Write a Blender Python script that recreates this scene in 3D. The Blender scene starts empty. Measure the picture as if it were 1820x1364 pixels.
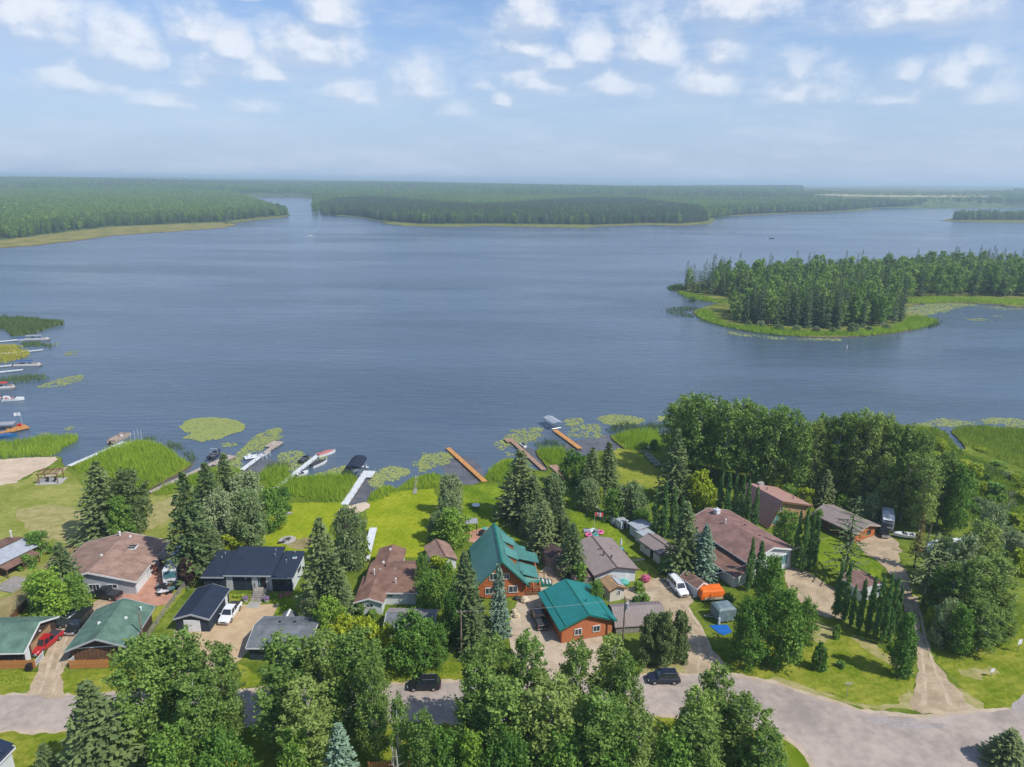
import bpy, bmesh, math, random
import numpy as np
from mathutils import Vector, Matrix
from mathutils.geometry import tessellate_polygon

# ---------------------------------------------------------------- camera, sky, sun, exposure
S = bpy.context.scene
COL = S.collection
CAM_H = 72.0                     # drone height above the ground, metres
FOC = 1263.0                     # focal length in photo pixels (1820 x 1364)
PITCH = math.atan(362 / 1263.0)
ROLL = math.radians(0.53)
cam_d = bpy.data.cameras.new('camera')
cam_d.sensor_width = 36.0
cam_d.lens = 36.0 * FOC / 1820.0
cam_d.clip_start = 1.0
cam_d.clip_end = 120000.0
cam = bpy.data.objects.new('camera', cam_d)
COL.objects.link(cam)
cam.matrix_world = (Matrix.Translation((0, 0, CAM_H)) @ Matrix.Rotation(math.pi / 2 - PITCH, 4, 'X')
                    @ Matrix.Rotation(ROLL, 4, 'Z'))
S.camera = cam
S.view_settings.view_transform = 'Standard'
S.view_settings.look = 'None'
S.view_settings.gamma = 1.0
S.view_settings.use_curve_mapping = False
S.view_settings.exposure = 0.30
S.cycles.max_bounces = 5
S.cycles.diffuse_bounces = 2
S.cycles.glossy_bounces = 2
S.cycles.transmission_bounces = 3
S.cycles.volume_bounces = 1
S.cycles.use_denoising = True
S.render.filter_size = 1.05

SUN_EL = math.radians(50)
SUN_H = Vector((0.86, -0.50, 0)).normalized()          # sun stands to the right and a little behind
SUN_DIR = Vector((SUN_H.x * math.cos(SUN_EL), SUN_H.y * math.cos(SUN_EL), math.sin(SUN_EL)))
sun_d = bpy.data.lights.new('sun', 'SUN')
sun_d.energy = 3.95
sun_d.angle = math.radians(0.5)
sun_d.color = (1.0, 0.955, 0.88)
sun = bpy.data.objects.new('sun', sun_d)
sun.rotation_euler = (-SUN_DIR).to_track_quat('-Z', 'Y').to_euler()
sun.location = (0, 0, 400)
COL.objects.link(sun)

def ray(px, py):
    x = (px - 910) / FOC; y = (682 - py) / FOC
    c, s = math.cos(ROLL), math.sin(ROLL)
    X = x * c - y * s; Y = x * s + y * c
    cp, sp = math.cos(PITCH), math.sin(PITCH)
    return Vector((X, cp + Y * sp, -sp + Y * cp))

def P(px, py, z=0.0):
    """ground point seen at a photo pixel"""
    d = ray(px, py); t = (z - CAM_H) / d.z
    return Vector((d.x * t, d.y * t, z))

def proj(p):
    cp, sp = math.cos(PITCH), math.sin(PITCH)
    x, y, z = p[0], p[1], p[2] - CAM_H
    d = y * cp - z * sp; u = y * sp + z * cp
    X = x / d; Y = u / d
    c, s = math.cos(ROLL), math.sin(ROLL)
    return 910 + (X * c + Y * s) * FOC, 682 - (-X * s + Y * c) * FOC

# ---------------------------------------------------------------- node helpers
class NT:
    def __init__(self, tree):
        self.t = tree; self.n = tree.nodes; self.l = tree.links
    def node(self, typ, **kw):
        n = self.n.new(typ)
        for k, v in kw.items(): setattr(n, k, v)
        return n
    def put(self, sock, v):
        if isinstance(v, bpy.types.NodeSocket): self.l.new(v, sock)
        elif v is not None:
            if hasattr(sock.default_value, '__len__') and not hasattr(v, '__len__'): v = (v,) * len(sock.default_value)
            if hasattr(sock.default_value, '__len__') and len(sock.default_value) == 4 and len(v) == 3: v = (*v, 1)
            sock.default_value = v
    def m(self, op, a, b=None, c=None, clamp=False):
        n = self.node('ShaderNodeMath', operation=op, use_clamp=clamp)
        self.put(n.inputs[0], a)
        if b is not None: self.put(n.inputs[1], b)
        if c is not None: self.put(n.inputs[2], c)
        return n.outputs[0]
    def mix(self, f, a, b, blend='MIX'):
        n = self.node('ShaderNodeMix', data_type='RGBA', blend_type=blend)
        self.put(n.inputs[0], f); self.put(n.inputs[6], a); self.put(n.inputs[7], b)
        return n.outputs[2]
    def ss(self, v, lo, hi, a=0.0, b=1.0):
        n = self.node('ShaderNodeMapRange', interpolation_type='SMOOTHSTEP')
        self.put(n.inputs[0], v); self.put(n.inputs[1], lo); self.put(n.inputs[2], hi); self.put(n.inputs[3], a); self.put(n.inputs[4], b)
        return n.outputs[0]
    def noise(self, vec, scale, detail=3, rough=0.55, dist=0.0):
        n = self.node('ShaderNodeTexNoise')
        n.inputs['Scale'].default_value = scale; n.inputs['Detail'].default_value = detail
        n.inputs['Roughness'].default_value = rough; n.inputs['Distortion'].default_value = dist
        if vec is not None: self.l.new(vec, n.inputs['Vector'])
        return n.outputs['Fac']
    def mapping(self, vec, scale=(1, 1, 1), rot=(0, 0, 0)):
        n = self.node('ShaderNodeMapping')
        n.inputs['Scale'].default_value = scale; n.inputs['Rotation'].default_value = rot
        self.l.new(vec, n.inputs['Vector'])
        return n.outputs[0]

# ---------------------------------------------------------------- world: sky with cumulus clouds all round
world = bpy.data.worlds.new('World')
S.world = world
world.use_nodes = True
w = NT(world.node_tree)
w.n.clear()
sky = w.node('ShaderNodeTexSky', sky_type='NISHITA', sun_disc=False, sun_elevation=SUN_EL,
             sun_rotation=math.atan2(SUN_H.x, SUN_H.y), altitude=600, air_density=1.0, dust_density=1.0, ozone_density=2.0)
tc = w.node('ShaderNodeTexCoord')
sep = w.node('ShaderNodeSeparateXYZ'); w.l.new(tc.outputs['Generated'], sep.inputs[0])
az = w.m('ARCTAN2', sep.outputs[0], sep.outputs[1])
el = w.m('ARCSINE', sep.outputs[2])
comb = w.node('ShaderNodeCombineXYZ'); w.put(comb.inputs[0], az); w.put(comb.inputs[1], w.m('MULTIPLY', el, 1.35))
pc = comb.outputs[0]
warp1 = w.noise(pc, 27, 8, 0.62)
warp2 = w.noise(w.mapping(pc, (1, 1, 1), (0, 0, 1.3)), 9, 3, 0.5)
edge = w.m('ADD', w.m('MULTIPLY', w.m('SUBTRACT', warp1, 0.5), 1.15), w.m('MULTIPLY', w.m('SUBTRACT', warp2, 0.5), 0.7))
ORD = ['first', 'second', 'third', 'fourth', 'fifth', 'sixth', 'seventh', 'eighth', 'ninth', 'tenth', 'eleventh', 'twelfth', 'thirteenth', 'fourteenth', 'fifteenth', 'sixteenth', 'seventeenth']
CLOUDS = [  # photo pixel centre of the flat base, half width, height, weight
    (55, 86, 92, 95, 1.0), (20, 60, 60, 70, .9), (215, 125, 78, 78, .95), (130, 172, 90, 66, .72), (345, 80, 60, 55, .62), (410, 110, 45, 48, .85), (395, 150, 95, 75, .62),
    (560, 122, 88, 70, 1.0), (585, 52, 58, 60, .8), (480, 150, 75, 50, .66), (620, 182, 60, 42, .6), (285, 195, 60, 36, .66), (455, 205, 55, 36, .5),
    (745, 184, 62, 62, .75), (945, 62, 66, 78, .85), (930, 105, 80, 50, .62), (1050, 120, 55, 55, .85), (1150, 122, 62, 78, .98), (945, 170, 75, 56, .6),
    (1090, 178, 75, 58, .7), (1255, 178, 58, 56, .78), (1300, 45, 88, 70, .9), (1280, 120, 45, 60, .55), (1400, 195, 60, 66, .6), (1460, 190, 52, 70, .5), (1640, 52, 125, 72, .82),
    (1740, 120, 40, 34, .5), (1690, 165, 44, 55, .66), (1590, 190, 60, 32, .5), (1760, 190, 50, 42, .5), (800, 212, 50, 36, .5), (895, 190, 26, 26, .75),
    (350, 160, 60, 44, .55), (640, 190, 40, 36, .62), (860, 165, 40, 30, .45), (1010, 130, 60, 40, .7), (1420, 150, 40, 50, .5), (1610, 150, 36, 36, .55), (430, 0, 30, 20, .5), (1620, 5, 60, 40, .6),
]
rng = random.Random(11)
BLOBS = []
for (cx, cy, rx, ry, wt) in CLOUDS:
    d = ray(cx, cy - ry * 0.30).normalized()
    BLOBS.append((math.atan2(d.x, d.y), math.asin(d.z), rx * 1.30 / FOC, ry * 1.25 / FOC, min(1.0, wt + .08)))
for k in range(14):                       # the same kind of clouds round the rest of the horizon
    a = 0.80 + (k + rng.random()) / 14 * (2 * math.pi - 1.60)
    BLOBS.append((a - 2 * math.pi if a > math.pi else a, rng.uniform(.11, .34), rng.uniform(.07, .16), rng.uniform(.035, .07), rng.uniform(.6, 1)))
def cloudfield(az_, el_):
    dens = None
    for ca, ce, ra, re, wt in BLOBS:
        du = w.m('MULTIPLY', w.m('SUBTRACT', az_, ca), 1 / ra)
        dv = w.m('MULTIPLY', w.m('SUBTRACT', el_, ce), 1 / re)
        dv = w.m('MAXIMUM', dv, w.m('MULTIPLY', dv, -2.8))
        r = w.m('SQRT', w.m('MULTIPLY_ADD', du, du, w.m('MULTIPLY', dv, dv)))
        b = w.m('MULTIPLY', w.m('SUBTRACT', 1.0, r), wt)
        dens = b if dens is None else w.m('MAXIMUM', dens, b)
    return w.m('MAXIMUM', dens, -0.3)
body = w.m('ADD', cloudfield(az, el), w.m('MULTIPLY', edge, 0.58))
above = w.m('ADD', cloudfield(w.m('ADD', az, 0.008), w.m('ADD', el, 0.016)), w.m('MULTIPLY', edge, 0.40))
alpha = w.ss(body, -0.02, 0.70)
alpha = w.m('MULTIPLY', alpha, w.ss(el, 0.02, 0.19, 0.40, 0.92))
veil = w.ss(w.noise(w.mapping(pc, (1, 3.2, 1)), 6, 6, 0.65), 0.40, 0.70, 0.0, 0.45)
lit = w.m('ADD', w.m('MULTIPLY', w.m('SUBTRACT', body, above), 1.5), w.m('ADD', 0.42, w.m('MULTIPLY', w.m('SUBTRACT', warp1, 0.5), 1.1)), clamp=True)
alpha = w.m('MULTIPLY', alpha, w.ss(lit, 0.1, 0.8, 0.62, 1.0))
ccol = w.mix(w.ss(lit, 0.15, 0.85), (3.6, 4.25, 5.35), (5.75, 6.05, 6.6))
skyc = w.mix(1.0, sky.outputs[0], (0.80, 0.90, 1.05), 'MULTIPLY')
hz = w.ss(el, -0.02, 0.30, 1.0, 0.0)
skyc = w.mix(w.m('MULTIPLY', hz, 0.85), skyc, (2.95, 3.72, 5.05))
skyc = w.mix(veil, skyc, (4.2, 4.9, 6.0))
final = w.mix(alpha, skyc, ccol)
bg = w.node('ShaderNodeBackground'); w.l.new(final, bg.inputs[0]); bg.inputs[1].default_value = 0.122
wo = w.node('ShaderNodeOutputWorld'); w.l.new(bg.outputs[0], wo.inputs[0])
world.cycles.sampling_method = 'MANUAL'
world.cycles.sample_map_resolution = 512

# ---------------------------------------------------------------- materials
MATS = {}
ALBEDO = 0.87                    # overall level of every built surface
def M(name, col=None, rough=0.75, var=0.12, scale=1.5, col2=None, bump=0.0, bscale=8.0, metallic=0.0, spec=0.3, stretch=(1, 1, 1), lo=.35, hi=.65, emit=None):
    """procedural material: noise between two tones, optional fine relief"""
    if name in MATS: return MATS[name]
    m = bpy.data.materials.new(name); m.use_nodes = True
    t = NT(m.node_tree); b = t.n['Principled BSDF']
    b.inputs['Roughness'].default_value = rough; b.inputs['Metallic'].default_value = metallic
    b.inputs['Specular IOR Level'].default_value = spec
    geo = t.node('ShaderNodeTexCoord').outputs['Object']
    vec = t.mapping(geo, stretch) if stretch != (1, 1, 1) else geo
    col = tuple(c * ALBEDO for c in col); col2 = col2 and tuple(c * ALBEDO for c in col2)
    a = tuple(max(0, c * (1 - var)) for c in col)
    c2 = col2 if col2 is not None else tuple(min(1, c * (1 + var)) for c in col)
    n1 = t.noise(vec, scale, 4, 0.6)
    n2 = t.noise(vec, scale * 7.3, 3, 0.6)
    f = t.ss(t.m('ADD', t.m('MULTIPLY', n1, 0.65), t.m('MULTIPLY', n2, 0.35)), lo, hi)
    t.put(b.inputs['Base Color'], t.mix(f, a, c2))
    if bump:
        bn = t.node('ShaderNodeBump'); bn.inputs['Strength'].default_value = bump; bn.inputs['Distance'].default_value = 0.05
        t.l.new(t.noise(vec, bscale, 4, 0.6), bn.inputs['Height']); t.l.new(bn.outputs[0], b.inputs['Normal'])
    MATS[name] = m
    return m

def leafmat(name, a, b, c=None, rough=0.6, trans=0.28):
    """foliage: leaf clumps carry their own tint attribute (species tone, young and old leaves)"""
    m = bpy.data.materials.new(name); m.use_nodes = True
    t = NT(m.node_tree); p = t.n['Principled BSDF']
    at = t.node('ShaderNodeAttribute', attribute_name='tint')
    oi = t.node('ShaderNodeObjectInfo')
    f = t.m('ADD', t.m('MULTIPLY', at.outputs['Fac'], 0.68), t.m('MULTIPLY', oi.outputs['Random'], 0.32))
    col = t.mix(f, a, b)
    if c is not None: col = t.mix(t.ss(oi.outputs['Random'], 0.55, 1.0, 0, 0.55), col, c)
    t.put(p.inputs['Base Color'], col)
    p.inputs['Roughness'].default_value = rough; p.inputs['Specular IOR Level'].default_value = 0.22
    tr = t.node('ShaderNodeBsdfTranslucent'); t.put(tr.inputs[0], t.mix(0.5, col, (a[0] * 2.2, a[1] * 2.4, a[2]), 'MIX'))
    mx = t.node('ShaderNodeMixShader'); mx.inputs[0].default_value = trans
    t.l.new(p.outputs[0], mx.inputs[1]); t.l.new(tr.outputs[0], mx.inputs[2])
    t.l.new(mx.outputs[0], t.n['Material Output'].inputs['Surface'])
    MATS[name] = m
    return m

# ---------------------------------------------------------------- object helpers
def tag(o, label=None, cat=None, group=None, kind=None):
    if label: o['label'] = label
    if cat: o['category'] = cat
    if group: o['group'] = group
    if kind: o['kind'] = kind
    return o

def empty(name, loc=(0, 0, 0), rz=0.0, label=None, cat=None, group=None):
    o = bpy.data.objects.new(name, None); COL.objects.link(o)
    o.location = loc; o.rotation_euler = (0, 0, rz); o.empty_display_size = 0.5
    return tag(o, label, cat, group)

class MB:
    """collects faces, then links them as one mesh object"""
    def __init__(s): s.v = []; s.f = []; s.mi = []; s.cur = 0
    def add(s, vs, fs):
        b = len(s.v); s.v += [tuple(p) for p in vs]
        for f in fs: s.f.append(tuple(b + i for i in f)); s.mi.append(s.cur)
        return s
    def box(s, c, d, rz=0.0, taper=(1, 1)):
        hx, hy, hz = d[0] / 2, d[1] / 2, d[2] / 2
        ca, sa = math.cos(rz), math.sin(rz); vs = []
        for z in (-1, 1):
            tx, ty = (taper if z > 0 else (1, 1))
            for x, y in ((-1, -1), (1, -1), (1, 1), (-1, 1)):
                X, Y = x * hx * tx, y * hy * ty
                vs.append((c[0] + X * ca - Y * sa, c[1] + X * sa + Y * ca, c[2] + z * hz))
        return s.add(vs, [(3, 2, 1, 0), (4, 5, 6, 7), (0, 1, 5, 4), (1, 2, 6, 5), (2, 3, 7, 6), (3, 0, 4, 7)])
    def hull(s, rings, cap=True):
        """loft through rings of equal point count"""
        n = len(rings[0]); vs = [p for r in rings for p in r]; fs = []
        for i in range(len(rings) - 1):
            for j in range(n):
                k = (j + 1) % n
                fs.append((i * n + j, i * n + k, (i + 1) * n + k, (i + 1) * n + j))
        if cap: fs.append(tuple(range(n - 1, -1, -1))); fs.append(tuple((len(rings) - 1) * n + j for j in range(n)))
        return s.add(vs, fs)
    def tube(s, a, b, r0, r1=None, n=6):
        a, b = Vector(a), Vector(b); r1 = r0 if r1 is None else r1
        d = (b - a); q = d.to_track_quat('Z', 'Y').to_matrix()
        x, y = q @ Vector((1, 0, 0)), q @ Vector((0, 1, 0))
        R = []
        for p, r in ((a, r0), (b, r1)):
            R.append([p + (x * math.cos(2 * math.pi * i / n) + y * math.sin(2 * math.pi * i / n)) * r for i in range(n)])
        return s.hull(R)
    def poly(s, pts, z0, z1):
        """vertical prism over a plan outline"""
        n = len(pts)
        s.add([(p[0], p[1], z0) for p in pts] + [(p[0], p[1], z1) for p in pts],
              [(i, (i + 1) % n, n + (i + 1) % n, n + i) for i in range(n)])
        tris = tessellate_polygon([[Vector((p[0], p[1], 0)) for p in pts]])
        vs = [(p[0], p[1], z1) for p in pts]
        return s.add(vs, [tuple(t) for t in tris])
    def xz(s, pts, y0, y1):
        """prism of an x-z profile between two y"""
        n = len(pts)
        vs = [(p[0], y0, p[1]) for p in pts] + [(p[0], y1, p[1]) for p in pts]
        return s.add(vs, [tuple(range(n)), tuple(range(2 * n - 1, n - 1, -1))] + [(i, n + i, n + (i + 1) % n, (i + 1) % n) for i in range(n)])
    def build(s, name, mat=None, parent=None, smooth=False, fix=True):
        me = bpy.data.meshes.new(name); me.from_pydata(s.v, [], s.f)
        if mat is not None:
            for x in (mat if isinstance(mat, (list, tuple)) else [mat]): me.materials.append(x)
            if isinstance(mat, (list, tuple)): me.polygons.foreach_set('material_index', s.mi)
        if fix:
            bm = bmesh.new(); bm.from_mesh(me); bmesh.ops.recalc_face_normals(bm, faces=bm.faces); bm.to_mesh(me); bm.free()
        if smooth: me.polygons.foreach_set('use_smooth', [True] * len(me.polygons))
        o = bpy.data.objects.new(name, me); COL.objects.link(o)
        if parent is not None: o.parent = parent
        return o

def copy_tree(o, parent=None):
    c = o.copy(); COL.objects.link(c)
    if parent is not None: c.parent = parent
    for ch in list(o.children): copy_tree(ch, c)
    return c

def smooth_px(pts, n=4, closed=True):
    out = []; N = len(pts)
    rng_ = range(N) if closed else range(N - 1)
    for i in rng_:
        p = [pts[(i + k - 1) % N] if closed else pts[min(max(i + k - 1, 0), N - 1)] for k in range(4)]
        for j in range(n):
            t = j / n
            out.append(tuple(0.5 * (2 * p[1][a] + (p[2][a] - p[0][a]) * t + (2 * p[0][a] - 5 * p[1][a] + 4 * p[2][a] - p[3][a]) * t * t
                                    + (3 * p[1][a] - p[0][a] - 3 * p[2][a] + p[3][a]) * t ** 3) for a in range(2)))
    if not closed: out.append(pts[-1])
    return out

def inside(poly, x, y):
    r = False; j = len(poly) - 1
    for i in range(len(poly)):
        a, b = poly[i], poly[j]
        if (a[1] > y) != (b[1] > y) and x < (b[0] - a[0]) * (y - a[1]) / (b[1] - a[1]) + a[0]: r = not r
        j = i
    return r

def inside_np(poly, X, Y):
    r = np.zeros(X.shape, bool); j = len(poly) - 1
    for i in range(len(poly)):
        ax, ay = poly[i][0], poly[i][1]; bx, by = poly[j][0], poly[j][1]
        if ay != by: r ^= ((ay > Y) != (by > Y)) & (X < (bx - ax) * (Y - ay) / (by - ay) + ax)
        j = i
    return r

def sheet(name, px, z, mat, smooth=0, wob=0.0, label=None):
    """a flat piece of ground given by its outline"""
    if smooth: px = smooth_px(px, smooth)
    rr = random.Random(len(px) * 7 + int(px[0][0]))
    pts = [P(a, b, 0) for a, b in px]
    if wob:
        fine = []
        for i, a in enumerate(pts):
            b = pts[(i + 1) % len(pts)]; k = max(1, int((b - a).length / .7))
            for j in range(k):
                q = a.lerp(b, j / k); g_ = math.sin(q.x * 1.7 + q.y * 1.1) * .8 + math.sin(q.x * .6 - q.y * .8 + 2) * 1.3
                fine.append(q + Vector((rr.uniform(-wob, wob) + g_ * wob * .9, rr.uniform(-wob, wob) - g_ * wob * .9, 0)))
        pts = fine
    tris = tessellate_polygon([pts])
    m = MB(); m.add([(p.x, p.y, z) for p in pts], [tuple(t) for t in tris])
    o = m.build(name, mat)
    for p in o.data.polygons:
        if p.normal.z < 0: p.flip()
    return tag(o, label, kind='structure')

def np_mesh(name, verts, faces, mat, tint=None, parent=None):
    """fast mesh from arrays; faces is (n,3) or (n,4)"""
    me = bpy.data.meshes.new(name)
    k = faces.shape[1]
    me.vertices.add(len(verts)); me.vertices.foreach_set('co', verts.astype(np.float32).ravel())
    me.loops.add(faces.size); me.loops.foreach_set('vertex_index', faces.astype(np.int32).ravel())
    me.polygons.add(len(faces)); me.polygons.foreach_set('loop_start', np.arange(0, faces.size, k, dtype=np.int32))
    me.polygons.foreach_set('loop_total', np.full(len(faces), k, np.int32))
    if tint is not None:
        a = me.attributes.new('tint', 'FLOAT', 'FACE'); a.data.foreach_set('value', tint.astype(np.float32))
    me.update(calc_edges=True); me.materials.append(mat)
    return me

def mesh_obj(name, me, parent=None):
    o = bpy.data.objects.new(name, me); COL.objects.link(o)
    if parent is not None: o.parent = parent
    return o
# ---------------------------------------------------------------- lake
def water_mat():
    m = bpy.data.materials.new('lake_water'); m.use_nodes = True
    t = NT(m.node_tree); b = t.n['Principled BSDF']
    pos = t.node('ShaderNodeNewGeometry').outputs['Position']
    big = t.noise(t.mapping(pos, (0.004, 0.012, 1)), 1.0, 4, 0.6)
    t.put(b.inputs['Base Color'], t.mix(t.ss(big, .35, .65), (0.060, 0.090, 0.128), (0.080, 0.114, 0.155)))
    b.inputs['IOR'].default_value = 1.33
    b.inputs['Specular IOR Level'].default_value = 0.5
    t.put(b.inputs['Roughness'], t.ss(big, .3, .7, 0.10, 0.22))
    h1 = t.noise(t.mapping(pos, (0.085, 0.50, 1), (0, 0, 0.10)), 1.0, 3, 0.55, 0.6)
    h2 = t.noise(t.mapping(pos, (0.9, 2.1, 1), (0, 0, -0.2)), 1.0, 3, 0.6)
    h3 = t.noise(t.mapping(pos, (0.012, 0.05, 1), (0, 0, 0.05)), 1.0, 3, 0.6)
    amp = t.ss(t.noise(t.mapping(pos, (0.0045, 0.016, 1), (0, 0, .15)), 1.0, 4, 0.6), 0.38, 0.62, 0.45, 1.1)
    hh = t.m('ADD', t.m('MULTIPLY', h1, 0.85), t.m('MULTIPLY', h2, 0.22))
    hh = t.m('ADD', t.m('MULTIPLY', hh, amp), t.m('MULTIPLY', h3, 1.2))
    bn = t.node('ShaderNodeBump'); bn.inputs['Strength'].default_value = 0.80; bn.inputs['Distance'].default_value = 0.75
    t.l.new(hh, bn.inputs['Height']); t.l.new(bn.outputs[0], b.inputs['Normal'])
    return m
WATER_Z = -0.35
lake = MB().add([(-60000, -3000, WATER_Z), (60000, -3000, WATER_Z), (60000, 70000, WATER_Z), (-60000, 70000, WATER_Z)], [(0, 1, 2, 3)]).build('lake', water_mat())
tag(lake, kind='structure')

# ---------------------------------------------------------------- near shore land
GRASS = dict(rough=0.95, spec=0.02, bump=0.5, bscale=5)
def mow(name, rot, width, amt=.12):
    m = MATS[name]; t = NT(m.node_tree); b = t.n['Principled BSDF']; src = b.inputs['Base Color'].links[0].from_socket
    pos = t.node('ShaderNodeNewGeometry').outputs['Position']; w_ = t.node('ShaderNodeTexWave', wave_type='BANDS', bands_direction='X'); w_.inputs['Scale'].default_value = .314 / width
    w_.inputs['Distortion'].default_value = 2.6; w_.inputs['Detail'].default_value = 2; w_.inputs['Detail Scale'].default_value = .6
    t.l.new(t.mapping(pos, (1, 1, 1), (0, 0, rot)), w_.inputs['Vector'])
    spot = t.ss(t.noise(pos, .9, 5, .7), .42, .66)
    f = t.m('ADD', t.m('MULTIPLY', t.ss(w_.outputs['Fac'], .2, .8), amt * .5), t.m('MULTIPLY', spot, amt * 1.3))
    t.put(b.inputs['Base Color'], t.mix(f, src, (.05, .09, .0)))
M('rough_grass', (0.115, 0.180, 0.020), scale=0.12, col2=(0.22, 0.27, 0.042), var=0.25, **GRASS)
M('lawn_pale', (0.255, 0.305, 0.045), scale=0.10, col2=(0.37, 0.355, 0.11), var=0.22, **GRASS)
M('lawn_bright', (0.25, 0.335, 0.012), scale=0.16, col2=(0.36, 0.39, 0.030), var=0.12, **GRASS)
M('lawn_olive', (0.25, 0.305, 0.030), scale=0.2, col2=(0.35, 0.345, 0.065), var=0.18, **GRASS)
M('lawn_green', (0.135, 0.235, 0.014), scale=0.2, col2=(0.24, 0.315, 0.024), var=0.22, **GRASS)
M('verge_grass', (0.175, 0.265, 0.012), scale=0.22, col2=(0.33, 0.325, 0.05), var=0.25, **GRASS)
mow('lawn_pale', .5, 1.6, .16); mow('lawn_bright', .35, 1.1, .20); mow('lawn_olive', .9, 1.1, .2); mow('lawn_green', .4, 1.2, .22); mow('verge_grass', 1.2, 1.4, .26); mow('rough_grass', 2, 5, .25)
M('dry_grass', (0.26, 0.22, 0.09), scale=0.3, col2=(0.36, 0.29, 0.14), var=0.2, rough=.95, spec=.1)
M('asphalt', (0.36, 0.305, 0.268), rough=0.95, scale=0.10, col2=(0.485, 0.405, 0.345), var=0.16, bump=.2, bscale=20, spec=.15)
M('asphalt_patch', (0.36, 0.315, 0.295), rough=0.92, scale=0.35, var=0.18, spec=.15)
M('gravel', (0.42, 0.325, 0.215), rough=0.95, scale=0.35, col2=(0.53, 0.415, 0.28), var=0.2, bump=.5, bscale=9, spec=.1)
M('gravel_pale', (0.48, 0.375, 0.26), rough=0.95, scale=0.5, col2=(0.56, 0.46, 0.345), var=0.14, bump=.5, bscale=9, spec=.1)
M('tan_pad', (0.50, 0.36, 0.215), rough=0.9, scale=0.5, col2=(0.58, 0.43, 0.27), var=0.1, bump=.3, bscale=12, spec=.1)
M('sand', (0.56, 0.43, 0.31), rough=0.95, scale=0.2, col2=(0.66, 0.53, 0.40), var=0.1, spec=.1)
M('red_paving', (0.47, 0.235, 0.165), rough=0.9, scale=0.6, col2=(0.56, 0.31, 0.22), var=0.12, spec=.1)
M('bank_mud', (0.10, 0.075, 0.05), rough=0.95, scale=0.6, var=0.3)
M('shallows', (0.10, 0.095, 0.095), rough=0.25, scale=0.25, col2=(0.15, 0.14, 0.14), var=0.2, spec=.5, bump=.3, bscale=1.5)

SHORE = [(-700, 822), (-200, 818), (0, 815), (100, 811), (110, 822), (121, 829), (160, 814), (200, 797), (245, 784), (285, 790), (322, 815), (340, 826), (300, 850), (263, 872), (268, 877), (310, 856), (350, 838),
         (400, 826), (432, 838), (440, 846), (470, 846), (500, 833), (520, 842), (545, 846), (600, 846), (636, 848), (622, 880), (612, 896), (646, 897), (660, 876), (690, 862), (705, 868), (735, 848), (772, 842), (790, 850),
         (822, 861), (850, 859), (868, 838), (890, 818), (912, 815), (935, 830), (967, 838), (972, 830), (952, 800), (1000, 801), (1015, 820), (1060, 802), (1112, 802), (1100, 790), (1086, 774), (1130, 768), (1172, 772), (1300, 765), (1440, 758), (1560, 756),
         (1640, 756), (1675, 766), (1690, 780), (1705, 797), (1716, 797), (1703, 778), (1692, 766), (1730, 757), (1820, 762), (1950, 775), (2300, 800)]
SHORE_BACK = [Vector((320, 150, 0)), Vector((320, -120, 0)), Vector((-320, -120, 0)), Vector((-320, 150, 0))]
def land_polygon(name, pts, mat, bank, z=0.0, slope=0.45, depth=1.2, back=0):
    """flat land with a sloping bank down into the water along the first points"""
    tris = tessellate_polygon([[Vector((p.x, p.y, 0)) for p in pts]])
    m = MB(); m.add([(p.x, p.y, z) for p in pts], [tuple(t) for t in tris]); n = len(pts)
    m.cur = 1
    cx = sum(p.x for p in pts) / n; cy = sum(p.y for p in pts) / n
    area = sum(pts[i].x * pts[(i + 1) % n].y - pts[(i + 1) % n].x * pts[i].y for i in range(n))
    sgn = 1 if area > 0 else -1
    out = []
    for i in range(n):
        e = (pts[(i + 1) % n] - pts[i - 1]); nn = Vector((e.y, -e.x, 0)) * sgn
        nn = nn.normalized() if nn.length else Vector((0, 1, 0))
        out.append(pts[i] + nn * slope)
    vs = [(p.x, p.y, z) for p in pts] + [(p.x, p.y, z - depth) for p in out]
    m.add(vs, [(i, n + i, n + (i + 1) % n, (i + 1) % n) for i in range(n)])
    o = m.build(name, [mat, bank], fix=False)
    for p in o.data.polygons:
        if p.normal.z < 0: p.flip()
    return tag(o, kind='structure')
near_pts = [P(a, b) for a, b in smooth_px(SHORE, 3, False)]
land_polygon('ground', near_pts + SHORE_BACK, MATS['rough_grass'], MATS['bank_mud'])

# shallow water of the cleared boat channels (bottom shows through)
for px in ([(436, 842), (470, 846), (505, 834), (516, 822), (500, 818), (470, 815), (440, 830)], [(615, 900), (646, 899), (662, 872), (672, 840), (655, 845), (640, 850)], [(795, 842), (822, 862), (852, 862), (862, 848), (845, 818), (800, 805), (782, 818)],
           [(925, 800), (972, 836), (976, 830), (950, 800), (938, 792)], [(1000, 803), (1112, 804), (1086, 772), (1060, 776), (1010, 785)], [(268, 876), (344, 829), (338, 822), (262, 868)]):
    pts = [P(a, b, 0) for a, b in smooth_px(px, 3)]
    m = MB(); m.add([(p.x, p.y, WATER_Z + 0.012) for p in pts], [tuple(t) for t in tessellate_polygon([pts])])
    o = m.build('shallow_water', MATS['shallows']); tag(o, kind='structure')
    for p in o.data.polygons:
        if p.normal.z < 0: p.flip()

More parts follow.
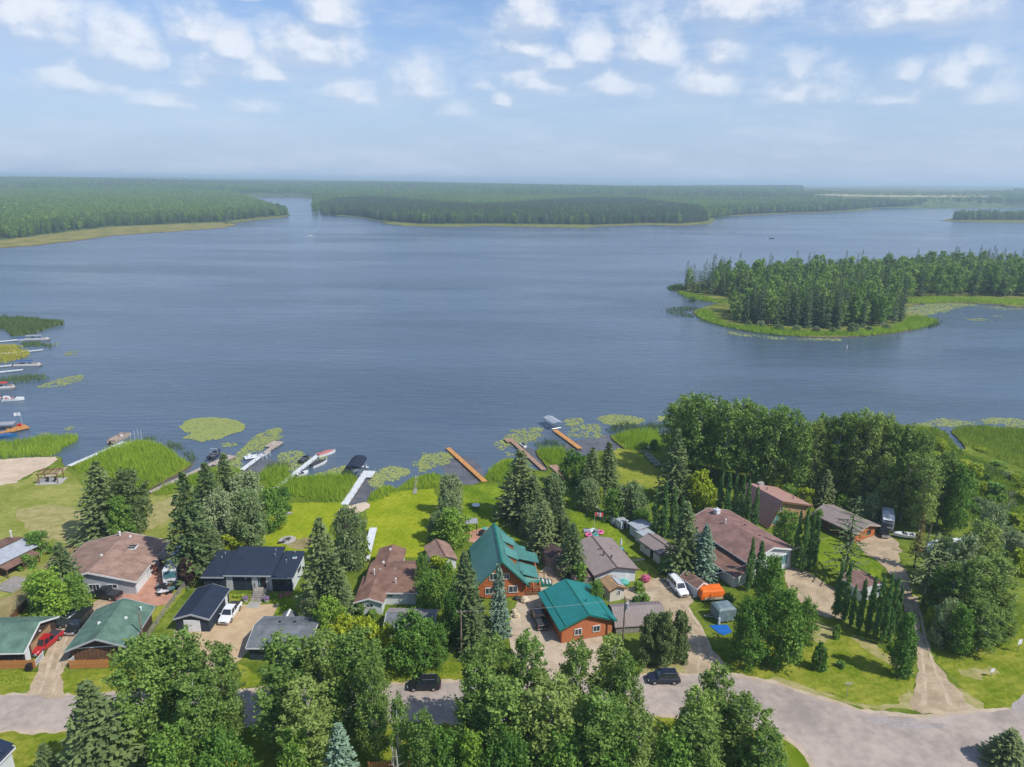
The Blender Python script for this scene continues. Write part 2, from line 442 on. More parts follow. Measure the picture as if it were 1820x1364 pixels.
# lawns
sheet('lawn', [(-320, 880), (0, 862), (60, 842), (105, 832), (135, 850), (160, 890), (170, 925), (230, 900), (268, 880), (320, 860), (335, 880), (320, 985), (240, 975), (160, 970), (100, 1010), (40, 1080), (0, 1105), (-320, 1120)], 0.012, MATS['lawn_pale'], 2, .15)
sheet('lawn', [(322, 862), (440, 850), (330, 985), (300, 985)], 0.024, MATS['lawn_olive'], 0, .2)
sheet('lawn', [(500, 895), (610, 893), (608, 910), (590, 930), (565, 985), (535, 985), (430, 978), (455, 950)], 0.016, MATS['lawn_bright'], 1, .15)
sheet('lawn', [(655, 893), (700, 875), (770, 868), (782, 900), (765, 960), (745, 992), (690, 988), (640, 1000), (650, 940)], 0.016, MATS['lawn_bright'], 1, .15)
sheet('lawn', [(824, 866), (880, 856), (900, 880), (890, 920), (920, 960), (945, 985), (940, 1010), (900, 985), (835, 960), (822, 900)], 0.016, MATS['lawn_green'], 1, .15)
sheet('lawn', [(1008, 870), (1030, 868), (1045, 905), (1100, 945), (1130, 985), (1190, 1030), (1180, 1036), (1120, 1030), (1090, 985), (1050, 965), (1015, 930)], 0.016, MATS['lawn_green'], 1, .15)
sheet('lawn', [(1088, 803), (1118, 800), (1165, 830), (1190, 860), (1130, 865), (1092, 852)], 0.016, MATS['lawn_olive'], 2, .2)
sheet('lawn', [(1120, 985), (1190, 1028), (1160, 1035), (1130, 1032)], 0.026, MATS['lawn_olive'], 0, .15)
sheet('lawn', [(1455, 965), (1500, 950), (1545, 985), (1570, 1010), (1560, 1032), (1500, 1020), (1455, 1000), (1435, 1010), (1430, 995)], 0.016, MATS['lawn_green'], 2, .15)
sheet('lawn', [(330, 1022), (352, 1010), (360, 1020), (300, 1085), (255, 1125), (240, 1125)], 0.016, MATS['lawn_olive'], 0, .1)
sheet('lawn', [(402, 1056), (450, 1056), (450, 1072), (402, 1072)], 0.016, MATS['lawn_olive'])
sheet('lawn', [(480, 1058), (560, 1055), (555, 1095), (490, 1090)], 0.016, MATS['lawn_green'], 0, .1)
# verges along the road
sheet('verge', [(1310, 1170), (1440, 1090), (1500, 1120), (1590, 1165), (1620, 1190), (1632, 1235), (1610, 1258), (1560, 1262), (1480, 1245), (1400, 1220), (1335, 1205)], 0.014, MATS['verge_grass'], 3, .28)
sheet('verge', [(1660, 1150), (1800, 1120), (1860, 1080), (1860, 1200), (1800, 1250), (1750, 1258), (1710, 1225), (1678, 1185)], 0.014, MATS['verge_grass'], 3, .28)
sheet('verge', [(690, 1190), (820, 1178), (825, 1205), (690, 1218)], 0.014, MATS['verge_grass'], 0, .28)
sheet('verge', [(1140, 1180), (1230, 1165), (1245, 1180), (1195, 1205), (1145, 1200)], 0.014, MATS['verge_grass'], 2, .28)
sheet('verge', [(105, 1196), (200, 1190), (430, 1180), (470, 1210), (430, 1226), (120, 1240), (100, 1215)], 0.014, MATS['verge_grass'], 1, .28)
sheet('verge', [(-60, 1195), (70, 1195), (60, 1215), (20, 1240), (-60, 1245)], 0.014, MATS['verge_grass'], 1, .28)
sheet('verge', [(-200, 1302), (120, 1298), (450, 1292), (800, 1285), (1180, 1270), (1300, 1280), (1440, 1330), (1500, 1390), (1300, 1500), (-200, 1500)], 0.014, MATS['verge_grass'], 1, .28)
# road, worn pale asphalt with gravel shoulder
sheet('road_shoulder', [(-300, 1240), (200, 1232), (500, 1222), (800, 1208), (1130, 1200), (1250, 1192), (1330, 1200), (1400, 1218), (1480, 1245), (1560, 1264), (1640, 1268), (1740, 1262), (1800, 1250), (1860, 1205), (2100, 1060), (2300, 1100), (2000, 1450),
                        (1520, 1450), (1440, 1362), (1400, 1318), (1300, 1288), (1180, 1276), (800, 1286), (450, 1294), (0, 1304), (-300, 1308)], 0.022, MATS['gravel_pale'], 3, .22)
sheet('road', [(-300, 1245), (200, 1236), (500, 1227), (800, 1213), (1130, 1205), (1250, 1198), (1330, 1206), (1400, 1224), (1480, 1251), (1560, 1270), (1640, 1275), (1740, 1268), (1806, 1254), (1866, 1208), (2120, 1060), (2300, 1105), (2010, 1440),
                   (1530, 1440), (1448, 1358), (1404, 1312), (1302, 1283), (1180, 1271), (800, 1281), (450, 1289), (0, 1299), (-300, 1303)], 0.030, MATS['asphalt'], 3, .12)
sheet('road_patch', [(1540, 1275), (1620, 1282), (1690, 1290), (1640, 1297), (1570, 1290)], 0.036, MATS['asphalt_patch'], 3, .1)
sheet('road_patch', [(1795, 1255), (1850, 1215), (1900, 1200), (1870, 1235), (1825, 1268)], 0.036, MATS['asphalt_patch'], 3, .1)
# drives
sheet('gravel_drive', [(1622, 1262), (1630, 1225), (1628, 1180), (1612, 1100), (1600, 1050), (1575, 1010), (1540, 985), (1520, 960), (1545, 938), (1590, 955), (1600, 990), (1618, 1040), (1634, 1080), (1650, 1150), (1680, 1200), (1720, 1250), (1740, 1263), (1680, 1268)], 0.040, MATS['gravel'], 3, .22)
sheet('grass_strip', [(1622, 1050), (1630, 1052), (1648, 1120), (1658, 1165), (1650, 1168), (1636, 1110)], 0.046, MATS['lawn_green'], 2, .12)
sheet('gravel_drive', [(1222, 1196), (1255, 1196), (1290, 1190), (1275, 1165), (1245, 1120), (1225, 1080), (1230, 1050), (1200, 1030), (1155, 1030), (1140, 1045), (1165, 1080), (1200, 1120), (1225, 1155), (1215, 1185)], 0.040, MATS['gravel'], 3, .22)
sheet('concrete_drive', [(1400, 1010), (1430, 1015), (1478, 1045), (1500, 1085), (1490, 1100), (1440, 1090), (1425, 1075), (1395, 1040)], 0.040, MATS['gravel'], 2, .2)
sheet('gravel_drive', [(945, 1040), (972, 1030), (1000, 1020), (1040, 1055), (1060, 1100), (1075, 1165), (1040, 1210), (930, 1210), (910, 1160), (905, 1110), (925, 1060)], 0.040, MATS['gravel_pale'], 2, .1)
sheet('gravel_path', [(955, 1040), (1000, 1045), (990, 1010), (962, 960), (952, 965), (965, 1005)], 0.046, MATS['gravel'], 2, .2)
sheet('tan_drive', [(402, 1076), (497, 1074), (480, 1105), (462, 1135), (427, 1173), (380, 1200), (300, 1200), (310, 1120), (345, 1120)], 0.040, MATS['tan_pad'], 0, .03)
sheet('red_paved_drive', [(182, 1070), (228, 1052), (280, 985), (310, 978), (330, 985), (300, 1075), (262, 1080), (215, 1078), (190, 1090)], 0.040, MATS['red_paving'], 0, .08)
sheet('gravel_drive', [(50, 1232), (68, 1195), (85, 1150), (95, 1120), (110, 1090), (165, 1070), (200, 1062), (175, 1095), (135, 1150), (120, 1180), (110, 1200), (112, 1238)], 0.044, MATS['gravel'], 2, .2)
sheet('dirt_track', [(-60, 1130), (-60, 1090), (20, 1060), (50, 1030), (80, 1000), (130, 960), (160, 955), (150, 985), (100, 1030), (40, 1085), (0, 1120)], 0.028, MATS['dry_grass'], 2, .2)
sheet('beach', [(-300, 822), (0, 817), (98, 812), (92, 825), (60, 840), (30, 855), (0, 862), (-300, 880)], 0.030, MATS['sand'], 2, .15)
sheet('gravel_path', [(60, 855), (110, 832), (122, 830), (108, 842), (75, 855)], 0.036, MATS['gravel'])
sheet('worn_ground', [(505, 965), (545, 955), (560, 968), (530, 978)], 0.030, MATS['dry_grass'], 2, .2)
sheet('worn_ground', [(604, 905), (650, 893), (655, 903), (640, 912), (605, 915)], 0.030, MATS['sand'], 2, .15)
sheet('deck_paving', [(835, 945), (868, 936), (880, 955), (850, 968), (832, 962)], 0.030, MATS['red_paving'])
sheet('stone_yard', [(1105, 1050), (1135, 1040), (1150, 1052), (1165, 1062), (1150, 1075), (1118, 1078)], 0.044, MATS['gravel_pale'], 0, .08)
M('tyre_track', (0.50, 0.40, 0.285), rough=.95, scale=.8, var=.18, spec=.1); M('worn_grass', (0.33, 0.32, 0.10), rough=.95, scale=.6, col2=(0.42, 0.36, 0.17), var=.2, spec=.02)
def strip(name, px, wd, z, mat, wob=.15):
    q = [P(a, b) for a, b in smooth_px(px, 4, False)]; L_, R_ = [], []; rr = random.Random(len(px))
    for i, p in enumerate(q):
        d = (q[min(i + 1, len(q) - 1)] - q[max(i - 1, 0)]).normalized(); n = Vector((-d.y, d.x, 0)); L_.append(p + n * (wd / 2 + rr.uniform(-wob, wob))); R_.append(p - n * (wd / 2 + rr.uniform(-wob, wob)))
    m = MB(); k = len(q); m.add([(p.x, p.y, z) for p in L_ + R_], [(i, k + i, k + i + 1, i + 1) for i in range(k - 1)]); o = m.build(name, MATS[mat]); tag(o, kind='structure')
    for f in o.data.polygons:
        if f.normal.z < 0: f.flip()
strip('tyre_track', [(1640, 1255), (1644, 1210), (1636, 1150), (1622, 1100), (1610, 1050)], .5, .052, 'tyre_track'); strip('tyre_track', [(1690, 1255), (1670, 1210), (1652, 1160), (1640, 1110), (1626, 1060)], .5, .052, 'tyre_track')
strip('tyre_track', [(1240, 1190), (1244, 1150), (1222, 1110), (1200, 1070)], .5, .052, 'tyre_track'); strip('tyre_track', [(1262, 1190), (1262, 1150), (1238, 1105), (1218, 1075)], .5, .052, 'tyre_track')
strip('tyre_track', [(72, 1230), (92, 1170), (112, 1120), (150, 1080)], .45, .054, 'tyre_track'); strip('tyre_track', [(95, 1232), (108, 1170), (126, 1120), (165, 1080)], .45, .054, 'tyre_track')
for px in ([(1335, 1204), (1400, 1219), (1480, 1244), (1560, 1262), (1620, 1262), (1625, 1235), (1618, 1232), (1600, 1254), (1540, 1252), (1470, 1236), (1400, 1210)], [(1690, 1225), (1712, 1225), (1750, 1254), (1735, 1260), (1705, 1245)], [(1520, 1130), (1580, 1165), (1620, 1195), (1590, 1185), (1530, 1150)], [(1700, 1190), (1760, 1185), (1790, 1200), (1730, 1205)],
           [(1400, 1120), (1450, 1105), (1500, 1130), (1450, 1140)], [(1130, 1195), (1215, 1178), (1225, 1188), (1180, 1203)], [(30, 905), (120, 900), (180, 940), (120, 965), (50, 940)], [(190, 990), (235, 965), (310, 975), (300, 985), (230, 990)], [(262, 905), (300, 885), (320, 892), (290, 930), (262, 945)]):
    sheet('worn_grass', px, .019, MATS['worn_grass'], 2, .35)
# narrow creek and pond in the marsh on the right
for px in ([(1775, 885), (1790, 872), (1806, 876), (1810, 895), (1798, 910), (1782, 905)],):
    sheet('creek', smooth_px(px, 3), 0.02, MATS['shallows'])
# ---------------------------------------------------------------- building materials
M('shingle_brown', (0.215, 0.125, 0.095), rough=.95, scale=.55, var=.26, bump=.5, bscale=.55, stretch=(1, 1, 3), spec=.12)
M('shingle_tan', (0.315, 0.205, 0.160), rough=.95, scale=.55, var=.26, bump=.5, bscale=.55, spec=.12)
M('shingle_mauve', (0.25, 0.148, 0.128), rough=.95, scale=.55, var=.26, bump=.4, bscale=.55, spec=.12)
M('shingle_green', (0.115, 0.195, 0.150), rough=.95, scale=.55, var=.26, bump=.4, bscale=.55, spec=.12)
M('shingle_grey', (0.155, 0.17, 0.185), rough=.95, scale=.55, var=.26, bump=.4, bscale=.55, spec=.12)
M('shingle_pale', (0.30, 0.27, 0.26), rough=.95, scale=1.4, var=.15, bump=.3, bscale=7, spec=.12)
M('navy_metal', (0.026, 0.036, 0.062), rough=.5, scale=.8, var=.12, spec=.4)
M('navy_wall', (0.030, 0.042, 0.062), rough=.7, scale=.9, var=.15)
M('teal_metal', (0.022, 0.215, 0.205), rough=.42, scale=.5, var=.08, spec=.45)
M('teal_faded', (0.085, 0.255, 0.225), rough=.36, scale=.35, var=.14, spec=.6)
M('green_trim', (0.015, 0.17, 0.13), rough=.5, var=.1)
M('taupe_metal', (0.30, 0.245, 0.225), rough=.5, scale=.6, var=.08, spec=.4)
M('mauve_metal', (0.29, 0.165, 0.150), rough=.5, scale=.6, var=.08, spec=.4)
M('brown_metal', (0.105, 0.068, 0.068), rough=.5, scale=.9, var=.2, spec=.4)
M('grey_metal', (0.40, 0.43, 0.47), rough=.45, scale=.9, var=.12, spec=.5)
M('white_paint', (0.76, 0.76, 0.75), rough=.6, scale=.8, var=.05)
M('white_siding', (0.66, 0.68, 0.70), rough=.65, scale=.7, var=.06)
M('cream_siding', (0.66, 0.60, 0.50), rough=.7, scale=.7, var=.07)
M('grey_siding', (0.42, 0.43, 0.45), rough=.7, scale=.8, var=.08)
M('blue_grey_wall', (0.21, 0.25, 0.29), rough=.7, scale=.8, var=.1)
M('stone_cladding', (0.52, 0.52, 0.52), rough=.85, scale=2.5, var=.25, bump=.5, bscale=6)
M('log_orange', (0.46, 0.135, 0.035), rough=.55, scale=1.2, var=.22, stretch=(.6, .6, 3), spec=.35)
M('wood_brown', (0.165, 0.085, 0.045), rough=.8, scale=1.5, var=.25, stretch=(.5, .5, 3))
M('wood_dark', (0.065, 0.038, 0.028), rough=.85, scale=1.5, var=.3)
M('wood_tan', (0.40, 0.25, 0.13), rough=.8, scale=1.5, var=.2, stretch=(.5, .5, 3))
M('wood_fence', (0.50, 0.21, 0.065), rough=.8, scale=2.5, var=.25)
M('wood_grey', (0.30, 0.27, 0.24), rough=.9, scale=1.5, var=.22)
M('wood_dock', (0.37, 0.235, 0.165), rough=.9, scale=1.2, var=.2)
M('wood_pale', (0.44, 0.37, 0.31), rough=.9, scale=1.2, var=.2)
M('wood_orange', (0.56, 0.27, 0.085), rough=.8, scale=1.2, var=.15)
M('pole_wood', (0.24, 0.19, 0.145), rough=.9, scale=2, var=.25)
M('glass', (0.035, 0.05, 0.065), rough=.08, scale=.6, var=.3, spec=.8)
M('teal_glass', (0.10, 0.26, 0.28), rough=.08, scale=.6, var=.3, spec=.8)
M('steel', (0.50, 0.51, 0.52), rough=.4, metallic=.7, var=.08)
M('alu_white', (0.68, 0.70, 0.71), rough=.5, var=.06)
M('concrete', (0.42, 0.40, 0.37), rough=.9, scale=1.5, var=.15, bump=.2)
M('black_plastic', (0.018, 0.018, 0.020), rough=.5, var=.2)
M('rubber', (0.018, 0.018, 0.018), rough=.85, var=.2)
M('brick', (0.36, 0.15, 0.09), rough=.9, scale=4, var=.2)
M('solar_glass', (0.02, 0.03, 0.06), rough=.15, var=.2, spec=.7)
M('stone', (0.36, 0.34, 0.31), rough=.9, scale=3, var=.3, bump=.4)

# ---------------------------------------------------------------- building parts
def frame_of(side, W, L):
    """origin, along-wall direction and outward normal of a wall in the local plan"""
    return {'F': (Vector((0, -L / 2, 0)), Vector((1, 0, 0)), Vector((0, -1, 0))),
            'B': (Vector((0, L / 2, 0)), Vector((-1, 0, 0)), Vector((0, 1, 0))),
            'R': (Vector((W / 2, 0, 0)), Vector((0, 1, 0)), Vector((1, 0, 0))),
            'L': (Vector((-W / 2, 0, 0)), Vector((0, -1, 0)), Vector((-1, 0, 0)))}[side]

def obox(m, o, u, n, cu, cz, w, h, d0, d1):
    """box on a wall: centre cu along, cz up, from depth d0 to d1 along the normal"""
    vs = []
    for d in (d0, d1):
        for a, b in ((-1, -1), (1, -1), (1, 1), (-1, 1)):
            p = o + u * (cu + a * w / 2) + n * d + Vector((0, 0, cz + b * h / 2)); vs.append(tuple(p))
    m.add(vs, [(3, 2, 1, 0), (4, 5, 6, 7), (0, 1, 5, 4), (1, 2, 6, 5), (2, 3, 7, 6), (3, 0, 4, 7)])

def window(root, fr, u, z, w, h, frame='white_paint', pane='glass', mull=1, label=None):
    o, a, n = fr; m = MB(); t = 0.09
    for s in (-1, 1):
        obox(m, o, a, n, u + s * (w / 2 + t / 2), z, t, h + 2 * t, -.05, .07)
        obox(m, o, a, n, u, z + s * (h / 2 + t / 2), w, t, -.05, .07)
    for k in range(mull): obox(m, o, a, n, u - w / 2 + w * (k + 1) / (mull + 1), z, .06, h, -.04, .055)
    f = m.build('window', MATS[frame], root)
    g = MB(); obox(g, o, a, n, u, z, w, h, -.05, .025); g.build('pane', MATS[pane], f)
    if label: f['label'] = label
    return f

def door(root, fr, u, w, h, mat='white_paint', panels=0, name='door', z0=0.05, label=None, trim=None):
    o, a, n = fr; m = MB()
    obox(m, o, a, n, u, z0 + h / 2, w, h, -.05, .05)
    d = m.build(name, MATS[mat], root)
    k = MB()
    if panels:
        for i in range(panels):
            q = MB(); obox(q, o, a, n, u, z0 + h * (i + .5) / panels, w - .12, h / panels - .07, .05, .075); q.build('door_panel', MATS[mat], d)
    obox(k, o, a, n, u + w * .38, z0 + h * .48, .06, .12, .05, .12); k.build('handle', MATS['steel'], d)
    if trim:
        m = MB()
        for s in (-1, 1): obox(m, o, a, n, u + s * (w / 2 + .07), z0 + h / 2, .14, h + .1, -.04, .08)
        obox(m, o, a, n, u, z0 + h + .09, w + .28, .14, -.04, .085); m.build('door_trim', MATS[trim], d)
    if label: d['label'] = label
    return d

def logs_on(root, fr, half, z0, z1, mat, apex=None, d=.27, skip=()):
    """round log courses on a wall, each log its own piece; apex=(offset, height) makes a gable"""
    o, a, n = fr; z = z0 + d / 2
    proto = None
    while z < z1:
        l, r = -half, half
        if apex and z > apex[2]:
            f = (z - apex[2]) / (apex[1] - apex[2])
            l, r = -half + f * (apex[0] + half), half - f * (half - apex[0])
        if r - l > .4:
            if proto is None:
                m = MB(); m.tube((-.5, 0, 0), (.5, 0, 0), d * .5, n=8); proto = m.build('log', MATS[mat], root, smooth=True); c = proto
            else:
                c = proto.copy(); COL.objects.link(c); c.parent = root
            p = o + a * ((l + r) / 2) + n * (-.02) + Vector((0, 0, z))
            c.location = p; c.rotation_euler = (0, 0, math.atan2(a.y, a.x)); c.scale = (r - l, 1, 1)
        z += d * .97

def gable_walls(m, W, L, eave, ridge, cut=0.0, off=0.0):
    m.xz([(-W / 2, 0), (W / 2, 0), (W / 2, eave), (off, ridge), (-W / 2, eave)], -L / 2, L / 2)

def roof_slopes(root, W, L, eave, ridge, mat, over=.45, gover=.35, th=.14, off=0.0, name='roof', ribs=0, rib_mat=None, cap=None, fascia=None, back=None, z=0.0, ylo=None, yhi=None):
    y0 = -L / 2 - gover if ylo is None else ylo
    y1 = L / 2 + (gover if back is None else back) if yhi is None else yhi
    m = MB(); R = None
    for s in (-1, 1):
        run = W / 2 - s * off if s > 0 else W / 2 + off
        sl = (ridge - eave) / run
        xe = off + s * (run + over); ze = eave - sl * over
        pts = [(off, ridge + z + .05), (xe, ze + z + .05), (xe, ze + z + .05 + th), (off, ridge + z + .05 + th)]
        m.xz(pts, y0, y1)
    R = m.build(name, MATS[mat], root)
    if ribs:
        k = MB(); n = int((y1 - y0) / ribs)
        for s in (-1, 1):
            run = W / 2 - s * off if s > 0 else W / 2 + off
            sl = (ridge - eave) / run; xe = off + s * (run + over); ze = eave - sl * over
            for i in range(n + 1):
                y = y0 + .04 + (y1 - y0 - .08) * i / n
                k.xz([(off, ridge + z + .05 + th), (xe, ze + z + .05 + th), (xe, ze + z + .09 + th), (off, ridge + z + .09 + th)], y - .025, y + .025)
        tag(k.build('roof_rib', MATS[rib_mat or mat], R), kind='stuff')
    if cap:
        k = MB(); k.xz([(off - .22, ridge + z + th - .02), (off + .22, ridge + z + th - .02), (off, ridge + z + th + .13)], y0 - .02, y1 + .02); k.build('ridge_cap', MATS[cap], R)
    if fascia:
        k = MB()
        for y in (y0 - .03, y1 + .03):
            for s in (-1, 1):
                run = W / 2 - s * off if s > 0 else W / 2 + off
                sl = (ridge - eave) / run; xe = off + s * (run + over + .02); ze = eave - sl * (over + .02)
                k.xz([(off, ridge + z - .10), (xe, ze + z - .10), (xe, ze + z + .08 + th), (off, ridge + z + .08 + th)], y - .028, y + .028)
        for s in (-1, 1):
            run = W / 2 - s * off if s > 0 else W / 2 + off
            sl = (ridge - eave) / run; xe = off + s * (run + over + .035); ze = eave - sl * (over + .03)
            k.box((xe, (y0 + y1) / 2, ze + z + .07), (.06, y1 - y0 - .06, .2))
        k.build('fascia', MATS[fascia], R)
    return R

def vent(roof, x, y, z, h=.5, r=.1, mat='steel', cap=True, name='vent_pipe'):
    m = MB(); m.tube((x, y, z - .3), (x, y, z + h), r, n=8)
    if cap: m.tube((x, y, z + h + .04), (x, y, z + h + .16), r * 1.7, r * .9, n=8)
    return m.build(name, MATS[mat], roof)

def box_vent(roof, x, y, z, mat='white_paint', s=.4):
    m = MB(); m.box((x, y, z + .1), (s, s, .3), taper=(.8, .8)); return m.build('roof_vent', MATS[mat], roof)

def house(name, label, cat, c, yaw, W, L, eave, ridge, wall, roof, off=0.0, over=.45, gover=.35, ribs=0, cap=None, fascia=None, group=None, logs=None, base=None):
    root = empty(name, (c[0], c[1], 0.0), math.radians(yaw), label, cat, group)
    m = MB(); gable_walls(m, W, L, eave, ridge, off=off); m.build('wall', MATS[wall], root)
    R = roof_slopes(root, W, L, eave, ridge, roof, over, gover, off=off, ribs=ribs, cap=cap, fascia=fascia)
    if base: b = MB(); b.box((0, 0, .15), (W + .12, L + .12, .3)); b.build('foundation', MATS[base], root)
    return root, R
def zr(x, W, eave, ridge, off=0.0): 
    return ridge - abs(x - off) * (ridge - eave) / (W / 2)
# ---------------------------------------------------------------- houses and sheds, each a thing
# green-roofed double garage at the far left
r, R = house('garage', 'green shingled garage with brown wooden door beside the red pickup', 'garage', (-80.2, 96.3), 93, 8.4, 12, 2.6, 4.5, 'wood_dark', 'shingle_green', over=.5, gover=.5, fascia='white_paint')
F = frame_of('F', 8.4, 12)
door(r, F, .2, 5.2, 2.25, 'wood_tan', 5, 'garage_door', trim='wood_brown')
m = MB(); obox(m, *F, -3.4, 1.25, 1.1, 2.4, -.02, .06); m.build('wall_panel', MATS['white_paint'], r)
for k in range(16):
    b = MB(); obox(b, *frame_of('L', 8.4, 12), -5.6 + k * .75, 1.3, .7, 2.5, -.02, .045); b.build('wall_board', MATS['wood_dark'], r)
m = MB(); obox(m, *F, 0.2, 2.95, .22, .16, .02, .2); m.build('lamp', MATS['white_paint'], r)

r, R = house('garage', 'green shingled garage with dark wooden gable and white trim, ahead of the black pickup', 'garage', (-63.6, 98.3), 7, 8.6, 9.2, 2.6, 4.3, 'wood_dark', 'shingle_green', over=.4, gover=.9, fascia='grey_siding')
F = frame_of('F', 8.6, 9.2)
for k in range(14):
    b = MB(); obox(b, *F, -3.9 + k * .6, 1.15, .54, 2.1, -.02, .04); b.build('wall_board', MATS['wood_brown'], r)
m = MB(); obox(m, *F, 0, 2.45, 8.7, .14, -.02, .1); m.build('trim_beam', MATS['white_paint'], r)
box_vent(R, -1.5, -.6, zr(-1.5, 8.6, 2.6, 4.3) + .2); box_vent(R, 2.0, .7, zr(2, 8.6, 2.6, 4.3) + .2)
vent(R, 3.2, 3.6, zr(3.2, 8.6, 2.6, 4.3) + .2, .5, .12, 'white_paint')

# brown bungalow with the skylight
r, R = house('bungalow', 'wide white bungalow with brown shingle roof, skylight and paved red drive', 'house', (-75.0, 118.4), 4, 15.2, 14, 2.7, 4.7, 'grey_siding', 'shingle_tan', over=.5, gover=.5, fascia='white_paint')
F = frame_of('F', 15.2, 14); RR = frame_of('R', 15.2, 14)
window(r, F, 3.6, 1.7, 1.6, .7); window(r, F, 0.5, 1.6, 1.7, 1.1, mull=2); window(r, F, -2.2, 1.6, .9, 1.1)
m = MB(); obox(m, *RR, 0, 1.35, 13.9, 2.6, -.02, .03); m.build('side_wall', MATS['white_siding'], r)
door(r, RR, -4.6, 4.2, 2.2, 'white_paint', 4, 'garage_door'); door(r, RR, 3.6, 4.0, 2.2, 'white_paint', 4, 'garage_door')
door(r, RR, -.9, .95, 2.05, 'white_paint', name='door')
m = MB(); m.box((7.85, .25, 1.3), (.7, .7, 2.6)); m.build('porch_column', MATS['brick'], r)
m = MB(); z0 = 3.05
m.add([(6.2, -1.6, z0 + .35), (8.7, -1.6, 2.62), (8.7, 1.7, 2.62), (6.2, 1.7, z0 + .35), (6.2, .05, z0 + .95), (8.7, .05, 3.2)],
      [(0, 1, 5, 4), (4, 5, 2, 3), (1, 2, 5), (0, 4, 3)]); m.build('porch_roof', MATS['shingle_tan'], R)
m = MB(); m.box((8.74, -.8, 2.9), (.05, 1.8, .12)); m.build('porch_fascia', MATS['white_paint'], R)
# skylight: frame and two panes
sk = MB(); x, y = 3.2, 2.6; z = zr(x, 15.2, 2.7, 4.7) + .26; sk.box((x, y, z), (1.7, 1.5, .22)); s_ = sk.build('skylight', MATS['white_paint'], R)
for d in (-.38, .38): g = MB(); g.box((x, y + d, z + .12), (1.4, .6, .06)); g.build('pane', MATS['glass'], s_)
for (x, y) in ((-.4, -1.5), (-4.4, -3.4), (1.4, 6.1)): box_vent(R, x, y, zr(x, 15.2, 2.7, 4.7) + .2)
vent(R, -.6, 6.3, 4.8, .7, .16, 'white_paint', name='chimney')
m = MB(); m.box((-7.9, 4.2, 1.2), (.7, 1.4, 2.9)); m.build('chimney', MATS['brick'], r)

# cabin at the left edge of the frame
c0 = P(18, 1000)
r, R = house('cabin', 'brown cabin with pale grey metal roof strip at the left edge of the lawn', 'cabin', (c0.x - 1.0, c0.y - 1.0), -20, 7.2, 8.4, 2.5, 3.4, 'wood_brown', 'grey_metal', over=.6, gover=.5, ribs=.5)
m = MB(); m.xz([(-4.2, 2.72), (.6, 3.72), (.6, 3.86), (-4.2, 2.86)], -4.4, 4.6); m.build('shingle_strip', MATS['shingle_brown'], R)
RR = frame_of('R', 7.2, 8.4); window(r, RR, -1.5, 1.5, 1.2, .9); window(r, RR, 2, 1.5, 1.2, .9)
m = MB(); m.xz([(3.6, 2.1), (6.0, 1.75), (6.0, 1.87), (3.6, 2.22)], -3, 3.6); m.build('porch_roof', MATS['shingle_brown'], r)
for y in (-2.8, .3, 3.4): m = MB(); m.box((5.8, y, .88), (.14, .14, 1.76)); m.build('post', MATS['wood_brown'], r)
vent(R, -1.2, 3.6, 4.2, 1.0, .14, 'alu_white', name='chimney')
m = MB(); m.box((6.5, -2.8, .12), (4.5, 4.5, .24), .1); d_ = m.build('deck', MATS['wood_grey'], None); d_.location = (c0.x + .8, c0.y - 3.0, 0); d_.rotation_euler = (0, 0, math.radians(-20)); tag(d_, 'weathered grey wooden deck in front of the left edge cabin', 'deck')

# navy modern house
r = empty('modern_house', (-47.35, 117.2, 0), 0, 'modern dark navy house with charcoal roof, stone columns and front steps', 'house')
def mono(root, x0, x1, y0, y1, zf, zb, mat, over=.35, th=.22, name='roof', fascia=None):
    m = MB(); s = (zb - zf) / (y1 - y0); a, b = y0 - over, y1 + over
    v = [(x, y, zf + (y - y0) * s + d) for d in (0, th) for x, y in ((x0 - .02, a), (x1 + .02, a), (x1 + .02, b), (x0 - .02, b))]
    m.add(v, [(3, 2, 1, 0), (4, 5, 6, 7), (0, 1, 5, 4), (1, 2, 6, 5), (2, 3, 7, 6), (3, 0, 4, 7)])
    o = m.build(name, MATS[mat], root)
    k = MB(); n = int((x1 - x0) / .45)
    for i in range(1, n):
        x = x0 + (x1 - x0) * i / n
        k.add([(x - .02, a + .05, zf + (a + .05 - y0) * s + th), (x + .02, a + .05, zf + (a + .05 - y0) * s + th), (x + .02, b - .05, zf + (b - .05 - y0) * s + th), (x - .02, b - .05, zf + (b - .05 - y0) * s + th),
               (x, a + .05, zf + (a + .05 - y0) * s + th + .05), (x, b - .05, zf + (b - .05 - y0) * s + th + .05)], [(0, 4, 5, 3), (4, 1, 2, 5), (0, 1, 4), (3, 5, 2)])
    tag(k.build('roof_rib', MATS[mat], o), kind='stuff')
    if fascia:
        q = MB(); q.box(((x0 + x1) / 2, a - .03, zf - over * s + .07), (x1 - x0 + .04, .06, .26)); q.build('fascia', MATS[fascia], o)
    return o
def mono_wall(root, x0, x1, y0, y1, zf, zb, mat):
    m = MB(); v = [(x0, y0, 0), (x1, y0, 0), (x1, y1, 0), (x0, y1, 0), (x0, y0, zf), (x1, y0, zf), (x1, y1, zb), (x0, y1, zb)]
    m.add(v, [(3, 2, 1, 0), (4, 5, 6, 7), (0, 1, 5, 4), (1, 2, 6, 5), (2, 3, 7, 6), (3, 0, 4, 7)]); return m.build('wall', MATS[mat], root)
mono_wall(r, -7.9, -4.05, -3.9, 3.6, 2.75, 3.45, 'navy_wall'); mono_wall(r, -4.0, 4.3, -3.75, 3.7, 3.1, 4.1, 'navy_wall'); mono_wall(r, 4.35, 8.0, -3.9, 3.6, 2.75, 3.45, 'navy_wall')
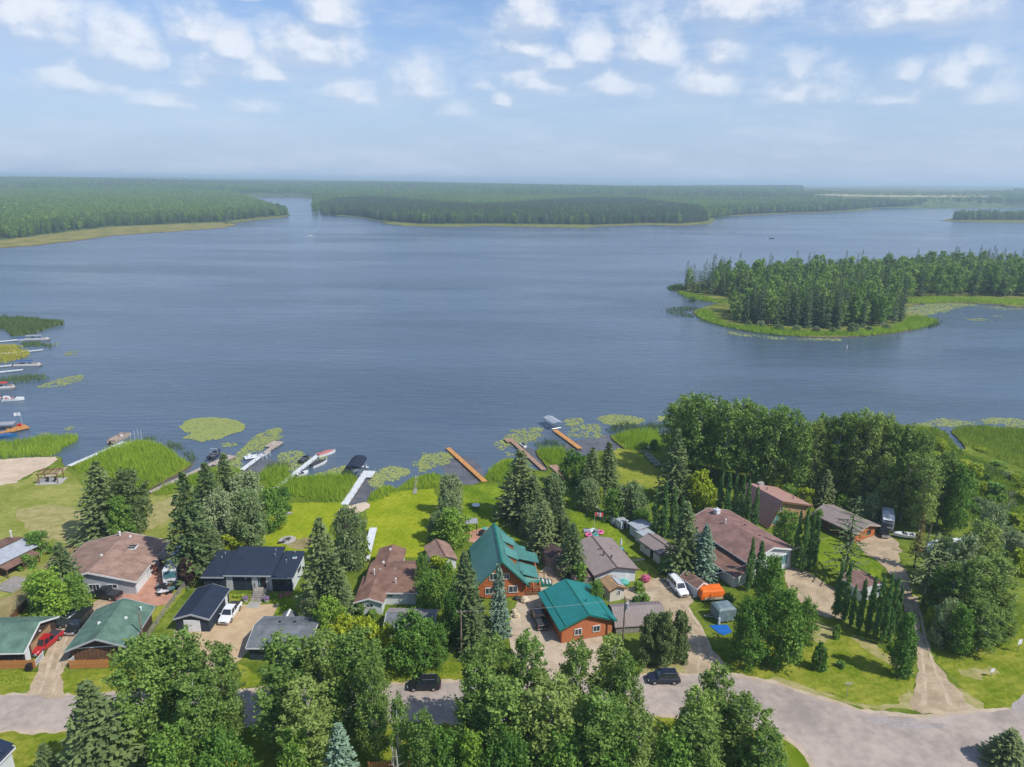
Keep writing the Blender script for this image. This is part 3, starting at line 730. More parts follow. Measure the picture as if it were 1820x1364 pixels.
m = MB(); m.add([(8.02, -3.9, 0.05), (8.02, 3.6, 0.05), (8.02, 3.6, 3.45), (8.02, -3.9, 2.75), (8.06, -3.9, 0.05), (8.06, 3.6, 0.05), (8.06, 3.6, 3.45), (8.06, -3.9, 2.75)], [(0, 1, 2, 3), (7, 6, 5, 4), (0, 4, 5, 1), (1, 5, 6, 2), (2, 6, 7, 3), (3, 7, 4, 0)])
m.build('side_wall', MATS['white_siding'], r)
window(r, (Vector((8.06, 0, 0)), Vector((0, 1, 0)), Vector((1, 0, 0))), .3, 2.0, 1.6, .5, 'black_plastic')
mono(r, -8.25, -4.1, -3.9, 3.6, 2.8, 3.5, 'navy_metal', fascia='grey_siding')
Rc = mono(r, -4.2, 4.45, -3.75, 3.7, 3.2, 4.2, 'navy_metal', .5, fascia='grey_siding')
Rr = mono(r, 4.48, 8.3, -3.9, 3.6, 2.8, 3.5, 'navy_metal', fascia='grey_siding')
m = MB(); m.add([(4.45, -4.25, 2.9), (4.56, -4.25, 2.9), (4.56, 4.2, 4.3), (4.45, 4.2, 4.3), (4.45, -4.25, 3.42), (4.56, -4.25, 3.42), (4.56, 4.2, 4.56), (4.45, 4.2, 4.56)], [(3, 2, 1, 0), (4, 5, 6, 7), (0, 1, 5, 4), (1, 2, 6, 5), (2, 3, 7, 6), (3, 0, 4, 7)]); m.build('parapet', MATS['navy_metal'], Rc)
m = MB(); m.box((7.0, 1.5, 3.68), (.7, .6, .12)); s_ = m.build('skylight', MATS['white_paint'], Rr); g = MB(); g.box((7.0, 1.5, 3.76), (.5, .4, .05)); g.build('pane', MATS['teal_glass'], s_)
for (x, y, z, p) in ((3.2, 2.6, 4.25, Rc), (3.5, 1.2, 4.1, Rc), (6.6, 3.0, 3.6, Rr), (5.8, .3, 3.4, Rr), (-6.4, 2.6, 3.5, Rc), (-6.5, 1.2, 3.4, Rc)): vent(p, x, y, z, .5, .09)
Ff = (Vector((0, -3.75, 0)), Vector((1, 0, 0)), Vector((0, -1, 0)))
Fl = (Vector((0, -3.9, 0)), Vector((1, 0, 0)), Vector((0, -1, 0)))
for x, w_ in ((-3.35, 1.15), (1.25, 1.05), (3.85, 1.05)):
    m = MB(); obox(m, *Ff, x, 1.55, w_, 3.0, -.02, .16); m.build('stone_column', MATS['stone_cladding'], r)
for k in range(7):
    m = MB(); obox(m, *Ff, -2.55 + k * .5, 1.6, .47, 2.7, -.02, .035); m.build('wall_panel', MATS['navy_wall'], r)
door(r, Ff, 2.75, 1.0, 2.3, 'black_plastic', z0=.75, name='door'); window(r, Ff, 2.05, 1.95, .35, 2.0, 'black_plastic', 'teal_glass', 0); 
window(r, Fl, 5.3, 1.9, 1.3, 1.0, 'black_plastic'); window(r, Fl, 7.1, 1.9, 1.0, 1.0, 'black_plastic', mull=0); window(r, Fl, -6.0, 1.8, 1.6, .9, 'black_plastic')
for x in (-.6, 1.2, 5.0, 6.9): m = MB(); obox(m, *Ff, x + .3, 2.6, .18, .22, .03, .3); m.build('wall_lamp', MATS['white_paint'], r)
st = MB(); st.box((2.5, -4.55, .37), (2.5, 1.5, .74)); s_ = st.build('landing', MATS['wood_grey'], r)
for k in range(5):
    m = MB(); m.box((2.5, -5.45 - k * .36, .30 - k * .065), (2.3, .34, .60 - k * .13)); m.build('stair_step', MATS['wood_grey'], r)
for sx in (1.28, 3.72):
    m = MB()
    for y, z in ((-4.0, .75), (-5.2, .75), (-7.1, .05)): m.tube((sx, y, z), (sx, y, z + .95), .035, n=5)
    m.tube((sx, -4.0, 1.66), (sx, -5.2, 1.66), .04, n=5); m.tube((sx, -5.2, 1.66), (sx, -7.1, 1.0), .04, n=5); m.build('handrail', MATS['black_plastic'], r)
for k in range(4):
    for j in range(3):
        m = MB(); m.box((-.72 + j * .72, 0, .03), (.66, .5, .1)); 
    m = MB(); m.box((0, 0, .04), (2.1, .36, .12)); o = m.build('paving_stone', MATS['concrete']); o.location = (-44.85, 109.55 - k * .5, 0.02)
    tag(o, ['pale stepping stone slab nearest the stairs of the navy house', 'second stepping stone slab from the navy house stairs', 'third stepping stone slab from the navy house stairs', 'stepping stone slab nearest the tan drive of the navy house'][k], 'paving stone', 'stepping stones before the navy house')
for sx, lb in ((-46.7, 'purple flower planter left of the navy house stairs'), (-43.0, 'purple flower planter right of the navy house stairs')):
    o = empty('flower_planter', (sx, 110.0, 0), 0, lb, 'planter', 'flower planters beside the navy house stairs')
    m = MB(); m.tube((0, 0, 0), (0, 0, .5), .38, .5, 10); m.build('tub', MATS['concrete'], o)
    rr = random.Random(4); m = MB()
    for k in range(60): a = rr.random() * 6.28; q = rr.random() ** .5 * .55; m.box((q * math.cos(a), q * math.sin(a), .55 + rr.random() * .3), (.14, .14, .08), rr.random() * 3)
    m.build('flowers', M('purple_bloom', (.25, .17, .30), var=.4, scale=9), o)

# navy detached garage
r, R = house('garage', 'small navy garage with pale roller door left of the white pickup', 'garage', (-52.05, 105.3), 0, 5.4, 8.4, 2.5, 3.35, 'navy_wall', 'navy_metal', over=.25, gover=.3, ribs=.45, fascia='grey_siding')
F = frame_of('F', 5.4, 8.4); door(r, F, -.1, 2.7, 2.15, 'white_paint', 5, 'garage_door'); door(r, frame_of('R', 5.4, 8.4), 3.0, .9, 2.0, 'white_paint')
# grey shed in front of the tan drive
r, R = house('garage', 'grey shingled garage with navy walls at the right of the tan drive', 'garage', (-35.6, 97.8), 90, 7.4, 9.2, 2.45, 3.5, 'navy_wall', 'shingle_grey', over=.45, gover=.35, fascia='alu_white')
window(r, frame_of('L', 7.4, 9.2), -1.4, 1.5, 1.0, .8); 
for y in (-1.0, 1.4): box_vent(R, 1.4, y, zr(1.4, 7.4, 2.45, 3.5) + .15, 'black_plastic', .35)
for k, sx in enumerate((-37.0, -34.0)):
    o = empty('lean_to', (sx, 103.4, 0), 0, ['dark lean-to roof with white ridge strip behind grey garage, nearer the drive', 'dark lean-to roof with white ridge strip behind grey garage, nearer the hedge'][k], 'shed', 'lean-to sheds behind the grey garage')
    m = MB(); gable_walls(m, 1.9, 1.6, 1.6, 2.1); m.build('wall', MATS['navy_wall'], o); roof_slopes(o, 1.9, 1.6, 1.6, 2.1, 'shingle_grey', .15, .15, .08, cap='white_paint')

# white bungalow with three-part brown roof
r = empty('bungalow', (-20.9, 113.0, 0), 0, 'white bungalow with reddish brown shingle roof beside bright lawn', 'house')
m = MB(); m.add([(-4.6, -3.6, 0), (4.3, -3.6, 0), (4.3, 6.4, 0), (-4.6, 6.4, 0), (-4.6, -3.6, 2.5), (4.3, -3.6, 2.5), (4.3, 6.4, 2.5), (-4.6, 6.4, 2.5), (-4.6, 3.6, 3.6), (4.3, 3.6, 3.6)],
                [(3, 2, 1, 0), (0, 1, 5, 4), (2, 3, 7, 6), (1, 2, 6, 9, 5), (3, 0, 4, 8, 7), (4, 5, 9, 8), (8, 9, 6, 7)]); m.build('wall', MATS['white_siding'], r)
m = MB()
for pts in ([(-4.05, 2.46), (3.6, 3.68), (3.6, 3.82), (-4.05, 2.60)], [(3.6, 3.68), (6.8, 2.5), (6.8, 2.64), (3.6, 3.82)]):
    v = [(x, p[0], p[1]) for x in (-4.95, 4.65) for p in pts]; m.add(v, [(0, 1, 2, 3), (7, 6, 5, 4), (0, 4, 5, 1), (1, 5, 6, 2), (2, 6, 7, 3), (3, 7, 4, 0)])
R = m.build('roof', MATS['shingle_brown'], r)
m = MB(); m.box((-.1, -4.09, 2.5), (9.7, .06, .2)); m.box((4.69, -.3, 3.08), (.06, .02, .02)); m.build('fascia', MATS['white_paint'], R)
m = MB(); m.add([(4.66, -4.05, 2.4), (4.66, 3.6, 3.62), (4.66, 6.8, 2.44), (4.66, 6.8, 2.66), (4.66, 3.6, 3.86), (4.66, -4.05, 2.62)] + [(4.72, -4.05, 2.4), (4.72, 3.6, 3.62), (4.72, 6.8, 2.44), (4.72, 6.8, 2.66), (4.72, 3.6, 3.86), (4.72, -4.05, 2.62)],
                [(0, 1, 4, 5), (1, 2, 3, 4), (11, 10, 7, 6), (10, 9, 8, 7), (5, 4, 10, 11), (4, 3, 9, 10), (0, 6, 7, 1), (1, 7, 8, 2), (0, 5, 11, 6), (2, 8, 9, 3)]); m.build('barge_board', MATS['white_paint'], R)
wg = MB(); wg.xz([(-5.4, 0), (-1.0, 0), (-1.0, 2.4), (-3.2, 3.1), (-5.4, 2.4)], -6.6, 1.0); wg.build('wing_wall', MATS['white_siding'], r)
m = MB(); m.xz([(-3.2, 3.2), (-5.8, 2.36), (-5.8, 2.5), (-3.2, 3.34)], -6.95, 1.4); m.xz([(-3.2, 3.2), (-.6, 2.36), (-.6, 2.5), (-3.2, 3.34)], -6.95, 1.4); W2 = m.build('wing_roof', MATS['shingle_brown'], r)
m = MB()
for s in (-1, 1): m.xz([(-3.2, 3.12), (-3.2 + s * 2.66, 2.26), (-3.2 + s * 2.66, 2.52), (-3.2, 3.38)], -7.02, -6.96)
m.build('barge_board', MATS['white_paint'], W2)
m = MB(); m.xz([(-4.4, 0), (.2, 0), (.2, 2.4), (-2.1, 3.2), (-4.4, 2.4)], 5.0, 11.2); m.build('rear_wall', MATS['white_siding'], r)
m = MB()
for s in (-1, 1): m.xz([(-2.1, 3.3), (-2.1 + s * 2.7, 2.35), (-2.1 + s * 2.7, 2.49), (-2.1, 3.44)], 4.0, 11.6)
R3 = m.build('rear_roof', MATS['shingle_brown'], r)
window(r, (Vector((0, -6.6, 0)), Vector((1, 0, 0)), Vector((0, -1, 0))), -3.1, 1.75, 1.15, .6, 'white_paint')
window(r, (Vector((0, -3.6, 0)), Vector((1, 0, 0)), Vector((0, -1, 0))), -.1, 1.8, .9, .45, 'white_paint')
window(r, (Vector((4.3, 0, 0)), Vector((0, 1, 0)), Vector((1, 0, 0))), 1, 1.6, 1.4, .9, 'white_paint')
door(r, (Vector((0, -3.6, 0)), Vector((1, 0, 0)), Vector((0, -1, 0))), 2.6, .9, 2.0, 'white_paint')
vent(R, -3.6, .6, 3.3, 1.1, .11, 'alu_white'); vent(R, .6, -1.6, 3.0, .9, .11, 'alu_white'); box_vent(R, -2.6, 4.3, 3.65, 'white_paint'); box_vent(R, -2.0, 3.0, 3.75, 'black_plastic', .3); box_vent(R3, -2.2, 9.5, 3.4, 'alu_white'); box_vent(R, -2.8, 2.0, 3.5, 'grey_siding', .3); box_vent(R, -.2, 2.2, 3.55, 'grey_siding', .25)
# hexagonal shed behind and low shed in front
r, R = house('shed', 'low brown roofed shed under trees left of the log house', 'shed', (-13.6, 124.0), 20, 4.4, 6.4, 2.0, 3.1, 'white_siding', 'shingle_tan', over=.35, gover=.3, cap='shingle_brown')
r, R = house('shed', 'two tone grey shed roof between brown bungalow and dark round tree', 'shed', (-16.3, 102.3), 88, 4.6, 7.6, 2.1, 2.9, 'grey_siding', 'shingle_grey', over=.3, gover=.3, fascia='white_paint')
m = MB(); m.xz([(.02, 3.11), (2.62, 2.2), (2.62, 2.24), (.02, 3.15)], -4.1, 4.1); m.build('pale_slope', MATS['shingle_pale'], R)

# log house with steep teal metal roof
LH_W, LH_L, LH_E, LH_R = 8.2, 12.8, 3.3, 7.6
r, R = house('log_house', 'tall orange log house with steep teal metal roof and dormers', 'house', (-2.35, 118.2), 7, LH_W, LH_L, LH_E, LH_R, 'log_orange', 'teal_faded', over=.7, gover=.9, ribs=.42, cap='green_trim', fascia='green_trim')
F = frame_of('F', LH_W, LH_L)
logs_on(r, F, LH_W / 2 - .05, .1, LH_R - .2, 'log_orange', apex=(0, LH_R, LH_E))
logs_on(r, frame_of('R', LH_W, LH_L), LH_L / 2, .1, LH_E - .1, 'log_orange'); logs_on(r, frame_of('L', LH_W, LH_L), LH_L / 2, .1, LH_E - .1, 'log_orange')
Fo = (F[0] + Vector((0, -.14, 0)), F[1], F[2])
window(r, Fo, -1.5, 4.4, 1.1, 1.2); window(r, Fo, 2.1, 1.7, 1.5, 1.2); window(r, Fo, .9, 4.4, .9, 1.1); window(r, Fo, -2.2, 1.6, 1.2, 1.1)
def dormer(y, w, x0, x1, z0, z1):
    m = MB(); xr = LH_W / 2
    zt0, zt1 = z0, z1
    sl = (LH_R - LH_E) / (LH_W / 2)
    zi = LH_R - sl * x0                    # where the shed roof meets the main slope
    m.add([(x0, y - w / 2, zi + .2), (x1, y - w / 2, zt1), (x1, y + w / 2, zt1), (x0, y + w / 2, zi + .2), (x0, y - w / 2, zi + .32), (x1, y - w / 2, zt1 + .12), (x1, y + w / 2, zt1 + .12), (x0, y + w / 2, zi + .32)],
          [(3, 2, 1, 0), (4, 5, 6, 7), (0, 1, 5, 4), (1, 2, 6, 5), (2, 3, 7, 6), (3, 0, 4, 7)])
    o = m.build('dormer_roof', MATS['teal_faded'], r)
    k = MB(); xb = x1 - .35; n = int(w / .42)
    for i in range(n + 1):
        yy = y - w / 2 + .03 + (w - .06) * i / n
        k.add([(x0, yy - .02, zi + .32), (x1, yy - .02, zt1 + .12), (x1, yy + .02, zt1 + .12), (x0, yy + .02, zi + .32), (x0, yy, zi + .36), (x1, yy, zt1 + .16)], [(0, 1, 5, 4), (4, 5, 2, 3), (0, 4, 3), (1, 2, 5)])
    tag(k.build('roof_rib', MATS['teal_faded'], o), kind='stuff')
    zb = LH_R - sl * xb
    d = MB(); d.add([(x0 + .2, y - w / 2 + .15, zi - sl * .2), (xb, y - w / 2 + .15, zb), (xb, y - w / 2 + .15, zt1 + .1), (x0 + .2, y + w / 2 - .15, zi - sl * .2), (xb, y + w / 2 - .15, zb), (xb, y + w / 2 - .15, zt1 + .1)], [(0, 1, 2), (5, 4, 3), (1, 4, 5, 2), (0, 2, 5, 3), (0, 3, 4, 1)])
    dw = d.build('dormer', MATS['log_orange'], r)
    return o
dormer(-1.6, 2.9, 1.1, 3.5, 0, 5.35); dormer(3.5, 2.9, 1.1, 3.5, 0, 5.35)
# side wing with porch on the right
m = MB(); m.add([(4.1, -3.6, 0), (7.2, -3.6, 0), (7.2, 1.8, 0), (4.1, 1.8, 0), (4.1, -3.6, 3.9), (7.2, -3.6, 2.5), (7.2, 1.8, 2.5), (4.1, 1.8, 3.9)], [(3, 2, 1, 0), (4, 5, 6, 7), (0, 1, 5, 4), (1, 2, 6, 5), (2, 3, 7, 6), (3, 0, 4, 7)]); m.build('wing_wall', MATS['log_orange'], r)
def lean(name, x0, x1, y0, y1, z0, z1, mat='teal_faded', th=.12, par=None):
    m = MB(); m.xz([(x0, z0), (x1, z1), (x1, z1 + th), (x0, z0 + th)], y0, y1); o = m.build(name, MATS[mat], par or r)
    k = MB(); n = int((y1 - y0) / .42)
    for i in range(n + 1):
        yy = y0 + .03 + (y1 - y0 - .06) * i / n; k.xz([(x0, z0 + th), (x1, z1 + th), (x1, z1 + th + .04), (x0, z0 + th + .04)], yy - .02, yy + .02)
    tag(k.build('roof_rib', MATS[mat], o), kind='stuff')
    return o
lean('wing_roof', 3.3, 7.6, -1.3, 2.2, 4.75, 3.5); lean('wing_roof', 3.6, 5.9, 3.0, 5.6, 3.9, 3.1)
lean('porch_roof', 3.6, 7.0, -5.4, -1.25, 4.0, 2.75)
m = MB(); m.add([(4.4, -6.1, 2.6), (7.3, -6.1, 2.3), (7.3, -5.35, 2.5), (4.4, -5.35, 3.3)], [(0, 1, 2, 3)]); m.build('porch_awning', MATS['green_trim'], r)
for x in (4.5, 5.8, 7.0): m = MB(); m.tube((x, -6.0, 0), (x, -6.0, 2.55), .14, n=8); m.build('porch_post', MATS['log_orange'], r, True)
m = MB(); m.box((5.6, -5.0, .25), (3.4, 2.6, .5)); m.build('porch_floor', MATS['wood_brown'], r)
for x0, x1 in ((4.5, 5.8), (5.8, 7.0)):
    q = MB(); q.tube((x0, -6.0, 1.35), (x1, -6.0, 1.35), .06, n=6); q.tube((x0, -6.0, .75), (x1, -6.0, .75), .05, n=6)
    for k in range(7): xx = x0 + (x1 - x0) * (k + .5) / 7; q.tube((xx, -6.0, .75), (xx, -6.0, 1.35), .03, n=4)
    q.build('railing', MATS['log_orange'], r)
for k in range(7):
    m = MB(); m.box((7.5 + k * .33, -2.8, .86 - k * .06), (.3, 1.9, .1)); m.build('stair_step', MATS['alu_white' if k % 2 == 0 else 'green_trim'], r)
m = MB(); m.add([(7.2, -3.85, .0), (9.7, -3.85, 0), (9.7, -3.85, .45), (7.2, -3.85, .95), (7.2, -3.78, .0), (9.7, -3.78, 0), (9.7, -3.78, .45), (7.2, -3.78, .95)], [(0, 1, 2, 3), (7, 6, 5, 4), (3, 2, 6, 7), (1, 5, 6, 2), (0, 3, 7, 4), (0, 4, 5, 1)]); m.build('stair_stringer', MATS['green_trim'], r)
for y in (-3.8, -1.8):
    q = MB()
    for x, z in ((7.4, .9), (8.5, .7), (9.6, .45)): q.box((x, y, z + .45), (.14, .14, 1.1))
    q.add([(7.4, y - .05, 1.9), (9.6, y - .05, 1.4), (9.6, y + .05, 1.4), (7.4, y + .05, 1.9), (7.4, y - .05, 2.0), (9.6, y - .05, 1.5), (9.6, y + .05, 1.5), (7.4, y + .05, 2.0)], [(3, 2, 1, 0), (4, 5, 6, 7), (0, 1, 5, 4), (1, 2, 6, 5), (2, 3, 7, 6), (3, 0, 4, 7)])
    q.build('stair_railing', MATS['wood_brown'], r)
m = MB(); m.tube((3.9, -5.2, 3.95), (3.9, -5.2, 4.4), .04, n=6); m.build('dish_mast', MATS['steel'], r)
m = MB(); m.hull([[Vector((3.95 + .1 * t, -5.25, 4.5)) + Vector((.0, math.cos(a) * .36 * t, math.sin(a) * .36 * t)) for a in [k * .628 for k in range(10)]] for t in (.05, .5, 1)]); m.build('satellite_dish', MATS['white_paint'], r)

# teal-roofed garage
r, R = house('garage', 'orange wood garage with teal metal roof and two white windows', 'garage', (11.2, 104.9), 16.5, 8.9, 9.8, 3.0, 4.75, 'log_orange', 'teal_metal', over=.55, gover=.6, ribs=.42, cap='green_trim', fascia='green_trim')
F = frame_of('F', 8.9, 9.8)
logs_on(r, F, 4.4, .1, 4.5, 'log_orange', apex=(0, 4.75, 3.0), d=.22)
Fo = (F[0] + Vector((0, -.11, 0)), F[1], F[2]); window(r, Fo, -1.6, 1.7, 1.1, 1.0); window(r, Fo, 1.6, 1.7, 1.1, 1.0)
for s in (-1, 1):
    m = MB(); x = s * 3.9; z = zr(x, 8.9, 3.0, 4.75) + .2; m.box((x, 0, z + .04), (.16, 10.9, .1)); m.build('snow_guard', MATS['green_trim'], R)
vent(R, 1.3, -1.2, zr(1.3, 8.9, 3, 4.75) + .2, .55, .12, 'teal_metal')

# garden sheds east of the log house
r, R = house('shed', 'narrow garden shed with dark brown metal roof between log house and spruces', 'shed', (8.0, 125.2), 29, 3.3, 5.0, 2.3, 3.2, 'wood_pale', 'brown_metal', over=.25, gover=.25, ribs=.4)
door(r, frame_of('F', 3.3, 5.0), 0, 1.0, 1.9, 'wood_brown')
r, R = house('shed', 'little weathered shed with double dark doors behind the teal garage', 'shed', (10.5, 120.5), 20, 2.7, 3.0, 1.9, 2.7, 'wood_pale', 'brown_metal', over=.2, gover=.2, ribs=.35)
F = frame_of('F', 2.7, 3.0); door(r, F, -.45, .85, 1.6, 'wood_dark'); door(r, F, .45, .85, 1.6, 'wood_dark')
r, R = house('shed', 'small dark sloping shed roof behind the teal garage ridge', 'shed', (P(1033, 1038).x, P(1033, 1038).y), 16, 3.2, 2.6, 1.9, 2.2, 'wood_grey', 'mauve_metal', over=.2, gover=.2)

# taupe metal roof house
r, R = house('bungalow', 'white bungalow with taupe metal roof behind flower bed and teal tarp', 'house', (17.9, 122.2), 16, 8.0, 11.4, 2.6, 3.6, 'white_siding', 'taupe_metal', over=.5, gover=.5, ribs=.45, cap='brown_metal', fascia='brown_metal')
F = frame_of('F', 8, 11.4); window(r, F, -2.0, 1.5, 1.4, .8, pane='grey_metal'); door(r, F, 2.3, .9, 2.0, 'white_paint')
for k in range(18): b = MB(); obox(b, *F, -3.8 + k * .447, 1.1, .43, 2.2, -.02, .03); b.build('wall_board', MATS['white_siding'], r)
vent(R, -.6, -1.4, 3.6, .7, .13, 'brown_metal'); vent(R, .5, -2.6, 3.6, .5, .14, 'brown_metal'); vent(R, -.3, .8, 3.65, .5, .13, 'brown_metal'); box_vent(R, 2.2, 1.2, zr(2.2, 8, 2.6, 3.6) + .15, 'taupe_metal')
# small shed with panel roof, gambrel barn shed
p = P(1084, 1062)
r, R = house('shed', 'small cream shed with panel on brown edged roof by the utility pole', 'shed', (p.x + .5, p.y + .6), 20, 2.8, 3.4, 2.3, 2.9, 'cream_siding', 'wood_tan', over=.3, gover=.3, off=0, fascia='wood_brown')
m = MB(); m.xz([(.25, 3.09), (1.5, 2.55), (1.5, 2.62), (.25, 3.16)], -1.4, 1.4); m.build('roof_panel', MATS['grey_metal'], R)
window(r, frame_of('F', 2.8, 3.4), .3, 1.5, .5, .9)
r = empty('barn_shed', (21.3, 104.6, 0), math.radians(97), 'grey gambrel roofed barn shed with ribbed metal behind spruce clump', 'shed')
m = MB(); m.xz([(-2.6, 0), (2.6, 0), (2.6, 1.4), (1.75, 2.6), (0, 3.2), (-1.75, 2.6), (-2.6, 1.4)], -4.1, 4.1); m.build('wall', MATS['wood_grey'], r)
m = MB(); k = MB(); pr = [(2.8, 1.3), (1.85, 2.68), (0, 3.32), (-1.85, 2.68), (-2.8, 1.3)]
for i in range(4):
    a, b = pr[i], pr[i + 1]; m.xz([a, b, (b[0], b[1] + .1), (a[0], a[1] + .1)], -4.4, 4.4)
    for j in range(20): y = -4.3 + j * .452; k.xz([(a[0], a[1] + .1), (b[0], b[1] + .1), (b[0], b[1] + .15), (a[0], a[1] + .15)], y - .03, y + .03)
R = m.build('roof', MATS['taupe_metal'], r); tag(k.build('roof_rib', MATS['taupe_metal'], R), kind='stuff')
door(r, frame_of('F', 5.2, 8.2), 0, 1.8, 1.9, 'wood_dark')

# white sheds by the right hand lawn
r, R = house('shed', 'white garden shed with taupe roof shaded by dark spruces', 'shed', (29.6, 127.6), 28, 4.3, 6.2, 2.2, 3.0, 'cream_siding', 'taupe_metal', over=.3, gover=.3, cap='brown_metal', fascia='brown_metal', ribs=.45)
Lf = frame_of('L', 4.3, 6.2); door(r, Lf, .6, .9, 1.9, 'wood_dark'); window(r, Lf, -1.2, 1.5, .8, .5); window(r, frame_of('F', 4.3, 6.2), 0, 1.4, .8, .8)
p = P(1145, 962); o = empty('shed', (p.x, p.y, 0), math.radians(28), 'white link shed joining two sheds beside the lawn', 'shed')
m = MB(); m.box((0, 0, 1.0), (2.8, 2.6, 2.0)); m.build('wall', MATS['cream_siding'], o); m = MB(); m.box((0, 0, 2.07), (3.1, 2.9, .12)); m.build('roof', MATS['grey_metal'], o); door(o, frame_of('L', 2.8, 2.6), 0, .9, 1.8, 'white_paint')
p = P(1136, 951); o = empty('shed', (p.x, p.y, 0), math.radians(28), 'white playhouse shed with flat pale metal roof, farthest in its row', 'shed')
m = MB(); m.box((0, 0, 1.15), (3.0, 2.8, 2.3)); m.build('wall', MATS['white_siding'], o); m = MB(); m.xz([(-1.9, 2.3), (1.9, 2.65), (1.9, 2.77), (-1.9, 2.42)], -1.8, 1.8); m.build('roof', MATS['grey_metal'], o); window(o, frame_of('L', 3, 2.8), .5, 1.5, .7, .8); window(o, frame_of('F', 3, 2.8), 0, 1.5, 1.0, .8)
for k, (px, py, w_, lb) in enumerate(((1105, 937, 1.9, 'small white storage hut with dark doorway beside round willow'), (1091, 928, 1.8, 'low white storage box between round willow and hut'), (1075, 922, 1.6, 'white upturned tub nearest the stone edging'))):
    p = P(px, py); o = empty('storage_hut', (p.x, p.y, 0), math.radians(30), lb, 'hut'); h = (1.7, 1.3, .8)[k]
    m = MB(); m.box((0, 0, h / 2), (w_, w_, h)); m.build('wall', MATS['white_siding'], o); m = MB(); m.box((0, 0, h + .06), (w_ + .25, w_ + .25, .12), taper=(.9, .9)); m.build('roof', MATS['grey_metal'], o)
    if k < 2: door(o, frame_of('F', w_, w_), .1, .7, h * .8, 'wood_dark')

# big white house with brown roof
BW, BL, BE, BR = 11.4, 17.5, 4.0, 5.7
r, R = house('large_house', 'large white house with mauve brown shingle roof and white chimney', 'house', (45.6, 128.6), 26, BW, BL, BE, BR, 'white_siding', 'shingle_mauve', over=.5, gover=.5, fascia='white_paint')
F = frame_of('F', BW, BL); window(r, F, 3.6, 2.2, 1.7, 2.0, 'white_paint', 'teal_glass', 2); window(r, F, 0.4, 2.3, 1.4, 1.2); window(r, F, -3.2, 2.4, 1.2, 1.0)
Lf = frame_of('L', BW, BL); window(r, Lf, 3, 3.0, 1.4, .7)
m = MB(); m.xz([(-9.6, 0), (-5.7, 0), (-5.7, 3.0), (-9.6, 2.3)], -9.6, .5); m.build('wing_wall', MATS['white_siding'], r)
m = MB(); m.xz([(-10.0, 2.3), (-5.65, 3.1), (-5.65, 3.25), (-10.0, 2.45)], -10.0, .9); W2 = m.build('wing_roof', MATS['shingle_brown'], r)
m = MB(); m.box((-10.04, -4.55, 2.33), (.07, 10.9, .22)); m.build('fascia', MATS['white_paint'], W2)
wf = (Vector((-9.6, 0, 0)), Vector((0, -1, 0)), Vector((-1, 0, 0))); door(r, wf, 3.6, .9, 2.0, 'wood_dark'); window(r, wf, 6, 1.4, .9, .9)
m = MB(); m.box((.1, 6.6, 6.0), (.95, .95, 1.3)); c_ = m.build('chimney', MATS['white_paint'], R); m = MB(); m.box((.1, 6.6, 6.7), (1.1, 1.1, .12)); m.tube((.1, 6.6, 6.7), (.1, 6.6, 7.1), .16, n=8); m.build('chimney_cap', MATS['alu_white'], c_)
vent(R, -1.2, 2.6, 5.5, 1.0, .13, 'alu_white'); box_vent(R, 1.2, .4, 5.45, 'wood_dark', .3); box_vent(R, 1.6, -4, 5.35, 'wood_dark', .3); box_vent(R, 2.6, 1.0, 5.1, 'wood_dark', .3)
# a-frame house
r = empty('a_frame_house', (56.3, 145.1, 0), math.radians(25), 'a-frame house with mauve metal roof before the dense poplar stand', 'house')
m = MB(); m.xz([(-3.1, 0), (8.2, 0), (8.2, 3.2), (0, 5.75)], -4.7, 5.0); m.build('wall', MATS['wood_tan'], r)
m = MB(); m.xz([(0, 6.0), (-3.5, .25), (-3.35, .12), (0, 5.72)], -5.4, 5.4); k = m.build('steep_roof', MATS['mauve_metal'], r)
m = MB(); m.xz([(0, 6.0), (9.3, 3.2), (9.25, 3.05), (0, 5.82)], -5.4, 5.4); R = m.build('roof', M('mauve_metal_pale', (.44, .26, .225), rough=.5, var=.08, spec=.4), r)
m = MB(); m.xz([(0, 6.02), (-3.52, .24), (-3.3, .1), (0, 5.6), (9.3, 2.85), (9.32, 3.22)], -5.48, -5.4); m.build('barge_board', MATS['wood_brown'], r)
Ff = (Vector((0, -4.7, 0)), Vector((1, 0, 0)), Vector((0, -1, 0))); window(r, Ff, -.9, 1.6, 1.5, 2.1, 'white_paint', 'teal_glass', 1); window(r, Ff, .3, 3.9, 1.0, 1.1); window(r, Ff, 4.6, 1.5, 2.2, 1.0, 'wood_brown'); door(r, Ff, 1.4, .9, 2.0, 'wood_brown')
vent(R, 2.2, 1.5, 5.35, .6, .11, 'mauve_metal'); vent(R, 6.0, -2.6, 4.2, .8, .11, 'mauve_metal'); m = MB(); m.box((3.2, 4.6, 5.2), (1.4, .8, 1.2)); m.build('chimney', MATS['stone'], R)
# brown log cabin further right
r, R = house('cabin', 'brown log cabin with taupe roof beside the parked camper van', 'cabin', (71.9, 139.0), 30, 6.8, 9.6, 2.5, 3.5, 'wood_brown', 'taupe_metal', over=.6, gover=.7, cap='taupe_metal', fascia='wood_pale')
logs_on(r, frame_of('L', 6.8, 9.6), 4.8, .1, 2.4, 'wood_brown'); logs_on(r, frame_of('F', 6.8, 9.6), 3.3, .1, 2.6, 'log_orange')
window(r, (Vector((-3.55, 0, 0)), Vector((0, -1, 0)), Vector((-1, 0, 0))), 0, 1.4, 1.2, .8, 'wood_dark'); window(r, (Vector((0, -4.95, 0)), Vector((1, 0, 0)), Vector((0, -1, 0))), 1.2, 1.4, 1.0, .8, 'wood_dark')
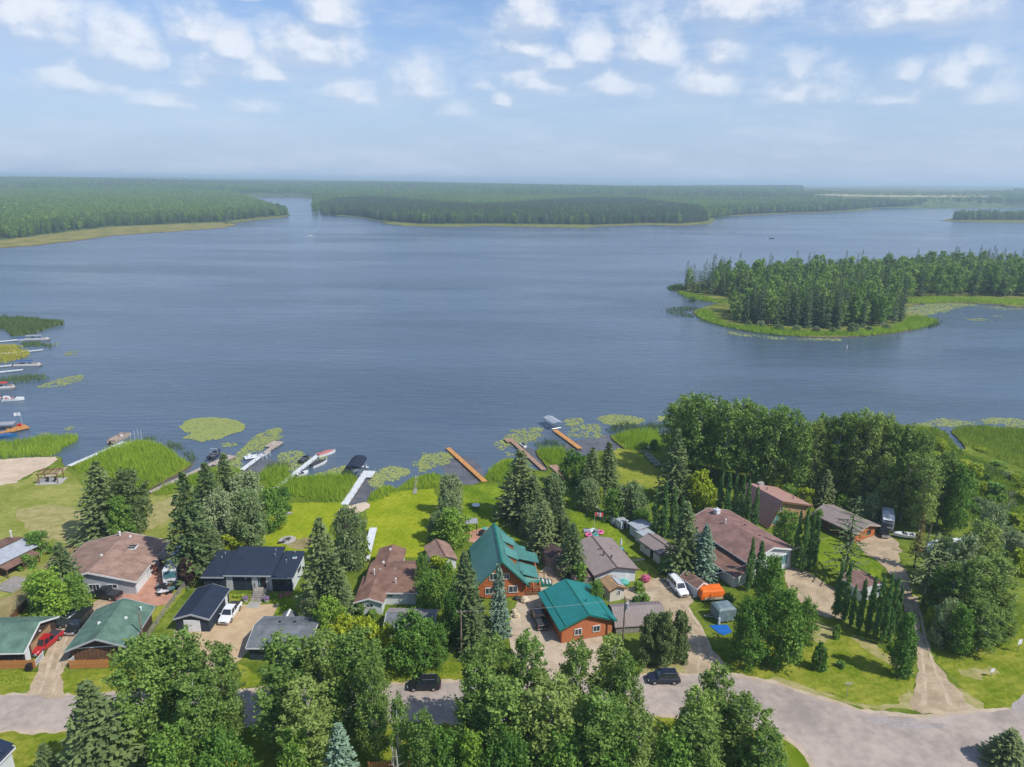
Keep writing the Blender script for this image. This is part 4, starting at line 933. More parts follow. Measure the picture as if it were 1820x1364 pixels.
# little white building behind the columnar poplar row
p = P(1533, 1058); r, R = house('shed', 'white shed with dark mauve roof behind the columnar poplar row', 'shed', (p.x, p.y + .8), 22, 5.2, 4.6, 2.4, 3.1, 'white_siding', 'shingle_mauve', over=.35, gover=.3, fascia='white_paint')
door(r, frame_of('F', 5.2, 4.6), -1, .9, 1.9, 'white_paint'); window(r, frame_of('F', 5.2, 4.6), 1.2, 1.5, 1, .8)
# corner of a white house at the bottom left
r = empty('white_house', (-66.4, 68.3, 0), math.radians(-4), 'white house corner with dark panel roof at bottom left of frame', 'house')
m = MB(); gable_walls(m, 8, 9, 3.2, 4.6); m.build('wall', MATS['white_siding'], r); R = roof_slopes(r, 8, 9, 3.2, 4.6, 'navy_metal', .35, .3, fascia='white_paint')
for k in range(5):
    m = MB(); y = -3.6 + k * 1.75; m.xz([(.5, 4.7), (4.0, 3.47), (4.0, 3.53), (.5, 4.76)], y, y + 1.65); m.build('solar_panel', MATS['solar_glass'], R)
window(r, frame_of('R', 8, 9), 2, 1.7, 1.2, 1.0)
# ---------------------------------------------------------------- foliage
leafmat('leaf_poplar', (0.084, 0.160, 0.029), (0.299, 0.436, 0.100), (0.350, 0.445, 0.095))
leafmat('leaf_broad', (0.077, 0.169, 0.026), (0.276, 0.434, 0.077), (0.323, 0.486, 0.050))
leafmat('leaf_lime', (0.243, 0.320, 0.018), (0.461, 0.512, 0.045), None)
leafmat('leaf_willow', (0.122, 0.181, 0.073), (0.333, 0.427, 0.177), (0.358, 0.405, 0.224))
leafmat('leaf_column', (0.053, 0.130, 0.040), (0.192, 0.330, 0.085), None)
leafmat('leaf_dark', (0.046, 0.122, 0.022), (0.176, 0.321, 0.051), None)
leafmat('leaf_purple', (0.051, 0.023, 0.026), (0.109, 0.058, 0.051), None)
leafmat('needle', (0.043, 0.085, 0.032), (0.222, 0.288, 0.099), (0.208, 0.235, 0.093), trans=.14)
leafmat('needle_blue', (0.078, 0.136, 0.094), (0.264, 0.380, 0.259), None, trans=.10)
leafmat('needle_rust', (0.072, 0.068, 0.022), (0.228, 0.176, 0.055), None, trans=.12)
leafmat('reed', (0.196, 0.310, 0.026), (0.425, 0.520, 0.061), None, trans=.45)
leafmat('marsh_leaf', (0.110, 0.190, 0.018), (0.330, 0.390, 0.050), None, trans=.4)
leafmat('reed_dark', (0.072, 0.123, 0.041), (0.160, 0.225, 0.072), None, trans=.3)
leafmat('reed_gold', (0.319, 0.319, 0.043), (0.551, 0.493, 0.102), None, trans=.3)
leafmat('lily', (0.22, 0.26, 0.055), (0.36, 0.39, 0.13), None, trans=.1)
leafmat('leaf_birch', (0.098, 0.164, 0.035), (0.315, 0.435, 0.106), (0.350, 0.418, 0.120), trans=.36)
leafmat('needle_light', (0.085, 0.130, 0.041), (0.270, 0.339, 0.120), None, trans=.2)
leafmat('leaf_far', (0.101, 0.189, 0.034), (0.335, 0.487, 0.098), (0.380, 0.480, 0.114))
leafmat('needle_far', (0.034, 0.070, 0.031), (0.163, 0.228, 0.090), None, trans=.1)
M('bark_pale', (0.42, 0.40, 0.35), rough=.9, scale=3, var=.3)
M('bark_grey', (0.17, 0.145, 0.12), rough=.9, scale=3, var=.3)
M('bark_dark', (0.07, 0.05, 0.038), rough=.9, scale=3, var=.3)

def leaf_arrays(cen, nrm, size, tint, R, aspect=1.5):
    n = len(cen)
    t = R.normal(size=(n, 3)); t -= (t * nrm).sum(1, keepdims=True) * nrm
    t /= np.linalg.norm(t, axis=1, keepdims=True) + 1e-9
    b = np.cross(nrm, t)
    s = size[:, None]
    v = np.stack([cen - t * s * aspect * .5, cen + b * s * .5, cen + t * s * aspect * .5, cen - b * s * .5], 1).reshape(-1, 3)
    f = np.arange(4 * n).reshape(-1, 4)
    return v, f, tint

def unit(a): return a / (np.linalg.norm(a, axis=1, keepdims=True) + 1e-9)

def profile(kind, t):
    """crown radius along the crown, t from 0 (bottom) to 1 (top)"""
    if kind == 'poplar': return np.sqrt(np.clip(1 - ((t - .46) / .60) ** 2, 0.03, 1))
    if kind == 'column': return np.clip(np.minimum(1.0, t * 5 + .45) * np.minimum(1, (1.0 - t) * 2.1 + .07), 0, 1)
    if kind == 'cone': return np.clip(1 - t, 0, 1) ** .8
    return np.sqrt(np.clip(1 - ((t - .40) / .62) ** 2, 0.02, 1))

def leafy(seed, h, rad, z0, prof, nclump, per, lsize, cr, flat=.8, stems=1, bark=.16, limb=16, aspect=1.5, up=.35, asc=.5):
    """trunk mesh and crown mesh of a leafy tree"""
    R = np.random.default_rng(seed); cs = []; rs = []
    lop = R.uniform(.60, 1.30, 6)
    for k in range(nclump):
        t = (k + R.random()) / nclump if k % 3 else R.random()
        t = t ** .9
        a = R.random() * 2 * np.pi
        rr = rad * profile(prof, t) * lop[int(a / 1.0472) % 6]
        q = rr * np.sqrt(R.uniform(.12, 1.0)) * .88
        cs.append((q * np.cos(a), q * np.sin(a), z0 + (h - z0) * t * .94)); rs.append(cr * R.uniform(.65, 1.3) * (1.0 - .38 * t))
    cs = np.array(cs); rs = np.array(rs)
    V = []; N = []; SZ = []; T = []
    for c, r in zip(cs, rs):
        n = int(per * (r / cr) ** 1.5)
        out = np.array([c[0], c[1], 0.0]); out = out / (np.linalg.norm(out) + .3)
        ax = out * (1 - asc) + np.array([0, 0, 1.0]) * asc + R.normal(0, .22, 3); ax /= np.linalg.norm(ax)
        s = np.clip(R.normal(0, .55, n), -1.1, 1.25)
        d = R.normal(size=(n, 3)); d -= (d @ ax)[:, None] * ax
        wdt = r * .40 * (1.05 - .55 * np.clip(s, -1, 1.2) * .8)
        p = c + ax * (s * r * 1.05)[:, None] + d * wdt[:, None] * np.array([1, 1, flat])
        nn = unit(d * .5 + R.normal(size=(n, 3)) * 1.0 + np.array([0, 0, up]) + out * .35)
        V.append(p); N.append(nn); SZ.append(lsize * R.uniform(.6, 1.4, n)); ct = R.uniform(.10, .75)
        T.append(np.clip(ct + R.normal(0, .28, n), 0, 1))
    V = np.concatenate(V); V[:, 2] = np.maximum(V[:, 2], .08)
    v, f, t = leaf_arrays(V, np.concatenate(N), np.concatenate(SZ), np.concatenate(T), R, aspect)
    m = MB(); rr = random.Random(seed)
    for s in range(stems):
        ox, oy = (0, 0) if stems == 1 else (rr.uniform(-.4, .4), rr.uniform(-.4, .4))
        pts = [Vector((ox, oy, -.3))]; K = 6
        for k in range(1, K + 1):
            pts.append(Vector((ox * (1 + k * .5) + rr.uniform(-.12, .12) * k ** .5, oy * (1 + k * .5) + rr.uniform(-.12, .12) * k ** .5, h * .90 * k / K)))
        b0 = bark / (stems ** .5)
        for k in range(K): m.tube(pts[k], pts[k + 1], b0 * (1 - k / K * .88), b0 * (1 - (k + 1) / K * .88), 6)
        idx = rr.sample(range(nclump), min(limb // stems + 1, nclump))
        for i in idx:
            c = Vector(cs[i]); z = max(z0 * .6, c.z - (abs(c.x) + abs(c.y)) * rr.uniform(.5, .9)); j = min(K - 1, max(0, int(z / (h * .9) * K))); q = (z / (h * .9) * K) - j
            a = pts[j].lerp(pts[j + 1], min(1, max(0, q))); m.tube(a, a.lerp(c, .95), b0 * .34, b0 * .1, 4)
    return m, v, f, t

def conifer(seed, h, rad, z0, nwh=36, per=9, tw=.26, droop=.32, gap=0.0, power=.64, segs=4, needles=900):
    R = np.random.default_rng(seed); A = []; B = []; C = []; D = []; T = []
    for k in range(nwh):
        t = (k + R.random() * .8) / nwh
        z = z0 + (h - z0) * t
        if gap and R.random() < gap: continue
        L = rad * max(0.04, (1 - t)) ** power
        n = max(4, int(per * (1 - .4 * t)))
        off = R.random() * 6.28
        for j in range(n):
            a = off + 2 * np.pi * j / n + R.normal(0, .16); l = L * R.uniform(.62, 1.15)
            dr = droop * R.uniform(.5, 1.5) * (1 - .75 * t); tint = np.clip(R.uniform(.1, .75), 0, 1)
            dx, dy = np.cos(a), np.sin(a)
            for s in range(segs):
                u0 = (s + .15 * R.random()) / segs; u1 = (s + 1.35) / segs
                def pt(u): return np.array([dx * l * u, dy * l * u, z - dr * l * u + .22 * dr * l * u * u * 1.6 + R.normal(0, .02)])
                p0, p1 = pt(u0), pt(min(u1, 1.05)); wid = tw * (1.25 - .6 * u0) * (0.55 + .12 * l) * R.uniform(.7, 1.3)
                for side in (-1, 1):
                    lat = np.array([-dy, dx, 0]) * side * wid * R.uniform(.8, 1.5); lat[2] -= wid * R.uniform(.25, .8)
                    mid = p0 * .45 + p1 * .55 + lat
                    A.append(p0); B.append(mid + (p1 - p0) * R.uniform(-.1, .35)); C.append(p1); D.append(p0 * .5 + p1 * .5 + np.array([0, 0, .03])); T.append(np.clip(tint + .25 * u0 + R.normal(0, .1), 0, 1))
    v = np.stack([np.array(A), np.array(B), np.array(C), np.array(D)], 1).reshape(-1, 3); f = np.arange(len(v)).reshape(-1, 4); T = np.array(T)
    if needles:
        t = R.random(needles) ** 1.4; a = R.random(needles) * 6.28; q = rad * np.maximum(.04, 1 - t) ** power * R.uniform(.35, 1.0, needles)
        c = np.stack([q * np.cos(a), q * np.sin(a), z0 + (h - z0) * t - droop * q * .7], 1)
        v2, f2, t2 = leaf_arrays(c, unit(R.normal(size=(needles, 3)) + np.array([0, 0, .6])), R.uniform(.18, .42, needles), R.uniform(.1, .9, needles), R, 1.9)
        f = np.concatenate([f, f2 + len(v)]); v = np.concatenate([v, v2]); T = np.concatenate([T, t2])
    v[:, 2] = np.maximum(v[:, 2], .05)
    m = MB(); m.tube((0, 0, -.3), (0, 0, h * .5), .19, .11, 6); m.tube((0, 0, h * .5), (0, 0, h * .985), .11, .02, 5)
    return m, v, f, T

PROTO = {}
def proto(kind, href, wref, leaf, bark, gens):
    L = []
    for g in gens:
        m, v, f, t = g
        cm = np_mesh('crown', v, f, MATS[leaf], t)
        tm = bpy.data.meshes.new('trunk'); tm.from_pydata(m.v, [], m.f); tm.materials.append(MATS[bark])
        L.append((tm, cm))
    PROTO[kind] = (href, wref, L)
proto('poplar', 18, 6.4, 'leaf_poplar', 'bark_pale', [leafy(s, 18, 2.9, 2.4, 'poplar', 125, 130, .215, 1.0, asc=.62, bark=.20, limb=34) for s in (1, 2, 3, 4)])
proto('aspen', 16, 6.0, 'leaf_poplar', 'bark_pale', [leafy(s, 16, 2.7, 3.2, 'poplar', 84, 88, .255, 1.05, asc=.6, bark=.18, limb=26) for s in (5, 6, 7)])
proto('birch', 17, 6.2, 'leaf_birch', 'bark_pale', [leafy(s, 17, 2.8, 2.2, 'poplar', 112, 118, .205, .92, asc=.58, bark=.2, limb=40, aspect=1.8) for s in (8, 9, 10)])
proto('bushy', 9, 6.4, 'needle_light', 'bark_dark', [leafy(s, 9, 2.8, .3, 'round', 120, 110, .20, .85, asc=.55, aspect=2.2) for s in (19, 20)])
proto('broad', 8, 6.6, 'leaf_broad', 'bark_grey', [leafy(s, 8, 2.8, .6, 'round', 84, 112, .205, .92, bark=.17, asc=.45) for s in (11, 12, 13)])
proto('dark', 8, 6.6, 'leaf_dark', 'bark_grey', [leafy(s, 8, 2.8, .4, 'round', 90, 115, .20, .92, bark=.17, asc=.45) for s in (14, 15)])
proto('willow', 7, 6.4, 'leaf_willow', 'bark_grey', [leafy(s, 7, 2.8, .3, 'round', 120, 110, .165, .82, asc=.5, stems=4, bark=.2, limb=26, aspect=2.2) for s in (16, 17, 18)])
proto('lime', 4, 4.2, 'leaf_lime', 'bark_grey', [leafy(s, 4, 1.9, .2, 'round', 30, 110, .24, .75, stems=3, bark=.1) for s in (21, 22)])
proto('bush', 2.6, 3.0, 'leaf_broad', 'bark_grey', [leafy(s, 2.6, 1.3, .1, 'round', 24, 90, .22, .55, stems=3, bark=.08) for s in (23, 24)])
proto('darkbush', 2.6, 3.0, 'leaf_dark', 'bark_grey', [leafy(s, 2.6, 1.35, .1, 'round', 30, 110, .18, .5, stems=3, bark=.08) for s in (25,)])
proto('purple', 3.4, 3.0, 'leaf_purple', 'bark_dark', [leafy(26, 3.4, 1.3, .2, 'round', 26, 100, .2, .55, stems=3, bark=.08)])
proto('column', 9.5, 2.75, 'leaf_column', 'bark_grey', [leafy(s, 9.5, .92, .5, 'column', 80, 100, .185, .48, flat=1.0, bark=.10, limb=10, asc=.85) for s in (31, 32, 33, 34)])
proto('fatcolumn', 9.5, 4.2, 'leaf_dark', 'bark_grey', [leafy(35, 9.5, 1.9, .5, 'column', 70, 190, .20, .8, flat=1.2, bark=.14)])
proto('spruce', 14, 4.3, 'needle', 'bark_dark', [conifer(s, 14, 3.0, .6) for s in (41, 42, 43)])
proto('slim', 14, 4.4, 'needle', 'bark_dark', [conifer(s, 14, 2.2, .5, nwh=32, per=7, tw=.34, segs=3, needles=500, droop=.45) for s in (44, 45, 46)])
proto('blue', 12, 3.9, 'needle_blue', 'bark_dark', [conifer(s, 12, 2.2, .4, nwh=34, per=9, tw=.28) for s in (47, 48)])
proto('sparse', 13, 7.6, 'needle', 'bark_dark', [conifer(s, 13, 3.8, 2.0, nwh=17, per=6, tw=.22, gap=.05, needles=60, droop=.18, power=.55, segs=6) for s in (51, 52)])
proto('rust', 12, 3.2, 'needle_rust', 'bark_dark', [conifer(53, 12, 1.6, 3.0, nwh=18, per=6, tw=.24, needles=150)])
# lighter versions for the distance
proto('fspruce', 20, 5.6, 'needle_far', 'bark_dark', [conifer(s, 20, 2.7, .6, nwh=20, per=6, tw=.62, segs=2, needles=260, droop=.5) for s in (61, 62, 63)])
proto('fpoplar', 18, 8.0, 'leaf_far', 'bark_pale', [leafy(s, 18, 3.5, 3.0, 'round', 40, 36, .66, 1.6, limb=6, asc=.45) for s in (64, 65, 66)])

TR = random.Random(77)
NAMES = {'poplar': ('poplar_tree', 'poplar'), 'birch': ('birch_tree', 'birch'), 'bushy': ('bushy_spruce', 'spruce'), 'aspen': ('aspen_tree', 'aspen'), 'broad': ('leafy_tree', 'tree'), 'dark': ('leafy_tree', 'tree'), 'willow': ('willow_shrub', 'willow'), 'lime': ('yellow_green_shrub', 'shrub'), 'bush': ('garden_bush', 'bush'),
         'darkbush': ('garden_bush', 'bush'), 'purple': ('purple_shrub', 'shrub'), 'column': ('columnar_poplar', 'columnar poplar'), 'fatcolumn': ('columnar_tree', 'tree'), 'spruce': ('spruce_tree', 'spruce'), 'slim': ('spruce_tree', 'spruce'), 'blue': ('blue_spruce', 'blue spruce'),
         'sparse': ('sparse_spruce', 'spruce'), 'rust': ('browning_spruce', 'spruce'), 'fspruce': ('wild_spruce', 'spruce'), 'fpoplar': ('wild_poplar', 'poplar')}
TREES = []
def put_tree(kind, loc, h, wid, label, group=None):
    href, wref, L = PROTO[kind]
    nm, cat = NAMES[kind]
    tm, cm = L[TR.randrange(len(L))]
    o = empty(nm, loc, TR.uniform(0, 6.28), label, cat, group)
    o.scale = (wid / wref, wid / wref, h / href)
    mesh_obj('trunk', tm, o); mesh_obj('crown', cm, o)
    TREES.append((o, wid))
    return o
def tree(kind, px, base, top, wpx, label, group=None):
    """tree standing at a photo pixel, tall enough to reach another"""
    p = P(px, base); lo, hi = 0.3, 60
    for _ in range(30):
        mid = (lo + hi) / 2
        if proj((p.x, p.y, mid))[1] > top: lo = mid
        else: hi = mid
    a = proj((p.x - .5, p.y, lo * .4))[0]; b = proj((p.x + .5, p.y, lo * .4))[0]
    return put_tree(kind, p, lo, wpx / (b - a), label, group)
def tree_top(kind, px, top, h, wpx, label, group=None):
    if kind in ('poplar', 'birch'): wpx *= TR.uniform(.86, 1.12); top += 9; h *= .97
    """tall tree near the camera whose foot is below the frame: found from its tip"""
    p = P(px, top, h)
    a = proj((p.x - .5, p.y, h * .7))[0]; b = proj((p.x + .5, p.y, h * .7))[0]
    return put_tree(kind, (p.x, p.y, 0), h, wpx / (b - a), label, group)

# ---------------------------------------------------------------- trees of the near shore, one by one
T_ = tree
T_('spruce', 190, 958, 822, 82, 'left spruce of the pair standing alone on the pale lawn')
T_('bushy', 236, 952, 832, 84, 'broad right spruce of the pair standing alone on the pale lawn')
T_('broad', 222, 965, 880, 70, 'round leafy tree low between the lone lawn spruces')
T_('bush', 66, 985, 948, 56, 'green bush by the grey metal roof cabin at the left edge')
T_('bush', 50, 1008, 988, 34, 'low bush at the foot of the left edge cabin wall')
T_('spruce', 118, 1052, 966, 58, 'thin spruce rising behind the broad tree by the skylight bungalow')
T_('broad', 92, 1098, 1012, 100, 'wide leafy tree shading parked cars beside the green garages')
T_('broad', 138, 1085, 1018, 70, 'smaller leafy tree against the grey front of the skylight bungalow')
T_('broad', 70, 1075, 1020, 55, 'leafy tree leaning over the dirt track left of the parked cars')
T_('spruce', 346, 1020, 840, 76, 'tallest spruce standing behind the parked motorhome')
T_('spruce', 376, 935, 822, 58, 'spruce in the hedge row, second behind the motorhome spruce')
T_('spruce', 408, 912, 806, 52, 'spruce at the lake end of the hedge row')
T_('purple', 334, 1042, 992, 32, 'dark purple shrub between motorhome and tall spruce')
T_('willow', 400, 975, 872, 82, 'grey green willow in the hedge row nearest the navy house')
T_('willow', 446, 968, 872, 92, 'large willow at the middle of the hedge row')
T_('willow', 440, 915, 838, 86, 'pale willow at the lake end of the hedge row')
T_('broad', 480, 945, 868, 64, 'green leafy tree on the lawn side of the hedge row')
T_('dark', 502, 912, 866, 46, 'dark round bush at the lawn corner of the hedge row')
T_('lime', 410, 985, 952, 44, 'light green shrub behind the navy house roof corner')
T_('willow', 378, 995, 930, 50, 'willow shrub beside the tall motorhome spruce')
T_('broad', 360, 920, 865, 40, 'leafy bush low between the two hedge row spruces')
T_('spruce', 578, 1092, 922, 78, 'tall spruce right of the navy house')
T_('spruce', 600, 1105, 985, 60, 'shorter spruce half hidden at right of the navy house spruce')
T_('willow', 622, 1012, 902, 72, 'willow behind the navy house spruce by the white stored dock')
T_('lime', 640, 1000, 955, 40, 'light green shrub at the foot of the willow by the stored dock')
T_('willow', 556, 1110, 1050, 56, 'grey shrub between the navy house lawn and grey garage')
T_('broad', 590, 1130, 1060, 66, 'leafy tree behind the two lean-to roofs')
T_('lime', 615, 1165, 1098, 66, 'yellow green shrub left of the two tone shed')
T_('lime', 655, 1165, 1100, 66, 'yellow green shrub below the white bungalow wing')
T_('lime', 690, 1165, 1108, 44, 'yellow green shrub touching the two tone shed')
T_('dark', 740, 1188, 1088, 104, 'dark round tree in front of the two tone shed')
T_('dark', 776, 1180, 1110, 60, 'dark leafy tree beside the utility pole')
T_('bush', 640, 1094, 1072, 22, 'small round bush at the white bungalow gable')
T_('bush', 662, 1095, 1084, 26, 'low bush along the white bungalow gable wall')
T_('broad', 752, 1055, 985, 40, 'young leafy tree right of the white bungalow roof')
T_('lime', 780, 1050, 990, 50, 'light green shrub in front of the low brown shed')
T_('broad', 768, 1090, 1015, 62, 'leafy tree at the right wall of the white bungalow')
T_('broad', 798, 1075, 1000, 46, 'leafy tree between brown shed and log house')
T_('spruce', 828, 1130, 982, 66, 'tall spruce covering the left corner of the log house')
T_('spruce', 842, 1160, 1080, 50, 'light green young spruce by the utility pole')
T_('dark', 806, 1140, 1050, 50, 'dark tree filling the gap left of the utility pole')
T_('blue', 886, 1128, 1002, 44, 'blue spruce before the log house front gable')
T_('broad', 804, 970, 902, 76, 'round green tree beside the log house ridge')
T_('willow', 778, 962, 910, 46, 'grey willow left of the round green tree')
T_('willow', 800, 915, 843, 54, 'grey willow at the lake end of the hedge by the little walkway')
T_('willow', 800, 940, 875, 52, 'grey willow in the middle of the hedge by the little walkway')
T_('spruce', 924, 922, 800, 74, 'big spruce by the lake behind the log house')
T_('spruce', 946, 935, 845, 56, 'shorter spruce leaning on the big lakeside spruce')
T_('willow', 982, 905, 843, 60, 'willow right of the big lakeside spruce')
T_('willow', 942, 952, 896, 52, 'willow below the big lakeside spruce')
T_('spruce', 965, 985, 892, 56, 'spruce nearest the log house dormers')
T_('spruce', 993, 975, 882, 40, 'narrow spruce in the row behind the dark roofed garden shed')
T_('spruce', 1016, 1022, 930, 46, 'spruce beside the taupe roof bungalow')
T_('spruce', 1006, 985, 920, 34, 'small spruce behind the garden sheds')
T_('bush', 1032, 1040, 1005, 40, 'bush against the taupe roof bungalow corner')
T_('broad', 1058, 1085, 1030, 40, 'leafy bush between teal garage and cream shed')
T_('dark', 1020, 865, 798, 56, 'dark round tree by the orange dock end')
T_('spruce', 1050, 885, 796, 46, 'left spruce of the pair above the stone edging')
T_('spruce', 1079, 878, 786, 44, 'right spruce of the pair above the stone edging')
T_('willow', 1046, 905, 852, 56, 'willow at the foot of the paired lakeside spruces')
T_('willow', 1122, 925, 858, 70, 'round willow beside the small white huts')
T_('broad', 1090, 925, 868, 56, 'leafy shrub left of the round willow')
T_('lime', 1062, 895, 868, 32, 'light green shrub on the stone edging')
T_('dark', 1140, 940, 905, 44, 'dark bush behind the white playhouse shed')
T_('bush', 1162, 800, 782, 18, 'small dark bush at the reed edge beside the boat rails')
T_('bush', 1142, 801, 785, 18, 'small dark bush nearest the cleared channel')
T_('spruce', 1196, 890, 763, 54, 'tall spruce beside the dry boat rails')
for x, b, t, wd, lb in ((1163, 955, 868, 22, 'leftmost columnar poplar behind the white garden shed'), (1178, 958, 858, 22, 'second columnar poplar behind the white garden shed'), (1194, 957, 866, 22, 'third columnar poplar behind the white garden shed'), (1209, 950, 878, 20, 'rightmost columnar poplar behind the white garden shed')):
    T_('column', x, b, t, wd, lb, 'columnar poplars behind the white garden shed')
T_('lime', 1238, 900, 838, 52, 'bright green tree between two rows of columnar poplars')
T_('lime', 1256, 915, 862, 40, 'yellow green shrub left of the a-frame poplars')
for x, b, t, wd, lb in ((1276, 930, 842, 19, 'leftmost columnar poplar left of the a-frame roof'), (1289, 935, 838, 19, 'second columnar poplar left of the a-frame roof'), (1302, 935, 842, 19, 'middle columnar poplar left of the a-frame roof'), (1314, 938, 840, 18, 'fourth columnar poplar left of the a-frame roof'), (1325, 932, 852, 17, 'columnar poplar touching the a-frame roof edge'), (1339, 945, 864, 20, 'lone columnar poplar in front of the steep a-frame slope')):
    T_('column', x, b, t, wd, lb, 'columnar poplars beside the a-frame house')
T_('spruce', 1212, 1022, 893, 62, 'taller spruce before the large white house')
T_('blue', 1248, 1030, 932, 52, 'shorter bluish spruce before the large white house')
T_('bush', 1190, 1015, 990, 40, 'bush beside the white garden shed gable')
T_('column', 1329, 1050, 952, 20, 'narrow columnar tree before the large house gable')
T_('column', 1346, 1045, 958, 26, 'columnar tree beside the large house teal window')
T_('broad', 1362, 1105, 985, 76, 'tall leafy tree before the large white house gable')
T_('dark', 1330, 1178, 1062, 84, 'dense leafy tree beside the tarp covered camper')
T_('broad', 1385, 1182, 1045, 96, 'large round leafy tree left of the mown verge')
T_('broad', 1425, 1150, 1062, 50, 'leafy tree at the concrete drive edge')
T_('bush', 1292, 1080, 1055, 26, 'bright bush behind the orange tarp trailer')
for x, b, t, wd, lb in ((1411, 1012, 905, 19, 'leftmost columnar poplar right of the large white house'), (1423, 1016, 900, 19, 'second columnar poplar right of the large white house'), (1435, 1014, 908, 18, 'third columnar poplar right of the large white house'), (1446, 1005, 918, 16, 'rightmost columnar poplar right of the large white house')):
    T_('column', x, b, t, wd, lb, 'columnar poplars right of the large white house')
T_('broad', 1392, 968, 906, 58, 'small leafy tree before the a-frame entrance')
T_('broad', 1452, 935, 905, 28, 'small leafy tree between a-frame and log cabin')
T_('sparse', 1500, 1030, 880, 92, 'gaunt sparse spruce in front of the log cabin')
T_('sparse', 1640, 1075, 945, 100, 'gaunt sparse spruce over the gravel drive')
T_('rust', 1624, 1010, 905, 30, 'browning thin spruce beside the covered boat')
row = [(1484, 1098, 998, 21), (1497, 1105, 994, 21), (1511, 1112, 1036, 15), (1525, 1120, 1026, 20), (1541, 1127, 1020, 20), (1554, 1136, 1018, 20), (1566, 1146, 1016, 19), (1578, 1142, 1022, 20), (1591, 1120, 1040, 16)]
ordw = ['first columnar poplar from the concrete drive', 'second columnar poplar from the concrete drive', 'shortest thin columnar poplar in the front row', 'fourth columnar poplar from the concrete drive', 'fifth columnar poplar from the concrete drive', 'sixth columnar poplar from the concrete drive', 'seventh columnar poplar from the concrete drive', 'next to last columnar poplar near the gravel drive', 'last columnar poplar nearest the gravel drive']
for (x, b, t, wd), lb in zip(row, ordw): T_('column', x, b, t, wd, lb, 'row of columnar poplars beside the concrete drive')
T_('fatcolumn', 1598, 1202, 1088, 48, 'rounded dense tree at the mouth of the gravel drive')
T_('darkbush', 1453, 1190, 1146, 38, 'clipped round dark bush on the mown verge')
T_('bush', 1486, 1136, 1112, 16, 'tiny sapling bush on the mown verge')
T_('bush', 1495, 1186, 1176, 20, 'low flat shrub right of the clipped round bush')
T_('bushy', 1150, 1178, 1088, 50, 'left bushy spruce of the clump by the barn shed')
T_('bushy', 1176, 1182, 1084, 56, 'middle bushy spruce of the clump by the barn shed')
T_('bushy', 1206, 1176, 1086, 48, 'right bushy spruce of the clump by the barn shed')
T_('bushy', 1164, 1162, 1092, 50, 'rear bushy spruce of the clump by the barn shed')
# flower bed by the taupe bungalow
T_('bush', 1135, 1052, 1035, 26, 'flowering bush in the bed behind the teal tarp')
T_('bush', 1145, 1070, 1056, 28, 'low bush on the gravel edge of the flower bed')
T_('darkbush', 1130, 1072, 1060, 20, 'dark bush in the stone yard flower bed')
# stand of tall trees behind the a-frame house
g = 'tall trees in the stand behind the a-frame house'
stand = [(1196, 842, 712, 60), (1215, 830, 698, 62), (1238, 850, 694, 66), (1262, 840, 702, 60), (1285, 862, 708, 62), (1308, 850, 706, 62), (1332, 868, 712, 58), (1352, 858, 720, 56), (1372, 876, 716, 54), (1392, 870, 722, 54), (1412, 884, 738, 46),
         (1222, 815, 715, 60), (1250, 812, 708, 58), (1290, 822, 712, 60), (1330, 830, 718, 56), (1370, 842, 726, 52), (1440, 880, 735, 48), (1456, 872, 724, 56), (1480, 885, 722, 58), (1504, 876, 720, 60), (1528, 893, 716, 62), (1552, 888, 724, 60), (1575, 902, 738, 56), (1545, 868, 728, 56), (1500, 862, 730, 54),
         (1600, 905, 742, 52), (1622, 915, 756, 52), (1648, 925, 768, 56), (1668, 938, 790, 56), (1600, 925, 790, 56), (1632, 945, 800, 60), (1660, 955, 815, 60), (1565, 915, 795, 46)]
for i, (x, b, t, wd) in enumerate(stand):
    rows = [q for q in stand if (q[0] < 1425) == (x < 1425) and q[0] <= 1640]; fr = [q for q in rows if (q[1] >= 868 if x > 1425 else stand.index(q) < 11)]; row_, rn = (fr, 'front row') if (x, b, t, wd) in fr else ([q for q in rows if q not in fr], 'rear row')
    k_ = sorted((q[0], q[1]) for q in row_).index((x, b)) if x <= 1640 else 0
    lb = ('tall dark poplar, %s from left in the %s left behind the a-frame house' if x < 1425 else 'tall pale birch, %s from left in the %s right of the a-frame house') % (ORD[k_], rn)
    if x > 1640: continue
    T_('aspen' if x < 1425 else 'birch', x, b, t + (0 if x < 1425 else 8), wd * 1.05, lb, g + (' left half' if x < 1425 else ' right half'))
T_('spruce', 1464, 900, 836, 34, 'small spruce behind the brown log cabin')
T_('spruce', 1540, 908, 842, 34, 'spruce behind the parked camper van')
for k, (x, b, t, wd) in enumerate(((1400, 892, 860, 40), (1430, 900, 868, 36), (1497, 905, 878, 30), (1375, 880, 850, 36), (1345, 872, 838, 36))): T_('lime' if k % 2 else 'broad', x, b, t, wd, ['leafy bush right behind the a-frame chimney', 'light green bush between a-frame and small spruce', 'leafy bush behind the log cabin ridge', 'light green bush behind the a-frame ridge', 'leafy bush behind the a-frame apex'][k])
T_('willow', 1545, 922, 876, 46, 'grey willow behind the camper van roof')
